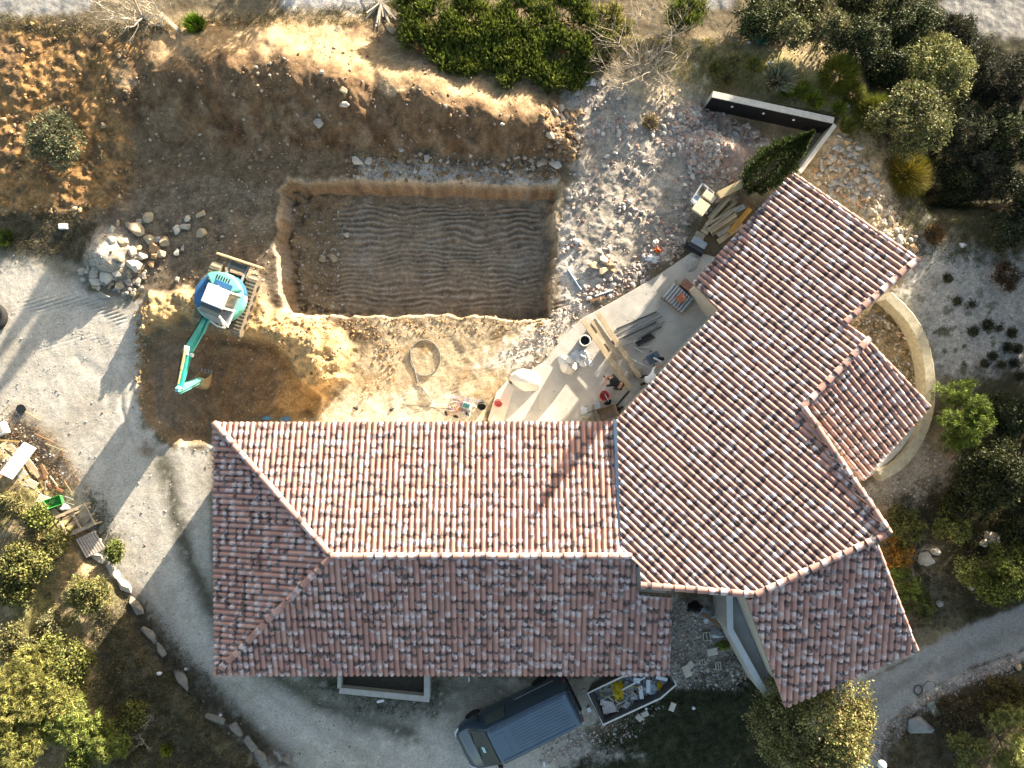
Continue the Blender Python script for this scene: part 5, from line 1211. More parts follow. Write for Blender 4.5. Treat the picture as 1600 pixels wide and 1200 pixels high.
# dark sheets and timber store
for i, (a, b) in enumerate([((1071, 382), (1098, 397)), ((1077, 378), (1100, 392)), ((1082, 373), (1103, 385))]):
    plank(P(*a, .1 + .05 * i), P(*b, .1 + .05 * i), .28, .05, [blkp, mat('dark_panel', (.05, .05, .055), .6), mat('blue_grey_panel', (.28, .33, .37), .6)][i], ['lower black panel beside the timber store', 'upper black panel beside the timber store', 'blue grey panel at the foot of the timber store'][i], 'panels by the timber store', 'panel', 'panel')
TIM = [((1108, 341), (1146, 297), .14, .30, pined, 'long grey board at the left of the timber store'), ((1104, 350), (1140, 309), .12, .34, pine, 'pale board next to the long grey one'), ((1112, 352), (1150, 315), .13, .44, olive, 'olive board crossing the middle of the timber store'), ((1103, 352), (1150, 325), .10, .52, pined, 'thin grey board lying slanted on top of the store'), ((1107, 358), (1156, 322), .09, .55, pined, 'second thin slanted grey board'), ((1110, 362), (1150, 335), .18, .46, pine, 'wide pale board in the heart of the store'), ((1112, 366), (1152, 342), .14, .36, olive, 'lower olive board of the store'), ((1120, 366), (1140, 352), .3, .30, mat('grey_ply', (.33, .31, .28), .8), 'square of grey plywood on the store'), ((1122, 378), (1160, 350), .22, .24, pine, 'stout pale sleeper at the roof side of the store'), ((1139, 364), (1172, 326), .20, .36, beamw, 'thick orange beam against the wing roof'), ((1098, 356), (1108, 362), .3, .18, pine, 'stub of pale plank at the lower left of the store'), ((1086, 366), (1100, 372), .3, .14, pined, 'short wide grey board near the black panels'), ((1155, 330), (1166, 318), .26, .30, oakw, 'dark offcut behind the orange beam'), ((1147, 330), (1163, 322), .2, .5, mat('blue_board', (.24, .30, .33), .7), 'blue grey board end on the store')]
for a, b, w, z, m, l in TIM: plank(P(*a, z), P(*b, z + .04), w, .07, m, l, 'boards of the timber store')
plank(P(1122, 306, .5), P(1166, 284, .55), .30, .3, mat('ochre_render', (.50, .40, .22), .9, 0, .15), 'ochre rendered beam leaning from the timber store to the cypress foot', None, 'beam', 'beam')
t_ = thing('metal_rack', 'grey metal rack frame left of the timber store', 'rack', G(1092, 311))
L0 = t_.location; fr = [G(1076, 318), G(1093, 291), G(1111, 305), G(1094, 338)]; mb = MB()
for i in range(4): mb.beam(fr[i] - L0 + Up * .45, fr[(i + 1) % 4] - L0 + Up * .45, .05, .05); mb.beam(fr[i] - L0 + Up * .45, fr[i] - L0, .05, .05)
mb.beam((fr[0] + fr[3]) / 2 - L0 + Up * .45, (fr[1] + fr[2]) / 2 - L0 + Up * .45, .05, .05); mb.beam(fr[0] * .6 + fr[1] * .4 - L0 + Up * .45, fr[3] * .6 + fr[2] * .4 - L0 + Up * .45, .05, .05); obj('rack_frame', mb, mat('galvanised', (.42, .43, .44), .5, .4, .2), t_)
for x, y, l in [(1108, 307, 'cream block on the rack, upper right'), (1098, 320, 'cream block with slots in the middle of the rack'), (1092, 328, 'cream block at the lower left of the rack')]:
    mb = MB(); mb.box(G(x, y, .55), (.52, .30, .14), rz=-.62); prop('cream_block', mb, mat('cream_block', (.55, .49, .35), .85, 0, .12), l, 'block', 'cream blocks on the rack', bevel=.015)
mb = MB(); mb.lathe([(.0, .02), (.15, .03), (.17, .06)], 16, capt=False); v0 = G(1089, 312, .5); mb.v = [tuple(Vector(p) + v0) for p in mb.v]; prop('pale_basin', mb, mat('pale_blue_plastic', (.35, .42, .48), .5), 'small pale blue dish on the metal rack', 'dish', smooth=True)
# pipes near the pit
pipe([G(887, 421, .05), G(898, 438, .05), G(908, 453, .05)], .045, mat('blue_grey_pipe', (.25, .33, .42), .5), 'blue grey pipe lying right of the pool pit'); pipe([G(930, 463, .08), G(958, 453, .08)], .04, mat('pale_pipe', (.5, .53, .55), .5), 'pale pipe along the patio edge')
plank(G(922, 470, .08), G(945, 464, .08), .12, .05, oakw, 'brown branch like offcut below the pale pipe', None)
crumple(1028, 392, 6, 5, .2, mat('orange_plastic', (.55, .12, .03), .5, 0, .3), 'plastic_bag', 'crumpled orange plastic bag in the rubble by the patio', 'bag', seed=51, rough=.5)
crumple(1020, 404, 10, 7, .15, wpl, 'plastic_bag', 'white torn plastic below the orange bag', 'bag', seed=52, rough=.5); crumple(901, 377, 5, 4, .12, wpl, 'plastic_bag', 'white plastic scrap right of the pool pit', 'bag', seed=53, rough=.4)
# hose ring, cables, electrical box
hr = [G(664 + 24 * math.cos(a_), 559 + 28 * math.sin(a_), .03) for a_ in np.linspace(0, 2 * math.pi, 33)[:-1]]
prop('hose_ring', MB().tube(hr, .024, 6, closed=True).tube([G(641, 545, .06), G(642, 560, .06), G(648, 578, .05), G(652, 595, .04), G(664, 612, .04), G(676, 628, .04)], .024, 6), mat('grey_hose', (.17, .165, .15), .7, 0, .2), 'large grey hose ring with a trailing end on the dusty ground', 'hose', smooth=True)
pipe([G(628, 632, .03), G(650, 634, .03), G(690, 638, .03), G(715, 640, .03)], .012, dkm, 'thin dark cable running to the electrical box', 'cable', None, 'cable')
cc = [(.55, .5, .5), (.3, .2, .3), (.5, .45, .3), (.18, .22, .4), (.45, .2, .12)]
for i in range(16):
    x, y = 702 + rr_.random() * 42, 622 + rr_.random() * 24
    pts = [G(x + 6 * rr_.normal() , y + 4 * rr_.normal(), .03 + .05 * rr_.random()) for k in range(6)]
    prop('cable', MB().tube([tuple(p) for p in smooth_path([tuple(p) for p in pts], 5)], .009, 5), mat(f'cable_colour_{"abcde"[i % 5]}', cc[i % 5], .6, 0, .1), 'thin coloured wire in the tangle by the electrical box', 'wire', 'wires tangled by the black bucket', smooth=True)
t_ = thing('electrical_box', 'open site electrical box with dark modules among tangled wires', 'electrical box', G(730, 634), -.3)
mb = MB(); mb.box((0, 0, .08), (.40, .26, .16)); obj('box_shell', mb, mat('box_blue_grey', (.32, .38, .42), .5), t_, bevel=.01); mb = MB(); [mb.box((x, 0, .175), (.07, .17, .05)) for x in (-.12, -.03, .06)]; obj('modules', mb, mat('module_green', (.02, .10, .09), .5), t_)
crumple(716, 641, 6, 3, .08, mat('copper_wire', (.40, .20, .12), .6), 'wire_heap', 'reddish wire heap below the electrical box', 'wire', seed=56, rough=.5)
for x, y, r0, l in [(556, 638, .3, 'leftmost flat black patch on the pale strip by the roof'), (612, 640, -.5, 'second flat black patch from the left on the pale strip'), (697, 646, 1.2, 'flat black patch below the wire tangle'), (712, 651, .2, 'flat black patch nearest the roof edge'), (730, 647, .8, 'flat black patch under the electrical box')]:
    crumple(x, y, 4.2, 2.2, .05, blkp, 'black_patch', l, 'black_patch', 'flat black patches by the roof edge', seed=int(x), rough=.4, rot=r0)  # small flat black pieces lying on the ground
for x, y, l in [(418, 654, 'left crumpled blue tarp peeping out at the roof edge'), (447, 655, 'right crumpled blue tarp at the roof edge below the hollow')]: crumple(x, y, 9, 4, .3, mat('blue_tarp', (.09, .20, .33), .5, 0, .2), 'tarp', l, 'tarp', seed=int(x), rough=.3)
# ---------------------------------------------------------------- left yard clutter
mb = MB(); q = [G(37, 691, .55), G(56, 701, .55), G(19, 749, .5), G(-1, 739, .5)]; mb.add(q + [p - Up * .06 for p in q], [(0, 1, 2, 3), (7, 6, 5, 4), (0, 4, 5, 1), (1, 5, 6, 2), (2, 6, 7, 3), (3, 7, 4, 0)]); prop('white_door', mb, mat('white_panel', (.80, .79, .77), .5, 0, .04), 'white door leaf lying propped on the scrap at the left edge', 'door', bevel=.008)
t_ = thing('white_basin', 'broken white basin half out of the picture above the white door', 'basin', G(5, 671), .4); mb = MB(); mb.box((0, 0, .2), (.62, .5, .28)); obj('basin_body', mb, mat('white_ceramic', (.66, .65, .60), .3, 0, .12), t_, bevel=.06); mb = MB(); mb.box((0, 0, .345), (.36, .26, .02)); obj('basin_bowl', mb, mat('basin_dirt', (.35, .31, .25), .8), t_)
SCR = [((40, 716), (62, 745), .22, .2, pine, 'pale short board right of the white door'), ((58, 742), (72, 738), .5, .16, wood('orange_ply', (.42, .22, .10)), 'orange brown plywood triangle piece'), ((64, 726), (74, 742), .12, .25, oakw, 'dark brown plank below the leaf heap'), ((75, 757), (98, 768), .10, .22, wood('red_brown_board', (.30, .13, .07)), 'reddish board above the green barrow'), ((78, 744), (90, 760), .04, .25, pine, 'thin pale stick leaning over the scrap'), ((12, 692), (28, 708), .16, .3, pine, 'pale wedge board at the head of the white door'), ((0, 688), (30, 690), .05, .3, wood('ochre_stick', (.42, .27, .10)), 'long ochre stick above the white door'), ((30, 735), (40, 746), .35, .12, mat('cream_panel', (.50, .46, .33), .8), 'cream panel beside the door foot'), ((44, 752), (58, 760), .3, .14, mat('cream_panel', (.50, .46, .33), .8), 'second cream panel below the first'), ((60, 778), (84, 788), .4, .12, mat('pale_green_panel', (.50, .52, .38), .8), 'pale greenish panel left of the green barrow'), ((82, 796), (90, 806), .25, .12, mat('cream_panel', (.50, .46, .33), .8), 'cream strip at the frame corner'), ((100, 752), (112, 770), .05, .2, oakw, 'brown branch right of the reddish board'), ((28, 632), (31, 652), .05, .06, steel, 'grey bent bar standing on the verge'), ((34, 641), (62, 657), .04, .1, olive, 'green grey pole on the verge'), ((70, 693), (106, 707), .035, .12, olive, 'slim green pole right of the white door'), ((54, 678), (85, 692), .05, .05, oakw, 'dark stick above the slim green pole'), ((0, 648), (16, 631), .035, .2, pine, 'pale stick at the left edge'), ((70, 752), (72, 775), .03, .25, oakw, 'rusty rod beside the orange plywood')]
for a, b, w, z, m, l in SCR: plank(G(*a, z), G(*b, z + .03), w, .04, m, l, 'scrap timber beside the drive')
mb = MB(); mb.lathe([(.13, 0), (.19, .14), (.2, .15)], 16); v0 = G(36, 639, .02); mb.v = [tuple(Vector(p) + v0) for p in mb.v]; prop('black_tub', mb, blkp, 'small black tub on the verge above the scrap', 'tub', smooth=True)
t_ = thing('garden_barrow', 'bright green plastic barrow tub beside a clear rubbish bag', 'barrow', G(94, 782), .35); grn = mat('green_plastic', (.06, .36, .07), .5, 0, .12)
mb = MB(); mb.loft([[Vector((x * k, y * k2, z)) for x, y in ((-.34, -.2), (.34, -.2), (.36, .2), (-.36, .2))] for k, k2, z in ((.7, .7, .15), (1, 1, .5), (.94, .9, .5), (.66, .62, .2))]); obj('barrow_tub', mb, grn, t_, bevel=.02)
mb = MB(); mb.tube([(.3, .15, .45), (.55, .05, .5), (.85, -.2, .55)], .02, 6); mb.tube([(.3, -.15, .45), (.5, -.2, .5), (.8, -.4, .55)], .02, 6); obj('handle', mb, steel, t_)
mb = MB(); mb.lathe([(.1, -.04), (.15, -.04), (.15, .04), (.1, .04)], 16); w_ = obj('wheel', mb, rub, t_); w_.location = (-.4, 0, .15); w_.rotation_euler = (math.pi / 2, 0, 0)
crumple(101, 793, 10, 6, .35, mat('clear_bag', (.34, .35, .34), .25, 0, .4, 9), 'rubbish_bag', 'grey glossy rubbish bag beside the green barrow', 'bag', seed=61, rough=.3)
t_ = thing('timber_frame', 'large open timber crate frame lying above the pallet', 'crate', G(118, 814)); L0 = t_.location
fq = [G(89, 808, .6), G(131, 789, .6), G(147, 819, .6), G(105, 838, .6)]
def fe(u, v): a = fq[0].lerp(fq[1], u); b = fq[3].lerp(fq[2], u); return a.lerp(b, v) - L0
for u0, v0_, u1, v1, w, dz in ((-.04, 0, 1.04, 0, .11, 0), (-.03, 1, 1.04, 1, .10, 0), (0, 0, 0, 1, .06, -.05), (1, 0, 1, 1, .06, -.05), (.5, .05, .5, .98, .07, -.05), (0, .17, 1.02, .17, .07, -.3), (.05, .52, 1.02, .52, .07, -.3), (.1, .88, 1.0, .88, .07, -.3)):
    mb = MB(); mb.beam(fe(u0, v0_) + Up * dz, fe(u1, v1) + Up * dz, w, .07); obj('frame_bar', mb, pine if v1 < .5 or u0 == 0 else pined, t_, bevel=.004)
for u in (0, .5, 1):
    for v in (0, 1): mb = MB(); mb.beam(fe(u, v) - Up * .04, fe(u, v) - Up * .58, .06, .06); obj('frame_leg', mb, pined, t_)
t_ = thing('pallet', 'sunlit grey wooden pallet with nine slats at the drive edge', 'pallet', G(141, 849)); L0 = t_.location
fq = [G(118, 843, .3), G(148, 829, .3), G(166, 857, .25), G(134, 872, .25)]
for i in range(8):
    u = (i + .5) / 8; mb = MB(); mb.beam(fe(u, 0), fe(u, 1), .068, .022); obj('slat', mb, mat('grey_slat', (.47, .42, .36), .85, 0, .25, 9), t_)
for v in (.04, .5, .96): mb = MB(); mb.beam(fe(.02, v) - Up * .07, fe(.98, v) - Up * .07, .09, .1); obj('bearer', mb, pined, t_)
mb = MB(); mb.box(G(99, 354, .1), (.32, .22, .2), rz=.05); prop('white_box', mb, whitep, 'small white box on the dark bank above the gravel yard', 'box', bevel=.02)
t_ = thing('tyre', 'big black tyre cut by the left picture edge', 'tyre', G(-8, 496), 0); mb = MB(); mb.tube([(.46 * math.cos(a_), .46 * math.sin(a_), .14) for a_ in np.linspace(0, 2 * math.pi, 33)[:-1]], .15, 12, closed=True); obj('tyre_ring', mb, rub, t_, smooth=True); mb = MB(); mb.lathe([(.32, .08), (.32, .1)], 24); obj('tyre_well', mb, mat('brown_water', (.05, .03, .02), .4), t_)
# ---------------------------------------------------------------- things on the right
mb = MB(); mb.tube([G(1435 + 6.5 * math.cos(a_), 1078 + 7.5 * math.sin(a_), .03) for a_ in np.linspace(0, 2 * math.pi, 25)[:-1]], .025, 6, closed=True); mb.tube([G(1441, 1072, .03), G(1450, 1064, .03), G(1460, 1066, .03), G(1463, 1074, .03)], .012, 5); prop('wire_coil', mb, dkm, 'small coil of dark wire on the lane edge', 'wire coil', smooth=True)
plank(G(1452, 1097, .08), G(1465, 1118, .08), .28, .08, mat('grey_green_board', (.20, .22, .20), .85, 0, .25), 'grey green board beside the big blue grey boulder', None, 'board', 'board')
mb = MB(); k_ = [(.17 * math.sin(a_), -.17 * math.cos(a_) + .25) for a_ in np.linspace(.05, math.pi - .05, 9)]; mb.lathe(k_, 16); v0 = W(1373, 1190, 2.2); mb.v = [tuple(Vector(p) + v0) for p in mb.v]
gl_ = thing('garden_lamp', 'white globe garden lamp at the edge of the big lower tree', 'lamp', (v0.x, v0.y, 0)); mb.v = [tuple(Vector(p) - Vector((v0.x, v0.y, 0))) for p in mb.v]; obj('globe', mb, mat('opal_globe', (.75, .75, .72), .3, 0, .05), gl_, smooth=True); mb = MB(); mb.tube([(0, 0, -.2), (0, 0, 2.25)], .03, 8); obj('post', mb, dkm, gl_)
crumple(1189, 60, 11, 16, .35, mat('teal_tarp', (.03, .22, .20), .5, 0, .3, 6), 'tarp', 'crumpled teal green tarp under the top right bushes', 'tarp', seed=71, rough=.35)
for x, y, r, l in [(1170, 67, 3, 'white ball shaped scrap left of the teal tarp'), (1204, 99, 5, 'white plastic scrap beside the grey leaved plant'), (1503, 383, 6, 'bleached white plastic strip on the grey clearing'), (843, 48, 9, 'grey white plastic sheet caught in the junipers'), (922, 128, 10, 'white torn bag at the foot of the bare tree'), (1324, 166, 4, 'white scrap beside the broom bushes'), (249, 1052, 4, 'white paper scrap on the shaded hillside'), (345, 1117, 3, 'small white scrap among the edging rocks'), (291, 1045, 3, 'white pebble sized scrap at the drive edge'), (34, 1006, 3, 'white scrap on the sunlit hillside'), (1507, 770, 7, 'pale dead branch chunk in the right bushes')]:
    crumple(x, y, r, r * .7, .12, wpl, 'litter', l, 'litter', seed=int(x), rough=.4)
mb = MB(); mb.tube([G(1322 + 13 * math.cos(a_), 304 + 14 * math.sin(a_), .06) for a_ in np.linspace(2.6, 7.2, 20)], .02, 6); prop('hose_ring', mb, mat('pale_hose', (.40, .39, .36), .6), 'loop of pale hose on the stones behind the wing roof', 'hose', smooth=True)
crumple(1085, 948, 12, 9, .4, blkp, 'rubbish_bag', 'black rubbish bag against the wall between the south roofs', 'bag', seed=81, rough=.2); crumple(1105, 960, 12, 12, .3, mat('pale_sheeting', (.42, .45, .48), .4, 0, .2), 'plastic_sheet', 'pale plastic sheeting heap right of the black bag', 'plastic sheet', seed=82, rough=.4); crumple(1120, 990, 12, 7, .25, mat('pale_sheeting', (.42, .45, .48), .4, 0, .2), 'bulk_bag', 'empty pale bulk bag below the plank', 'bag', seed=83, rough=.3)
plank(G(1097, 958, .45), G(1134, 984, .5), .14, .05, oakw, 'brown plank lying over the pale sheeting', None); crumple(1130, 1008, 12, 8, .25, mat('moss_green', (.10, .12, .02), .9, 0, .4), 'weed_clump', 'yellow green weed clump beside the parapet', 'weeds', seed=84, rough=.4)
for x, y, w, h, ro, l in [(1122, 1040, .22, .3, .1, 'hollow concrete block standing alone in the rubble yard'), (1097, 1034, .22, .2, .3, 'hollow block left of the lone one in the rubble yard'), (1077, 1040, .4, .28, .8, 'flat grey slab in the rubble yard'), (1073, 1048, .3, .5, .4, 'larger grey slab below the flat one'), (1104, 994, .3, .34, .1, 'small grey grid lying above the rubble'), (1113, 1018, .42, .3, .2, 'pale stone slab in the rubble yard centre')]:
    mb = MB(); c_ = G(x, y, .09)
    if 'hollow' in l or 'grid' in l:
        for s_ in (-1, 0, 1): mb.box(c_ + Vector((math.cos(ro), math.sin(ro), 0)) * (s_ * w * .45), (.03, h, .14), rz=ro)
        for s_ in (-1, 1): mb.box(c_ + Vector((-math.sin(ro), math.cos(ro), 0)) * (s_ * h * .48), (w, .03, .137), rz=ro)
    else: mb.box(c_, (w, h, .1), rz=ro, rx=.1)
    prop('concrete_block' if 'block' in l else 'slab', mb, concpale, l, 'block' if 'block' in l else 'slab', 'broken masonry in the rubble yard', bevel=.008)
# ---------------------------------------------------------------- vegetation
leafm = vcol_mat('leaves', 9, .22, 0, .65, .22, spec=.25)
barkm = mat('bark', (.16, .125, .09), .95, 0, .3, 9, .5); greyb = mat('bleached_twigs', (.36, .31, .24), .95, 0, .25, 9, .3); palb = mat('pale_dead_wood', (.42, .37, .29), .9, 0, .25, 7, .4)
def quads(c, d, s, w, r):
    """leaf blades: centre c (n,3), long axis d (n,3), length s, width w"""
    n = len(c); a = r.normal(size=(n, 3)); x = np.cross(d, a); x /= np.linalg.norm(x, axis=1)[:, None] + 1e-9
    s = np.broadcast_to(s, n)[:, None]; w = np.broadcast_to(w, n)[:, None]
    p0 = c - d * s / 2; p2 = c + d * s / 2; m_ = c - d * s * .05
    V = np.stack([p0, m_ + x * w / 2, p2, m_ - x * w / 2], 1).reshape(-1, 3)
    return V, np.arange(4 * n).reshape(n, 4)
def unit(v): return v / (np.linalg.norm(v, axis=1)[:, None] + 1e-9)
def leafcol(base, n, r, hue=.18, val=.28):
    b = np.array(base); c = b[None] * (1 + val * r.normal(size=(n, 1))) + b[None] * hue * r.normal(size=(n, 3)) * .4
    return np.clip(c, .006, .6)
def trunk_mb(h, r0, r, limbs=4, spread=.5, wob=.08):
    mb = MB(); p = Vector((0, 0, -.15)); pts = [p.copy()]
    for i in range(5): p = p + Vector((r.normal() * wob, r.normal() * wob, (h + .15) / 5)); pts.append(p.copy())
    mb.tube(pts, [r0 * (1 - .15 * i) for i in range(6)], 8)
    for i in range(limbs):
        a = 2 * math.pi * (i + r.random() * .6) / limbs; s_ = pts[2 + i % 3]; q = [s_]
        for k in range(3): q.append(q[-1] + Vector((math.cos(a) * spread / 3, math.sin(a) * spread / 3, h * .16 + r.normal() * .05)))
        mb.tube(q, [r0 * .5, r0 * .36, r0 * .22, r0 * .08], 6)
    return mb
def blob_pts(n, lobes, r, up=.25):
    """points near the surface of a bunch of lobes"""
    k = r.integers(0, len(lobes), n); L = np.array(lobes)[k]
    d = unit(r.normal(size=(n, 3)) + np.array([0, 0, up])); rad = r.uniform(.72, 1.08, (n, 1))
    return L[:, :3] + d * rad * L[:, 3:6], d
def plant(name, label, cat, px, py, rad, h, style, colr, seed, group=None, n=None, trunk=True, zc=None, thin=1., gp=None):
    """px,py: where the crown's middle is seen; rad in photo pixels; h height in metres"""
    r = np.random.default_rng(seed)
    z0 = 0.
    for _ in range(3):
        c = W(px, py, z0 + h * .62); z0 = gz(c.x, c.y) if abs(c.x) < 60 else 0
    R = rad * (H - z0 - h * .62) / F
    t_ = thing(name, label, cat, (c.x, c.y, z0), 0, group)
    V = []; Cc = []; Qn = 0
    def addq(P_, D_, s, w, base, hue=.18, val=.28):
        nonlocal Qn
        v, q = quads(P_, D_, s, w, r); V.append(v); Cc.append(np.repeat(leafcol(base, len(P_), r, hue, val), 4, 0)); Qn += len(P_)
    cr = np.array(colr)
    if style in ('oak', 'pinepuff', 'sprays'):
        nl = int(12 + R * 10); lobes = []
        for i in range(nl):
            a = r.random() * 2 * np.pi; q = math.sqrt(r.random()) * .80; zz = h * (.36 + .55 * (1 - q ** 1.6) * r.uniform(.55, 1.05)); s = R * r.uniform(.19, .36)
            lobes.append((R * q * math.cos(a), R * q * math.sin(a), zz, s, s, min(s * .85, h * .3)))
        nc = int((n or 260) * max(R, .6) ** 2 * 1.7); pc, dc = blob_pts(nc, lobes, r, .45)
        keep = pc[:, 2] > .1; pc, dc = pc[keep], dc[keep]; per = {'oak': 16, 'pinepuff': 20, 'sprays': 14}[style]
        tone = np.clip(1 + .38 * r.normal(size=len(pc)), .35, 2.0)
        P_ = np.repeat(pc, per, 0) + r.normal(size=(len(pc) * per, 3)) * {'oak': .095, 'pinepuff': .05, 'sprays': .07}[style]
        D_ = {'oak': unit(r.normal(size=P_.shape) + np.repeat(dc, per, 0) * .35 + np.array([0, 0, .15])), 'pinepuff': unit(r.normal(size=P_.shape) + np.repeat(dc, per, 0) * .9 + np.array([0, 0, .5])), 'sprays': unit(r.normal(size=P_.shape) * .6 + np.repeat(dc, per, 0) * 1.2 + np.array([0, 0, .25]))}[style]
        L_, w_ = {'oak': (.105, .06), 'pinepuff': (.18, .022), 'sprays': (.15, .034)}[style]
        v, q = quads(P_, D_, L_ * r.uniform(.7, 1.3, len(P_)), w_ * thin * r.uniform(.8, 1.3, len(P_)), r)
        V.append(v); Cc.append(np.repeat(np.clip(leafcol(cr, len(P_), r) * np.repeat(tone, per)[:, None], .006, .5), 4, 0))
    elif style == 'broom':
        m_ = int((n or 4200) * max(R, .5)); d = unit(r.normal(size=(m_, 3)) * np.array([1, 1, .8]) + np.array([0, 0, .55])); d[:, 2] = np.abs(d[:, 2])
        ext = np.array([R, R, h]); L_ = r.uniform(.45, .75, m_); fr = r.uniform(.42, .75, m_)
        cpos = d * ext * fr[:, None] + np.array([0, 0, .05]); dd = unit(d * ext + r.normal(size=(m_, 3)) * .14 * R)
        addq(cpos, dd, L_ * R * .75, .016 * thin, cr, .2, .3)
    elif style == 'juniper':
        lob = [(R * math.sqrt(r.random()) * .85 * math.cos(a), R * .85 * math.sqrt(r.random()) * math.sin(a), h * r.uniform(.35, .7), R * .3, R * .3, h * .35) for a in r.uniform(0, 6.28, int(12 + R * 7))]
        nc = int((n or 800) * max(R, .7) ** 2); pc, dc = blob_pts(nc, lob, r, .9); kp = pc[:, 2] > .1; pc, dc = pc[kp], dc[kp]
        axis_ = unit(dc * .75 + np.array([0, 0, .55]) + r.normal(size=dc.shape) * .3 + np.array([-.05, .35, 0])); tone = np.clip(1 + .4 * r.normal(size=len(pc)), .3, 2)
        per = 16; tt = np.tile(np.linspace(-.16, .22, per), len(pc))[:, None]; A_ = np.repeat(axis_, per, 0)
        P_ = np.repeat(pc, per, 0) + A_ * tt + r.normal(size=(len(pc) * per, 3)) * .018; D_ = unit(A_ * 1.9 + r.normal(size=A_.shape) * .55)
        v, q = quads(P_, D_, .15, .026, r); V.append(v); tip = 1 + np.clip(tt, 0, 1) * 4.5
        Cc.append(np.repeat(np.clip(leafcol(cr, len(P_), r, .15, .2) * np.repeat(tone, per)[:, None] * tip, .005, .5), 4, 0))
    elif style == 'cypress':
        m_ = n or 11000; tz = r.random(m_) ** .85; prof = R * np.sin(np.pi * np.clip(tz * .95 + .045, 0, 1) ** .74) ** 1.1 * 1.08; a = r.random(m_) * 2 * np.pi
        clump = 1 + .17 * np.sin(a * 7 + tz * 23) + .15 * np.sin(a * 3 - tz * 41) + .14 * np.sin(a * 11 - tz * 67); rr2 = prof * clump * r.uniform(.80, 1.05, m_)
        P_ = np.stack([rr2 * np.cos(a), rr2 * np.sin(a), .12 + tz * (h - .2)], 1); o_ = np.stack([np.cos(a), np.sin(a), np.full(m_, 1.6)], 1)
        addq(P_, unit(o_ + r.normal(size=P_.shape) * .35), r.uniform(.12, .24, m_), .045, cr, .12, .35)
    elif style == 'tuft':
        m_ = int((n or 900) * max(R, .35)); a = r.random(m_) * 2 * np.pi; q = np.sqrt(r.random(m_)) * .5; lean = r.uniform(.15, .9, m_)
        d = unit(np.stack([np.cos(a) * lean, np.sin(a) * lean, np.full(m_, .7)], 1)); L_ = r.uniform(.5, 1, m_) * h * 1.1
        P_ = np.stack([R * q * np.cos(a), R * q * np.sin(a), np.zeros(m_)], 1) + d * L_[:, None] * .5
        addq(P_, d, L_, .022 * thin, cr, .2, .3)
    if style == 'bare':
        mb = MB()
        def grow(p, d, L, rr3, depth):
            q = [p]; k = 4
            for i in range(k):
                d = (d + Vector(r.normal(size=3)) * .16 + Vector((0, 0, .03))).normalized(); q.append(q[-1] + d * L / k)
            mb.tube(q, [rr3 * (1 - .16 * i) for i in range(k + 1)], 5 if depth < 2 else 3, cap=False)
            if depth < 4:
                for i in range(r.integers(2, 4) + (depth < 1)):
                    s_ = q[r.integers(1, k + 1)]; grow(s_, (d + Vector(r.normal(size=3)) * .62).normalized(), L * r.uniform(.5, .8), rr3 * .5, depth + 1)
        for i in range(n or 7):
            a = r.random() * 6.28; grow(Vector((0, 0, .0)), Vector((math.cos(a) * .9, math.sin(a) * .9, r.uniform(.35, 1.0))).normalized(), R * r.uniform(.45, .75), .035 * thin, 0)
        obj('branches', mb, MATS_T.get(gp, greyb), t_); return t_
    Vv = np.concatenate(V); Cv = np.concatenate(Cc); Q = np.arange(len(Vv)).reshape(-1, 4)
    me = np_mesh('foliage', Vv, Q, leafm, Cv)
    link(bpy.data.objects.new('foliage' if style in ('tuft', 'broom', 'juniper') else 'crown', me), t_)
    if trunk and style != 'tuft':
        obj('trunk' if h > 1.6 else 'stem', trunk_mb(h * .46, max(.035, .045 * h * (1 if style != 'broom' else .4)), r, 6 if R > 1 else 4, R * .4 if style != 'cypress' else .1, .03), barkm, t_, smooth=True)
    return t_
MATS_T = {}
OAK, OLIVE, DARK = (.075, .085, .032), (.125, .130, .055), (.044, .054, .020)
YEL, PINE_, JUN, GREY = (.165, .165, .035), (.115, .150, .030), (.072, .088, .013), (.20, .20, .13)
J = 'junipers in the top hedge'
for i, (x, y, rd, h, l) in enumerate([(672, 38, 52, .7, 'leftmost juniper of the top hedge, beside the white boulder'), (745, 30, 50, .8, 'second juniper from the left in the top hedge'), (722, 84, 48, .6, 'low juniper hanging over the mound at the hedge front'), (795, 88, 50, .65, 'dense dark juniper at the front centre of the hedge'), (862, 92, 50, .65, 'juniper at the front right end of the hedge'), (815, 28, 46, .8, 'juniper behind the white plastic sheet'), (885, 28, 44, .8, 'juniper left of the bare tree crown'), (900, 118, 28, .5, 'small juniper beside the white bag'), (1075, 20, 30, 1.2, 'spiky juniper right of the bare tree'), (955, 45, 34, .9, 'yellowish juniper under the bare branches'), (925, 70, 30, .9, 'low juniper left of the yellowish one'), (640, 12, 30, 1.1, 'juniper cut by the top edge beside the dead agave')]):
    plant('juniper', l, 'shrub', x, y, rd, h, 'juniper', JUN if i not in (9,) else (.13, .12, .03), 100 + i, J)
MATS_T['pale'] = palb
plant('bare_tree', 'leafless grey tree with wide twiggy branches right of the hedge', 'tree', 1012, 92, 100, 2.6, 'bare', None, 120, n=20, thin=.95)
plant('bare_tree', 'leafless pale fallen tree at the top left', 'tree', 212, 16, 80, 1.0, 'bare', None, 121, n=14, gp='pale')
plank(G(252, 22, .2), G(280, 48, .12), .16, .16, palb, 'pale stripped tree trunk lying at the top left', None, 'log', 'log')
plant('grass_tuft', 'small bright green tuft at the left end of the mound', 'weeds', 304, 37, 17, .5, 'tuft', (.13, .22, .01), 122, n=1600, thin=1.6)
plant('olive_bush', 'grey green bush lying in the churned orange soil', 'shrub', 82, 218, 48, .9, 'sprays', (.16, .165, .09), 123, n=210)
t_ = thing('dead_agave', 'bleached dead agave leaves fanned at the top edge', 'plant', G(596, 6)); mb = MB(); r_ = np.random.default_rng(5)
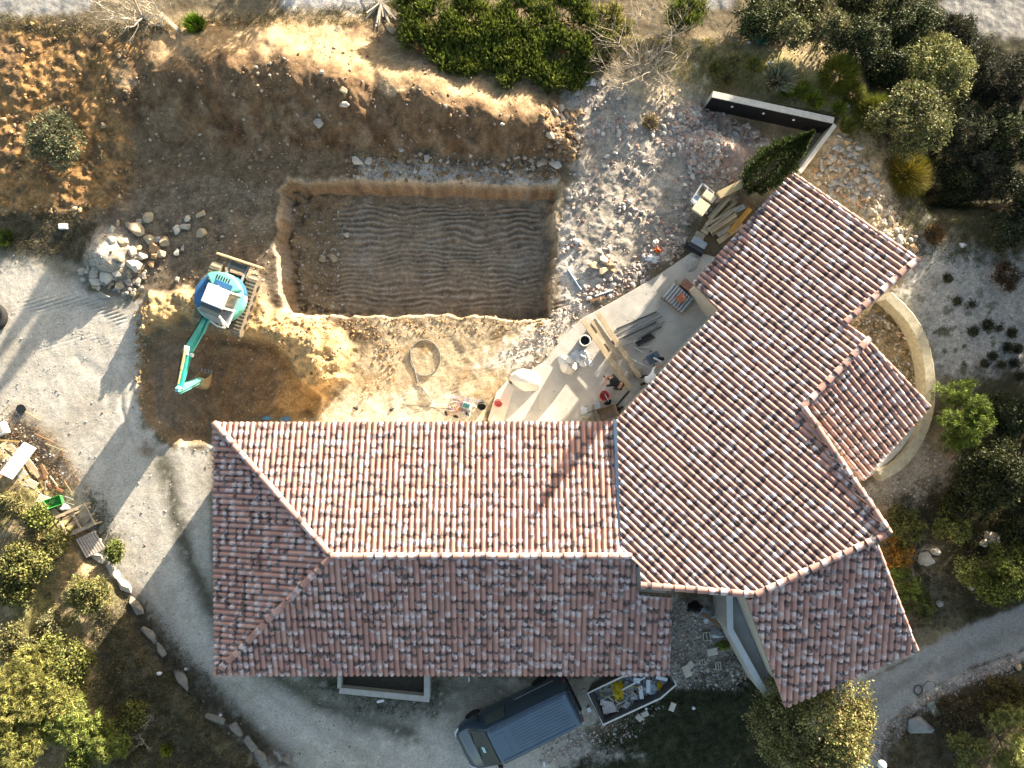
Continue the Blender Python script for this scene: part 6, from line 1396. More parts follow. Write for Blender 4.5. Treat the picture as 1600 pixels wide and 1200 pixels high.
for i in range(26): a = r_.uniform(-2.4, -.6) if i % 4 else r_.random() * 6.28; L_ = r_.uniform(.5, 1.1); mb.beam((0, 0, .1 + .1 * r_.random()), (math.cos(a) * L_, math.sin(a) * L_, .05 + .25 * r_.random()), .055, .02)
obj('leaves', mb, palb, t_)
# top right
TR = [('evergreen_shrub', 1197, 22, 46, 1.7, 'oak', (.055, .065, .022), 'dark evergreen at the top beside the pale path'), ('evergreen_shrub', 1243, 47, 24, 1.7, 'oak', OLIVE, 'small round olive coloured shrub at the top right'), ('evergreen_shrub', 1298, 45, 34, 1.9, 'oak', (.115, .115, .05), 'lit round shrub with pale top beside the broom ball'), ('evergreen_shrub', 1262, 8, 40, 1.9, 'oak', (.10, .10, .04), 'shrub cut by the top edge above the round olive one'), ('evergreen_shrub', 1345, 12, 48, 1.9, 'oak', (.085, .085, .03), 'wide shrub at the top edge with lit left side'), ('evergreen_tree', 1415, 48, 62, 2.6, 'oak', DARK, 'dark shaded tree above the big sunlit oak'), ('evergreen_tree', 1395, 100, 40, 2.2, 'oak', DARK, 'dark tree between the broom ball and the big oak'), ('evergreen_tree', 1352, 62, 40, 2.2, 'oak', DARK, 'black green tree right of the broom ball top'), ('evergreen_tree', 1490, 62, 48, 2.2, 'sprays', (.035, .038, .022), 'dark thin tree under the pale top right clearing'),
      ('evergreen_tree', 1462, 120, 72, 4.0, 'oak', (.165, .17, .06), 'largest sunlit grey green oak at the right'), ('evergreen_tree', 1425, 190, 62, 3.0, 'oak', (.115, .12, .045), 'grey green oak below the largest one'), ('evergreen_tree', 1510, 200, 48, 3.0, 'sprays', (.060, .065, .036), 'darker oak right of the grey green pair'), ('evergreen_shrub', 1540, 262, 52, 2.2, 'sprays', (.075, .078, .055), 'grey leaved shrub left of the dark right edge'), ('evergreen_shrub', 1500, 285, 40, 1.8, 'oak', DARK, 'dark shrub beside the lowest broom'), ('evergreen_tree', 1565, 120, 52, 3.0, 'sprays', (.028, .03, .018), 'dark tree at the right edge by the curved bank'), ('evergreen_tree', 1580, 215, 48, 3.2, 'oak', DARK, 'black green tree at the right edge, middle height'), ('evergreen_tree', 1592, 310, 40, 2.8, 'oak', (.025, .03, .014), 'black green tree above the grey clearing'), ('evergreen_shrub', 1570, 362, 30, 1.2, 'oak', (.045, .055, .024), 'low green bush at the upper right rim of the clearing')]
for i, (nm, x, y, rd, h, st, c, l) in enumerate(TR): plant(nm, l, 'shrub' if 'shrub' in nm else 'tree', x, y, rd, h, st, c, 140 + i, 'evergreens at the top right', n=230)
for i, (x, y, rd, h, c, l) in enumerate([(1321, 106, 41, 1.6, (.13, .15, .02), 'round bright green broom ball at the top right'), (1374, 168, 38, 1.4, (.115, .13, .02), 'broom bush between the ball and the big oak'), (1425, 268, 46, .8, (.17, .145, .02), 'yellowish broom bush below the oaks'), (1340, 140, 24, .9, (.12, .13, .03), 'small broom below the round ball')]):
    plant('broom_bush', l, 'shrub', x, y, rd, h, 'broom', c, 170 + i, 'brooms at the right')
plant('sage_plant', 'pale grey leaved plant on the bank above the black wall', 'plant', 1222, 118, 25, .7, 'tuft', (.30, .30, .19), 180, n=1500, thin=2)
plant('cypress', 'tall dark cypress leaning out beside the north tip of the wing', 'tree', 1226, 243, 26, 7.0, 'cypress', (.040, .060, .016), 181, n=15000)
for i, (x, y, rd, c, l) in enumerate([(1150, 92, 14, (.26, .23, .09), 'dry tuft left of the teal tarp'), (1140, 120, 14, (.22, .18, .07), 'brownish tuft above the black wall end'), (1180, 100, 16, (.20, .20, .05), 'green tuft below the teal tarp'), (1255, 140, 18, (.17, .21, .02), 'bright green weed strip above the black wall'), (1275, 155, 16, (.18, .22, .02), 'yellow green weeds near the wall corner'), (1230, 140, 15, (.16, .2, .02), 'green weeds below the grey leaved plant'), (1298, 180, 12, (.15, .19, .02), 'green weeds at the wall corner'), (1017, 190, 14, (.27, .22, .12), 'dry straw tuft in the white rubble'), (1120, 105, 13, (.2, .2, .06), 'greenish tuft nearest the bare tree'), (1325, 195, 16, (.16, .17, .03), 'weeds right of the wall corner'), (945, 90, 18, (.33, .25, .1), 'straw tuft at the hedge end')]):
    plant('weed_tuft', l, 'weeds', x, y, rd, .4, 'tuft', c, 190 + i, 'weed tufts on the upper right bank', n=1100, thin=1.1)
# right and lower right
RR = [('pine_tree', 1505, 650, 55, 3.0, 'pinepuff', (.105, .145, .022), 'bright yellow green pine by the garden wall', 'tree'), ('evergreen_tree', 1575, 650, 36, 2.5, 'oak', DARK, 'dark tree right of the bright pine', 'tree'), ('evergreen_tree', 1560, 745, 60, 3.4, 'oak', (.038, .045, .014), 'dark broadleaf mass below the bright pine', 'tree'), ('evergreen_shrub', 1500, 790, 26, 1.4, 'oak', (.045, .05, .018), 'dark shrub left of the broadleaf mass', 'shrub'), ('spindly_shrub', 1487, 826, 32, 1.4, 'sprays', (.17, .18, .05), 'yellow green spindly shrub on the right', 'shrub'), ('flowering_shrub', 1514, 890, 25, 1.5, 'oak', (.24, .25, .07), 'palest lime shrub above the lane', 'shrub'), ('evergreen_tree', 1578, 895, 54, 3.0, 'oak', (.105, .125, .025), 'green tree above the lane at the right edge', 'tree'), ('evergreen_shrub', 1590, 820, 36, 2, 'oak', DARK, 'dark bush at the right edge above the lane tree', 'shrub'),
      ('spindly_shrub', 1418, 822, 34, 1.3, 'sprays', (.12, .125, .04), 'twiggy shrub at the corner of the big wing roof', 'shrub'), ('rusty_shrub', 1400, 868, 30, 1.0, 'sprays', (.26, .14, .03), 'rusty orange shrub beside the south east roof', 'shrub'), ('evergreen_shrub', 1412, 915, 30, 1.4, 'pinepuff', (.10, .13, .03), 'green shrub beside the south east roof edge', 'shrub'), ('evergreen_shrub', 1440, 945, 26, 1.2, 'pinepuff', (.085, .10, .03), 'dull green shrub at the lane edge', 'shrub'),
      ('large_tree', 1280, 1127, 102, 4.6, 'oak', (.20, .185, .065), 'large olive green tree over the lower end of the south east roof', 'tree'), ('pine_tree', 1580, 1165, 52, 2.8, 'pinepuff', (.19, .20, .06), 'pale green pine at the lower right corner', 'tree'), ('spindly_shrub', 1512, 1172, 30, 1.5, 'sprays', (.19, .19, .06), 'pale spindly shrub left of the corner pine', 'shrub'), ('dry_shrub', 1575, 1095, 44, 1.0, 'sprays', (.13, .105, .035), 'brownish dry shrub below the lane at the right edge', 'shrub'), ('dry_shrub', 1500, 1110, 36, .8, 'sprays', (.095, .075, .04), 'dull dry shrub beside the blue grey boulder', 'shrub')]
for i, (nm, x, y, rd, h, st, c, l, ca) in enumerate(RR): plant(nm, l, ca, x, y, rd, h, st, c, 210 + i, None, n=250)
plant('bare_shrub', 'leafless twiggy shrub below the corner of the wing roof', 'shrub', 1436, 872, 44, .9, 'bare', None, 230, n=9, thin=.5)
plant('dead_shrub', 'reddish brown dead shrub on the grey clearing', 'shrub', 1576, 432, 22, .7, 'sprays', (.085, .06, .038), 231, n=200)
plant('rusty_grass', 'rusty brown grass patch at the upper rim of the clearing', 'grass clump', 1462, 365, 22, .4, 'tuft', (.17, .115, .06), 232, n=1500)
for i, (x, y, rd) in enumerate([(1519, 518, 8), (1543, 506, 8), (1580, 520, 9), (1573, 543, 10), (1584, 570, 9), (1550, 555, 6), (1480, 435, 5), (1520, 475, 5), (1495, 470, 6), (1510, 480, 4), (1590, 545, 6), (1540, 570, 7), (1564, 570, 5), (1593, 588, 7), (1562, 512, 5)]):
    plant('cushion_plant', 'small dark cushion plant on the grey clearing', 'plant', x, y, rd * .8, .12, 'sprays', (.055, .06, .035), 240 + i, 'cushion plants on the grey clearing', n=300, trunk=False)
# lower left hillside
LL = [('pine_tree', 45, 1085, 76, 2.2, 'pinepuff', (.205, .20, .055), 'largest yellow green pine at the lower left', 'tree'), ('pine_tree', 20, 1165, 60, 2.2, 'pinepuff', (.19, .19, .05), 'yellow green pine cut by the lower left corner', 'tree'), ('pine_tree', 112, 1130, 50, 1.9, 'pinepuff', (.17, .20, .045), 'pine right of the largest one at the bottom left', 'tree'), ('scrub_oak', 98, 1032, 52, 1.6, 'oak', (.13, .135, .035), 'broad scrub oak above the largest pine', 'shrub'), ('scrub_oak', 165, 1160, 44, 1.4, 'pinepuff', (.14, .165, .035), 'green bush at the bottom edge left of the shade', 'shrub'), ('scrub_oak', 140, 925, 42, 1.0, 'sprays', (.165, .16, .055), 'rounded yellow green bush beside the edging rocks', 'shrub'), ('scrub_oak', 38, 885, 46, 1.2, 'oak', (.135, .135, .04), 'wide bush at the left edge below the scrap', 'shrub'), ('scrub_oak', 22, 925, 34, 1.0, 'oak', (.10, .105, .03), 'darker bush at the left edge', 'shrub'), ('scrub_oak', 62, 808, 24, .9, 'oak', (.12, .135, .03), 'dense green bush left of the timber frame', 'shrub'), ('scrub_oak', 92, 850, 30, .8, 'sprays', (.145, .14, .045), 'low bush left of the pallet', 'shrub'), ('scrub_oak', 18, 795, 34, .8, 'sprays', (.20, .18, .075), 'straw coloured bush at the left edge under the basin', 'shrub'), ('scrub_oak', 178, 862, 18, .6, 'oak', (.11, .13, .03), 'small green bush right of the pallet', 'shrub'), ('scrub_oak', 22, 1005, 36, .9, 'sprays', (.16, .15, .06), 'olive bush at the left edge above the pines', 'shrub'), ('scrub_oak', 82, 975, 24, .7, 'sprays', (.19, .18, .09), 'pale grey green bush on the sunlit slope', 'shrub'), ('scrub_oak', 205, 1115, 24, .8, 'oak', (.12, .12, .03), 'dark leaved bush on the edge of the shade', 'shrub'), ('scrub_oak', 55, 845, 26, .7, 'sprays', (.19, .165, .07), 'dry twiggy bush above the wide one', 'shrub'), ('scrub_oak', 118, 1085, 26, 1.0, 'sprays', (.17, .16, .06), 'pale bush between the pines and the scrub oak', 'shrub'), ('scrub_oak', 130, 1188, 34, 1.2, 'oak', (.13, .15, .03), 'bush cut by the bottom edge near the corner', 'shrub')]
for i, (nm, x, y, rd, h, st, c, l, ca) in enumerate(LL): plant(nm, l, ca, x, y, rd * (.84 if nm == 'scrub_oak' else 1), h, st, c, 260 + i, 'hillside bushes at the lower left', n=260)
for i, (x, y, l) in enumerate([(232, 1125, 'thin yellowish dead branches in the shaded hillside'), (222, 1165, 'second set of dead branches lower in the shade')]): plant('dead_branch', l, 'branch', x, y, 24, .3, 'bare', None, 290 + i, 'dead branches on the shaded hillside', n=4, thin=.5)
plant('leafy_sprig', 'lone yellow green sprig in the shaded hillside', 'plant', 259, 1173, 10, .3, 'tuft', (.20, .22, .03), 293, n=900, thin=2.5)
plant('weed_tuft', 'green weeds on the bank at the left edge above the yard', 'weeds', 6, 372, 20, .3, 'tuft', (.09, .13, .02), 294, n=1200)
# unseen trees behind the shade; lane trees and low bushes added to cast more
for i, (gx_, gy_, rd, h, st, l) in enumerate([(505, -175, 26, 4.3, 'cypress', 'narrow conical tree beyond the top edge'), (560, -200, 30, 4.8, 'cypress', 'taller conical tree beyond the top edge'), (1710, 150, 100, 5.4, 'oak', 'dark tree beyond the right edge, upper'), (1725, 330, 95, 5.0, 'oak', 'dark tree beyond the right edge, middle'), (1680, 30, 80, 4.0, 'oak', 'dark tree beyond the top right corner'), (1650, 850, 85, 4.4, 'oak', 'unseen tree added to shade the lane bend'), (1640, 690, 60, 4.0, 'oak', 'unseen tree added for shade behind the dark broadleaf'), (1652, 905, 55, 1.8, 'oak', 'unseen low bush added to shade the lane edge'), (1705, 835, 70, 2.1, 'oak', 'unseen low bush added to shade the upper lane'), (1648, 800, 55, 1.9, 'oak', 'unseen low bush added for shade above the lane'), (1665, 330, 60, 2.0, 'oak', 'unseen low bush added to shade the clearing'), (1690, 430, 60, 1.9, 'oak', 'unseen low bush added to shade the lower clearing'), (1740, 690, 80, 2.2, 'oak', 'unseen low bush added for shade behind the lane bushes'), (1710, 540, 85, 4.6, 'oak', 'tree beyond the right edge beside the clearing'), (1700, 740, 95, 5.2, 'oak', 'unseen tree added to shade the lane')]):
    p = Vector(((gx_ - 800) / S0, (600 - gy_) / S0, 0)); k = H / (H - h * .62)
    plant('evergreen_tree' if st == 'oak' else 'cypress', l, 'tree', 800 + (gx_ - 800) * k, 600 + (gy_ - 600) * k, rd * k, h, st, DARK, 310 + i, None, n=170 if st == 'oak' else 6000)

# ---------------------------------------------------------------- ground cover nobody could count
def scatter_zone(poly, n, r, maskf=None):
    xs = [p[0] for p in poly]; ys = [p[1] for p in poly]; out = np.zeros((0, 2))
    while len(out) < n:
        p = np.stack([r.uniform(min(xs), max(xs), n * 2), r.uniform(min(ys), max(ys), n * 2)], 1); k = poly_sd(p[:, 0], p[:, 1], poly) > r.normal(size=len(p)) * 5
        if maskf is not None: k &= maskf(p[:, 0], p[:, 1], r)
        if not k.any(): break
        out = np.concatenate([out, p[k]])
    p = out[:n]; return np.stack([(p[:, 0] - 800) / S0, (600 - p[:, 1]) / S0], 1)
_ico = None
clus = lambda x, y, r: fbm((x - 800) / S0 * .7, (600 - y) / S0 * .7, 3, 15) + .35 * r.normal(size=len(x)) > .12
def stones(name, label, zones, cols, seed, mat_name='stone_litter', zmin=-9):
    global _ico
    r = np.random.default_rng(seed)
    if _ico is None:
        bm = bmesh.new(); bmesh.ops.create_icosphere(bm, subdivisions=1, radius=1); _ico = (np.array([v.co[:] for v in bm.verts]), np.array([[v.index for v in f.verts] for f in bm.faces])); bm.free()
    Vs, Fs, Cs = [], [], []; off = 0; vi, fi = _ico
    for poly, n, lo, hi, mf in zones:
        xy = scatter_zone(poly, n, r, mf); n = len(xy); z = np.maximum(gza(xy[:, 0], xy[:, 1]), zmin)
        s = lo * (hi / lo) ** (r.random(n) ** 2.2); ax = np.stack([s * r.uniform(.8, 1.5, n), s * r.uniform(.6, 1.1, n), s * r.uniform(.4, .8, n)], 1)
        v = vi[None] * r.uniform(.72, 1.15, (n, len(vi), 1)) * ax[:, None]
        a = r.random(n) * 6.28; ca, sa = np.cos(a), np.sin(a); tl = r.normal(size=n) * .25
        v[..., 2] += v[..., 0] * tl[:, None]
        x = v[..., 0] * ca[:, None] - v[..., 1] * sa[:, None]; y = v[..., 0] * sa[:, None] + v[..., 1] * ca[:, None]
        v = np.stack([x + xy[:, :1], y + xy[:, 1:], v[..., 2] + (z + ax[:, 2] * .35)[:, None]], -1)
        c = np.array(cols)[r.integers(0, len(cols), n)] * np.clip(1 + .22 * r.normal(size=(n, 1)), .45, 1.7)
        Vs.append(v.reshape(-1, 3)); Fs.append((fi[None] + (np.arange(n) * len(vi))[:, None, None]).reshape(-1, 3) + off); off += n * len(vi); Cs.append(np.repeat(c, len(vi), 0))
    me = np_mesh(name, np.concatenate(Vs), np.concatenate(Fs), vcol_mat(mat_name, 30, .25, .2, .95), np.clip(np.concatenate(Cs), .02, .7))
    o = link(bpy.data.objects.new(name, me)); kind(tag(o, label, 'stones'), 'stuff'); return o
MOUNDP = [(225, 80), (430, 60), (640, 110), (880, 170), (905, 240), (870, 280), (560, 275), (230, 260)]
stones('mound_stones', 'small stones and lumps on the spoil mound', [(MOUNDP, 1100, .012, .09, clus), ([(540, 240), (870, 255), (875, 285), (540, 280)], 900, .02, .13, None), ([(850, 160), (910, 180), (905, 250), (840, 260), (855, 215)], 260, .04, .2, None), ([(215, 280), (430, 285), (420, 470), (150, 440), (130, 360)], 800, .015, .07, None)], [(.27, .22, .16), (.33, .28, .22), (.20, .135, .08), (.24, .15, .075)], 401)
stones('soil_clods', 'loose orange clods on the dug soil', [(HEAP, 600, .012, .08, clus), ([(370, 490), (560, 500), (640, 560), (560, 650), (440, 560)], 700, .012, .08, clus), (CLOD, 700, .02, .12, clus), ([(210, 500), (225, 470), (245, 470), (225, 560), (222, 640), (212, 600)], 260, .03, .09, None), (DIG, 700, .012, .05, None), ([(440, 490), (860, 490), (860, 520), (440, 530)], 700, .015, .07, None)], [(.38, .25, .12), (.32, .195, .09), (.25, .15, .07), (.44, .33, .20)], 402)
stones('rubble_stones', 'broken white and pink rubble between the pit and the black wall', [(RUB, 2300, .015, .13, clus), ([(1040, 160), (1110, 165), (1210, 215), (1165, 285), (1080, 270)], 1700, .025, .15, clus), ([(1020, 320), (1090, 330), (1060, 400), (1000, 440), (930, 470), (900, 460), (1000, 400)], 1000, .015, .13, clus), ([(780, 560), (880, 480), (1010, 430), (1020, 440), (900, 500), (830, 580)], 700, .015, .07, None)], [(.40, .36, .31), (.47, .42, .36), (.32, .29, .26), (.36, .24, .19), (.40, .31, .25)], 403)
stones('garden_stones', 'loose stones behind the wing roof and along the garden wall', [([(1255, 280), (1310, 215), (1360, 280), (1440, 400), (1425, 405)], 900, .03, .19, None), (BED, 900, .02, .10, None), (CLR, 700, .008, .035, None), ([(1350, 770), (1380, 740), (1500, 710), (1480, 780), (1400, 800)], 500, .015, .07, None)], [(.45, .39, .30), (.38, .31, .22), (.42, .27, .15), (.36, .34, .31)], 404)
stones('verge_gravel', 'gravel and grit on the lane verge and in the rubble yard', [([(1360, 1130), (1390, 1130), (1440, 1092), (1520, 1052), (1600, 1024), (1600, 1045), (1500, 1075), (1420, 1130), (1380, 1180), (1360, 1180)], 2200, .015, .06, None), ([(1048, 940), (1150, 960), (1170, 1020), (1185, 1050), (1150, 1075), (1060, 1070), (1020, 1095), (1050, 1040)], 2600, .015, .09, None), ([(860, 1120), (920, 1140), (1040, 1100), (960, 1170), (840, 1195)], 1200, .012, .06, None), (YARD, 2600, .008, .05, clus), ([(0, 640), (60, 690), (110, 740), (60, 770), (0, 700)], 500, .02, .08, None)], [(.34, .32, .29), (.42, .40, .37), (.28, .25, .21), (.40, .28, .22)], 405)
stones('patio_grit', 'crumbs of mortar and sand on the patio', [([(760, 660), (800, 600), (850, 570), (905, 505), (1020, 440), (1080, 400), (1090, 460), (1000, 590), (950, 650)], 500, .006, .03, clus)], [(.50, .47, .41), (.40, .36, .30), (.30, .27, .23)], 407, zmin=.066)
stones('pit_grit', 'grit scattered on the pit floor', [(PIT, 900, .01, .05, None), ([(445, 300), (530, 330), (520, 480), (450, 480)], 400, .02, .09, None)], [(.36, .33, .28), (.28, .22, .15), (.42, .38, .32)], 406)
def grass(name, label, zones, seed):
    r = np.random.default_rng(seed); Vs, Cs = [], []
    for poly, n, h, cols, mf in zones:
        xy = scatter_zone(poly, n // 12, r, mf); xy = np.repeat(xy, 12, 0) + r.normal(size=(len(xy) * 12, 2)) * .07; m_ = len(xy); z = gza(xy[:, 0], xy[:, 1])
        a = r.random(m_) * 6.28; ln = r.uniform(.2, 1.1, m_); d = unit(np.stack([np.cos(a) * ln, np.sin(a) * ln, np.full(m_, .75)], 1)); L_ = h * r.uniform(.5, 1.3, m_)
        P_ = np.stack([xy[:, 0], xy[:, 1], z], 1) + d * L_[:, None] * .45
        v, q = quads(P_, d, L_, .016, r); Vs.append(v); c = np.array(cols)[np.repeat(r.integers(0, len(cols), m_ // 12), 12)] * np.clip(1 + .3 * r.normal(size=(m_, 1)), .3, 1.9); Cs.append(np.repeat(c, 4, 0))
    V = np.concatenate(Vs); me = np_mesh(name, V, np.arange(len(V)).reshape(-1, 4), leafm, np.clip(np.concatenate(Cs), .01, .5))
    o = link(bpy.data.objects.new(name, me)); kind(tag(o, label, 'grass'), 'stuff')
offtrack = lambda x, y, r: (poly_sd(x, y, LANE) < -4) & (poly_sd(x, y, YARD) < -4)
HILLV = [(-40, 720), (60, 760), (150, 880), (200, 945), (240, 1010), (290, 1080), (400, 1190), (400, 1260), (-40, 1260)]
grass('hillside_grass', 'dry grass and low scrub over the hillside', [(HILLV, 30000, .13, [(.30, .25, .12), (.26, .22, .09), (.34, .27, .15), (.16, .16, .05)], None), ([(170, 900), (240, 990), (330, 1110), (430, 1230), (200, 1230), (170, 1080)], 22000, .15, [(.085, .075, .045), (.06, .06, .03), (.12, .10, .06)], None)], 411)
grass('rough_grass', 'rough grass and weeds on the right hand ground', [([(960, 60), (1120, 60), (1330, 170), (1330, 260), (1300, 180), (1110, 145), (1020, 110)], 14000, .14, [(.30, .25, .11), (.20, .22, .03), (.24, .22, .06), (.33, .28, .16)], None), ([(1160, 20), (1600, 20), (1640, 340), (1440, 330), (1360, 240), (1330, 150), (1240, 60)], 30000, .18, [(.05, .055, .025), (.07, .075, .03), (.10, .095, .04)], None), ([(1390, 300), (1470, 330), (1600, 390), (1560, 420), (1440, 400), (1400, 380)], 6000, .14, [(.09, .10, .03), (.06, .08, .02), (.13, .12, .05)], None), ([(1380, 790), (1500, 720), (1640, 600), (1640, 960), (1480, 985), (1400, 980)], 26000, .18, [(.06, .06, .025), (.09, .085, .035), (.13, .11, .05)], offtrack), ([(1370, 1130), (1620, 1040), (1640, 1260), (1340, 1260)], 24000, .14, [(.13, .10, .055), (.09, .08, .04), (.17, .13, .06)], offtrack), ([(1010, 1100), (1160, 1010), (1240, 1080), (1200, 1260), (860, 1260), (930, 1160)], 30000, .10, [(.045, .05, .022), (.035, .042, .018), (.065, .065, .03)], None), (CLR, 5000, .06, [(.08, .085, .045), (.11, .11, .06)], lambda x, y, r: fbm((x - 800) / S0 * 1.6, (600 - y) / S0 * 1.6, 3, 9) > .05), (BED, 4000, .10, [(.15, .13, .05), (.10, .10, .035)], None)], 412)
grass('verge_weeds', 'weeds on the drive verges and the bank above the yard', [([(0, 330), (110, 335), (150, 350), (130, 410), (60, 395), (0, 388)], 7000, .12, [(.08, .075, .04), (.12, .10, .06), (.16, .13, .08)], None), ([(0, 20), (220, 40), (620, 0), (600, 40), (230, 60), (0, 50)], 9000, .12, [(.15, .14, .07), (.24, .2, .11), (.10, .10, .04)], None), ([(470, 1058), (690, 1058), (690, 1120), (560, 1110)], 5000, .08, [(.06, .07, .025), (.09, .09, .04)], None), ([(205, 940), (230, 950), (420, 1165), (420, 1190), (390, 1170), (280, 1060)], 7000, .08, [(.09, .085, .045), (.13, .11, .06)], None), ([(20, 640), (90, 690), (140, 770), (90, 790), (0, 700)], 5000, .10, [(.28, .19, .10), (.22, .13, .06), (.20, .17, .08)], None), ([(130, 760), (170, 790), (190, 870), (150, 860)], 2500, .1, [(.12, .12, .05), (.08, .08, .04)], None), (CLOD, 5000, .09, [(.20, .16, .07), (.12, .11, .05)], None)], 413)

# ---------------------------------------------------------------- people
skinm = mat('skin', (.42, .24, .16), .6, 0, .08, 12); hairm = mat('dark_hair', (.015, .011, .009), .7, 0, .2, 20)
def person(label, at, rz, joints, cloth, hair_at, hair_r, bare=False):
    """joints: name -> (pos, radius, parent)"""
    t_ = thing('person', label, 'person', at, rz, 'builders on the patio')
    names_ = list(joints); me = bpy.data.meshes.new('body'); me.from_pydata([joints[n][0] for n in names_], [(names_.index(joints[n][2]), i) for i, n in enumerate(names_) if joints[n][2]], [])
    o = link(bpy.data.objects.new('body', me))
    md = o.modifiers.new('skin', 'SKIN'); md.use_smooth_shade = True; md.branch_smoothing = .4
    for i, n in enumerate(names_): me.skin_vertices[0].data[i].radius = (joints[n][1],) * 2; me.skin_vertices[0].data[i].use_root = (i == 0)
    sb = o.modifiers.new('sub', 'SUBSURF'); sb.levels = 2; sb.render_levels = 2
    bpy.context.view_layer.update(); dg_ = bpy.context.evaluated_depsgraph_get(); m2 = bpy.data.meshes.new_from_object(o.evaluated_get(dg_)); o.modifiers.clear(); o.data = m2; m2.name = 'body'
    ms = list(dict.fromkeys(cloth.values())); m2.materials.clear()
    for m_ in ms: m2.materials.append(m_)
    P_ = np.array([joints[n][0] for n in names_]); R_ = np.array([joints[n][1] for n in names_])
    for f in m2.polygons:
        # nearest bone decides what it wears
        c = np.array(f.center); best = None
        for n in names_:
            pn = joints[n][2]
            if not pn: continue
            a, b = np.array(joints[pn][0]), np.array(joints[n][0]); u = np.clip(((c - a) @ (b - a)) / ((b - a) @ (b - a) + 1e-9), 0, 1); d = np.linalg.norm(c - a - u * (b - a)) - (joints[n][1] * u + joints[pn][1] * (1 - u))
            if best is None or d < best[0]: best = (d, n)
        if bare and best[1] == 'belly' and f.normal.z > .25 and -.19 < c[0] < -.07: best = (0, 'hand.x')
        f.material_index = ms.index(cloth[best[1].split('.')[0].rstrip('LR')]); f.use_smooth = True
    o.parent = t_
    mb = MB(); r = np.random.default_rng(3); hp, up_, fw = hair_at; hp, up_, fw = Vector(hp), Vector(up_).normalized(), Vector(fw).normalized(); sd_ = fw.cross(up_)
    rings = []
    for i in range(6):
        ph = math.pi / 2 * (i / 5) * 1.2; rings.append([hp + up_ * .025 + (sd_ * math.cos(a) * .93 + fw * (math.sin(a) * 1.0 - .18)) * hair_r * math.sin(ph + .05) + up_ * hair_r * math.cos(ph) * 1.12 for a in np.linspace(0, 2 * math.pi, 15)[:-1]])
    mb.loft(rings); obj('hair', mb, hairm, t_, smooth=True)
    # eyes
    for s_ in (-1, 1):
        mb = MB(); mb.lathe([(.002, -.006), (.011, 0), (.002, .006)], 8); e = obj('eye', mb, mat('eye_white', (.6, .6, .58), .3, 0, .02), t_); e.location = hp + fw * hair_r * .90 + sd_ * (s_ * .032) - up_ * .01
    return t_
def arm(s_, sh, el, wr, curl, J_):
    sh, el, wr = Vector(sh), Vector(el), Vector(wr)
    J_[f'upper{s_}'] = (tuple(sh), .062, 'chest'); J_[f'fore.el{s_}'] = (tuple(el), .045, f'upper{s_}'); J_[f'hand.wr{s_}'] = (tuple(wr), .030, f'fore.el{s_}')
    d = (wr - el).normalized(); sd_ = d.cross(Vector((0, 0, 1))); sd_ = sd_.normalized() if sd_.length > .1 else Vector((1, 0, 0)); pl = d.cross(sd_)
    palm = wr + d * .075; J_[f'hand.palm{s_}'] = (tuple(palm), .032, f'hand.wr{s_}')
    for k, (o_, L_) in enumerate(((-.030, .066), (-.010, .076), (.010, .072), (.029, .056))):
        k1 = palm + d * .035 + sd_ * o_; k2 = k1 + (d + pl * curl * .5).normalized() * L_ * .5; k3 = k2 + (d * (1 - curl) + pl * curl).normalized() * L_ * .5
        J_[f'hand.f{k}a{s_}'] = (tuple(k1), .0105, f'hand.palm{s_}'); J_[f'hand.f{k}b{s_}'] = (tuple(k2), .0092, f'hand.f{k}a{s_}'); J_[f'hand.f{k}c{s_}'] = (tuple(k3), .008, f'hand.f{k}b{s_}')
    th = wr + d * .045 + sd_ * (-.042); J_[f'hand.ta{s_}'] = (tuple(th), .013, f'hand.wr{s_}'); J_[f'hand.tb{s_}'] = (tuple(th + d * .035 - sd_ * .012 + pl * .015), .0095, f'hand.ta{s_}')
def leg(s_, hip, kn, an, toe, J_):
    J_[f'thigh{s_}'] = (hip, .088, 'hips'); J_[f'shin.k{s_}'] = (kn, .060, f'thigh{s_}'); J_[f'shin.m{s_}'] = (tuple((Vector(kn) * .62 + Vector(an) * .38)), .058, f'shin.k{s_}'); J_[f'shoe.a{s_}'] = (an, .042, f'shin.m{s_}'); J_[f'shoe.t{s_}'] = (toe, .042, f'shoe.a{s_}')
def head(neck, skull, fw, J_):
    neck, skull, fw = Vector(neck), Vector(skull), Vector(fw).normalized(); up_ = (skull - neck).normalized()
    J_['neck'] = (tuple(neck), .058, 'chest'); J_['face.b'] = (tuple(skull - up_ * .055 + fw * .02), .088, 'neck'); J_['face.s'] = (tuple(skull + up_ * .025), .118, 'face.b'); J_['face.c'] = (tuple(skull + up_ * .095), .085, 'face.s'); J_['face.j'] = (tuple(skull - up_ * .075 + fw * .075), .048, 'face.b'); J_['face.n'] = (tuple(skull + fw * .118 - up_ * .012), .015, 'face.s')
    sd_ = fw.cross(up_).normalized()
    for i, s_ in enumerate((-1, 1)): J_[f'face.e{i}'] = (tuple(skull + sd_ * (.108 * s_) - up_ * .01), .02, 'face.s')
    return (tuple(skull), tuple(up_), tuple(fw))
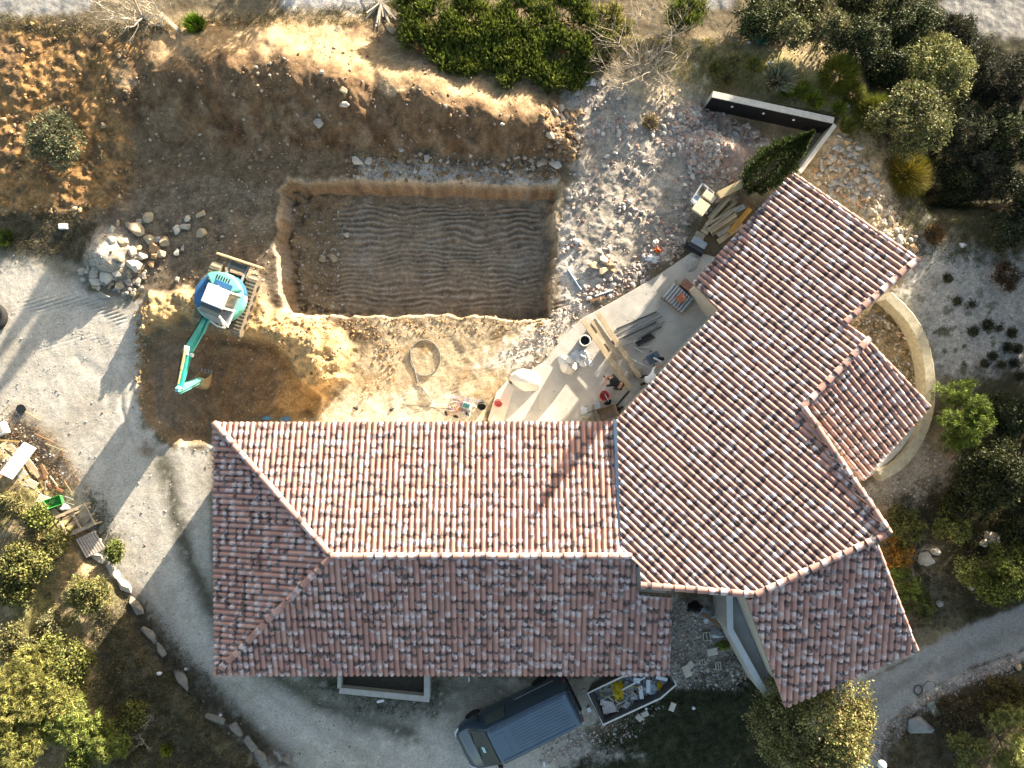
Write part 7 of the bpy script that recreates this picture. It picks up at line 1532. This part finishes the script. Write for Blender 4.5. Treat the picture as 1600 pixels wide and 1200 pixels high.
# the man in black, bent over with his back to the planks (local x = towards his head)
J_ = {'hips': ((-.22, 0, .86), .135, None)}
J_['belly'] = ((-.05, 0, .99), .125, 'hips'); J_['chest'] = ((.17, 0, 1.05), .145, 'belly')
ha = head((.34, 0, 1.05), (.47, 0, .98), (.65, 0, -.75), J_)
arm('L', (.22, .19, 1.0), (.30, .26, .74), (.42, .14, .56), .7, J_); arm('R', (.22, -.19, 1.0), (.32, -.24, .74), (.44, -.08, .54), .7, J_)
leg('L', (-.22, .10, .80), (-.06, .14, .45), (-.20, .14, .07), (-.02, .16, .045), J_); leg('R', (-.22, -.10, .80), (-.02, -.13, .46), (-.14, -.14, .07), (.04, -.16, .045), J_)
bk_, tr_, sh_ = mat('black_shirt', (.014, .014, .017), .85, 0, .3, 14, .3), mat('black_trousers', (.018, .018, .021), .85, 0, .3, 14, .3), mat('dark_shoes', (.03, .025, .022), .7)
cl = {'hips': tr_, 'belly': bk_, 'chest': bk_, 'neck': bk_, 'face': skinm, 'upper': bk_, 'fore': bk_, 'hand': skinm, 'thigh': tr_, 'shin': tr_, 'shoe': sh_}
pa = P(960, 600); person('man in black bending forward over the patio with his lower back bare', pa, math.radians(150), J_, cl, ha, .140, True)
# the man in white, stooping at the wing eave
J_ = {'hips': ((-.16, 0, .88), .135, None)}
J_['belly'] = ((-.06, 0, 1.04), .13, 'hips'); J_['chest'] = ((.10, 0, 1.22), .155, 'belly')
ha = head((.20, 0, 1.36), (.29, 0, 1.43), (.85, 0, -.5), J_)
arm('L', (.12, .21, 1.22), (.30, .36, 1.05), (.52, .34, .98), .6, J_); arm('R', (.12, -.21, 1.22), (.22, -.30, .95), (.42, -.24, .84), .6, J_)
leg('L', (-.16, .10, .82), (-.02, .13, .46), (-.20, .13, .07), (-.02, .15, .045), J_); leg('R', (-.16, -.10, .82), (-.10, -.13, .45), (-.30, -.14, .07), (-.12, -.16, .045), J_)
wh_ = mat('white_shirt', (.66, .67, .70), .85, 0, .08, 10, .3)
cl = dict(cl); cl.update({'neck': wh_, 'belly': wh_, 'chest': wh_, 'upper': wh_, 'fore': wh_})
person('man in a white shirt and dark trousers stooping beside the wing eave', P(1009, 592), math.radians(20), J_, cl, ha, .126)
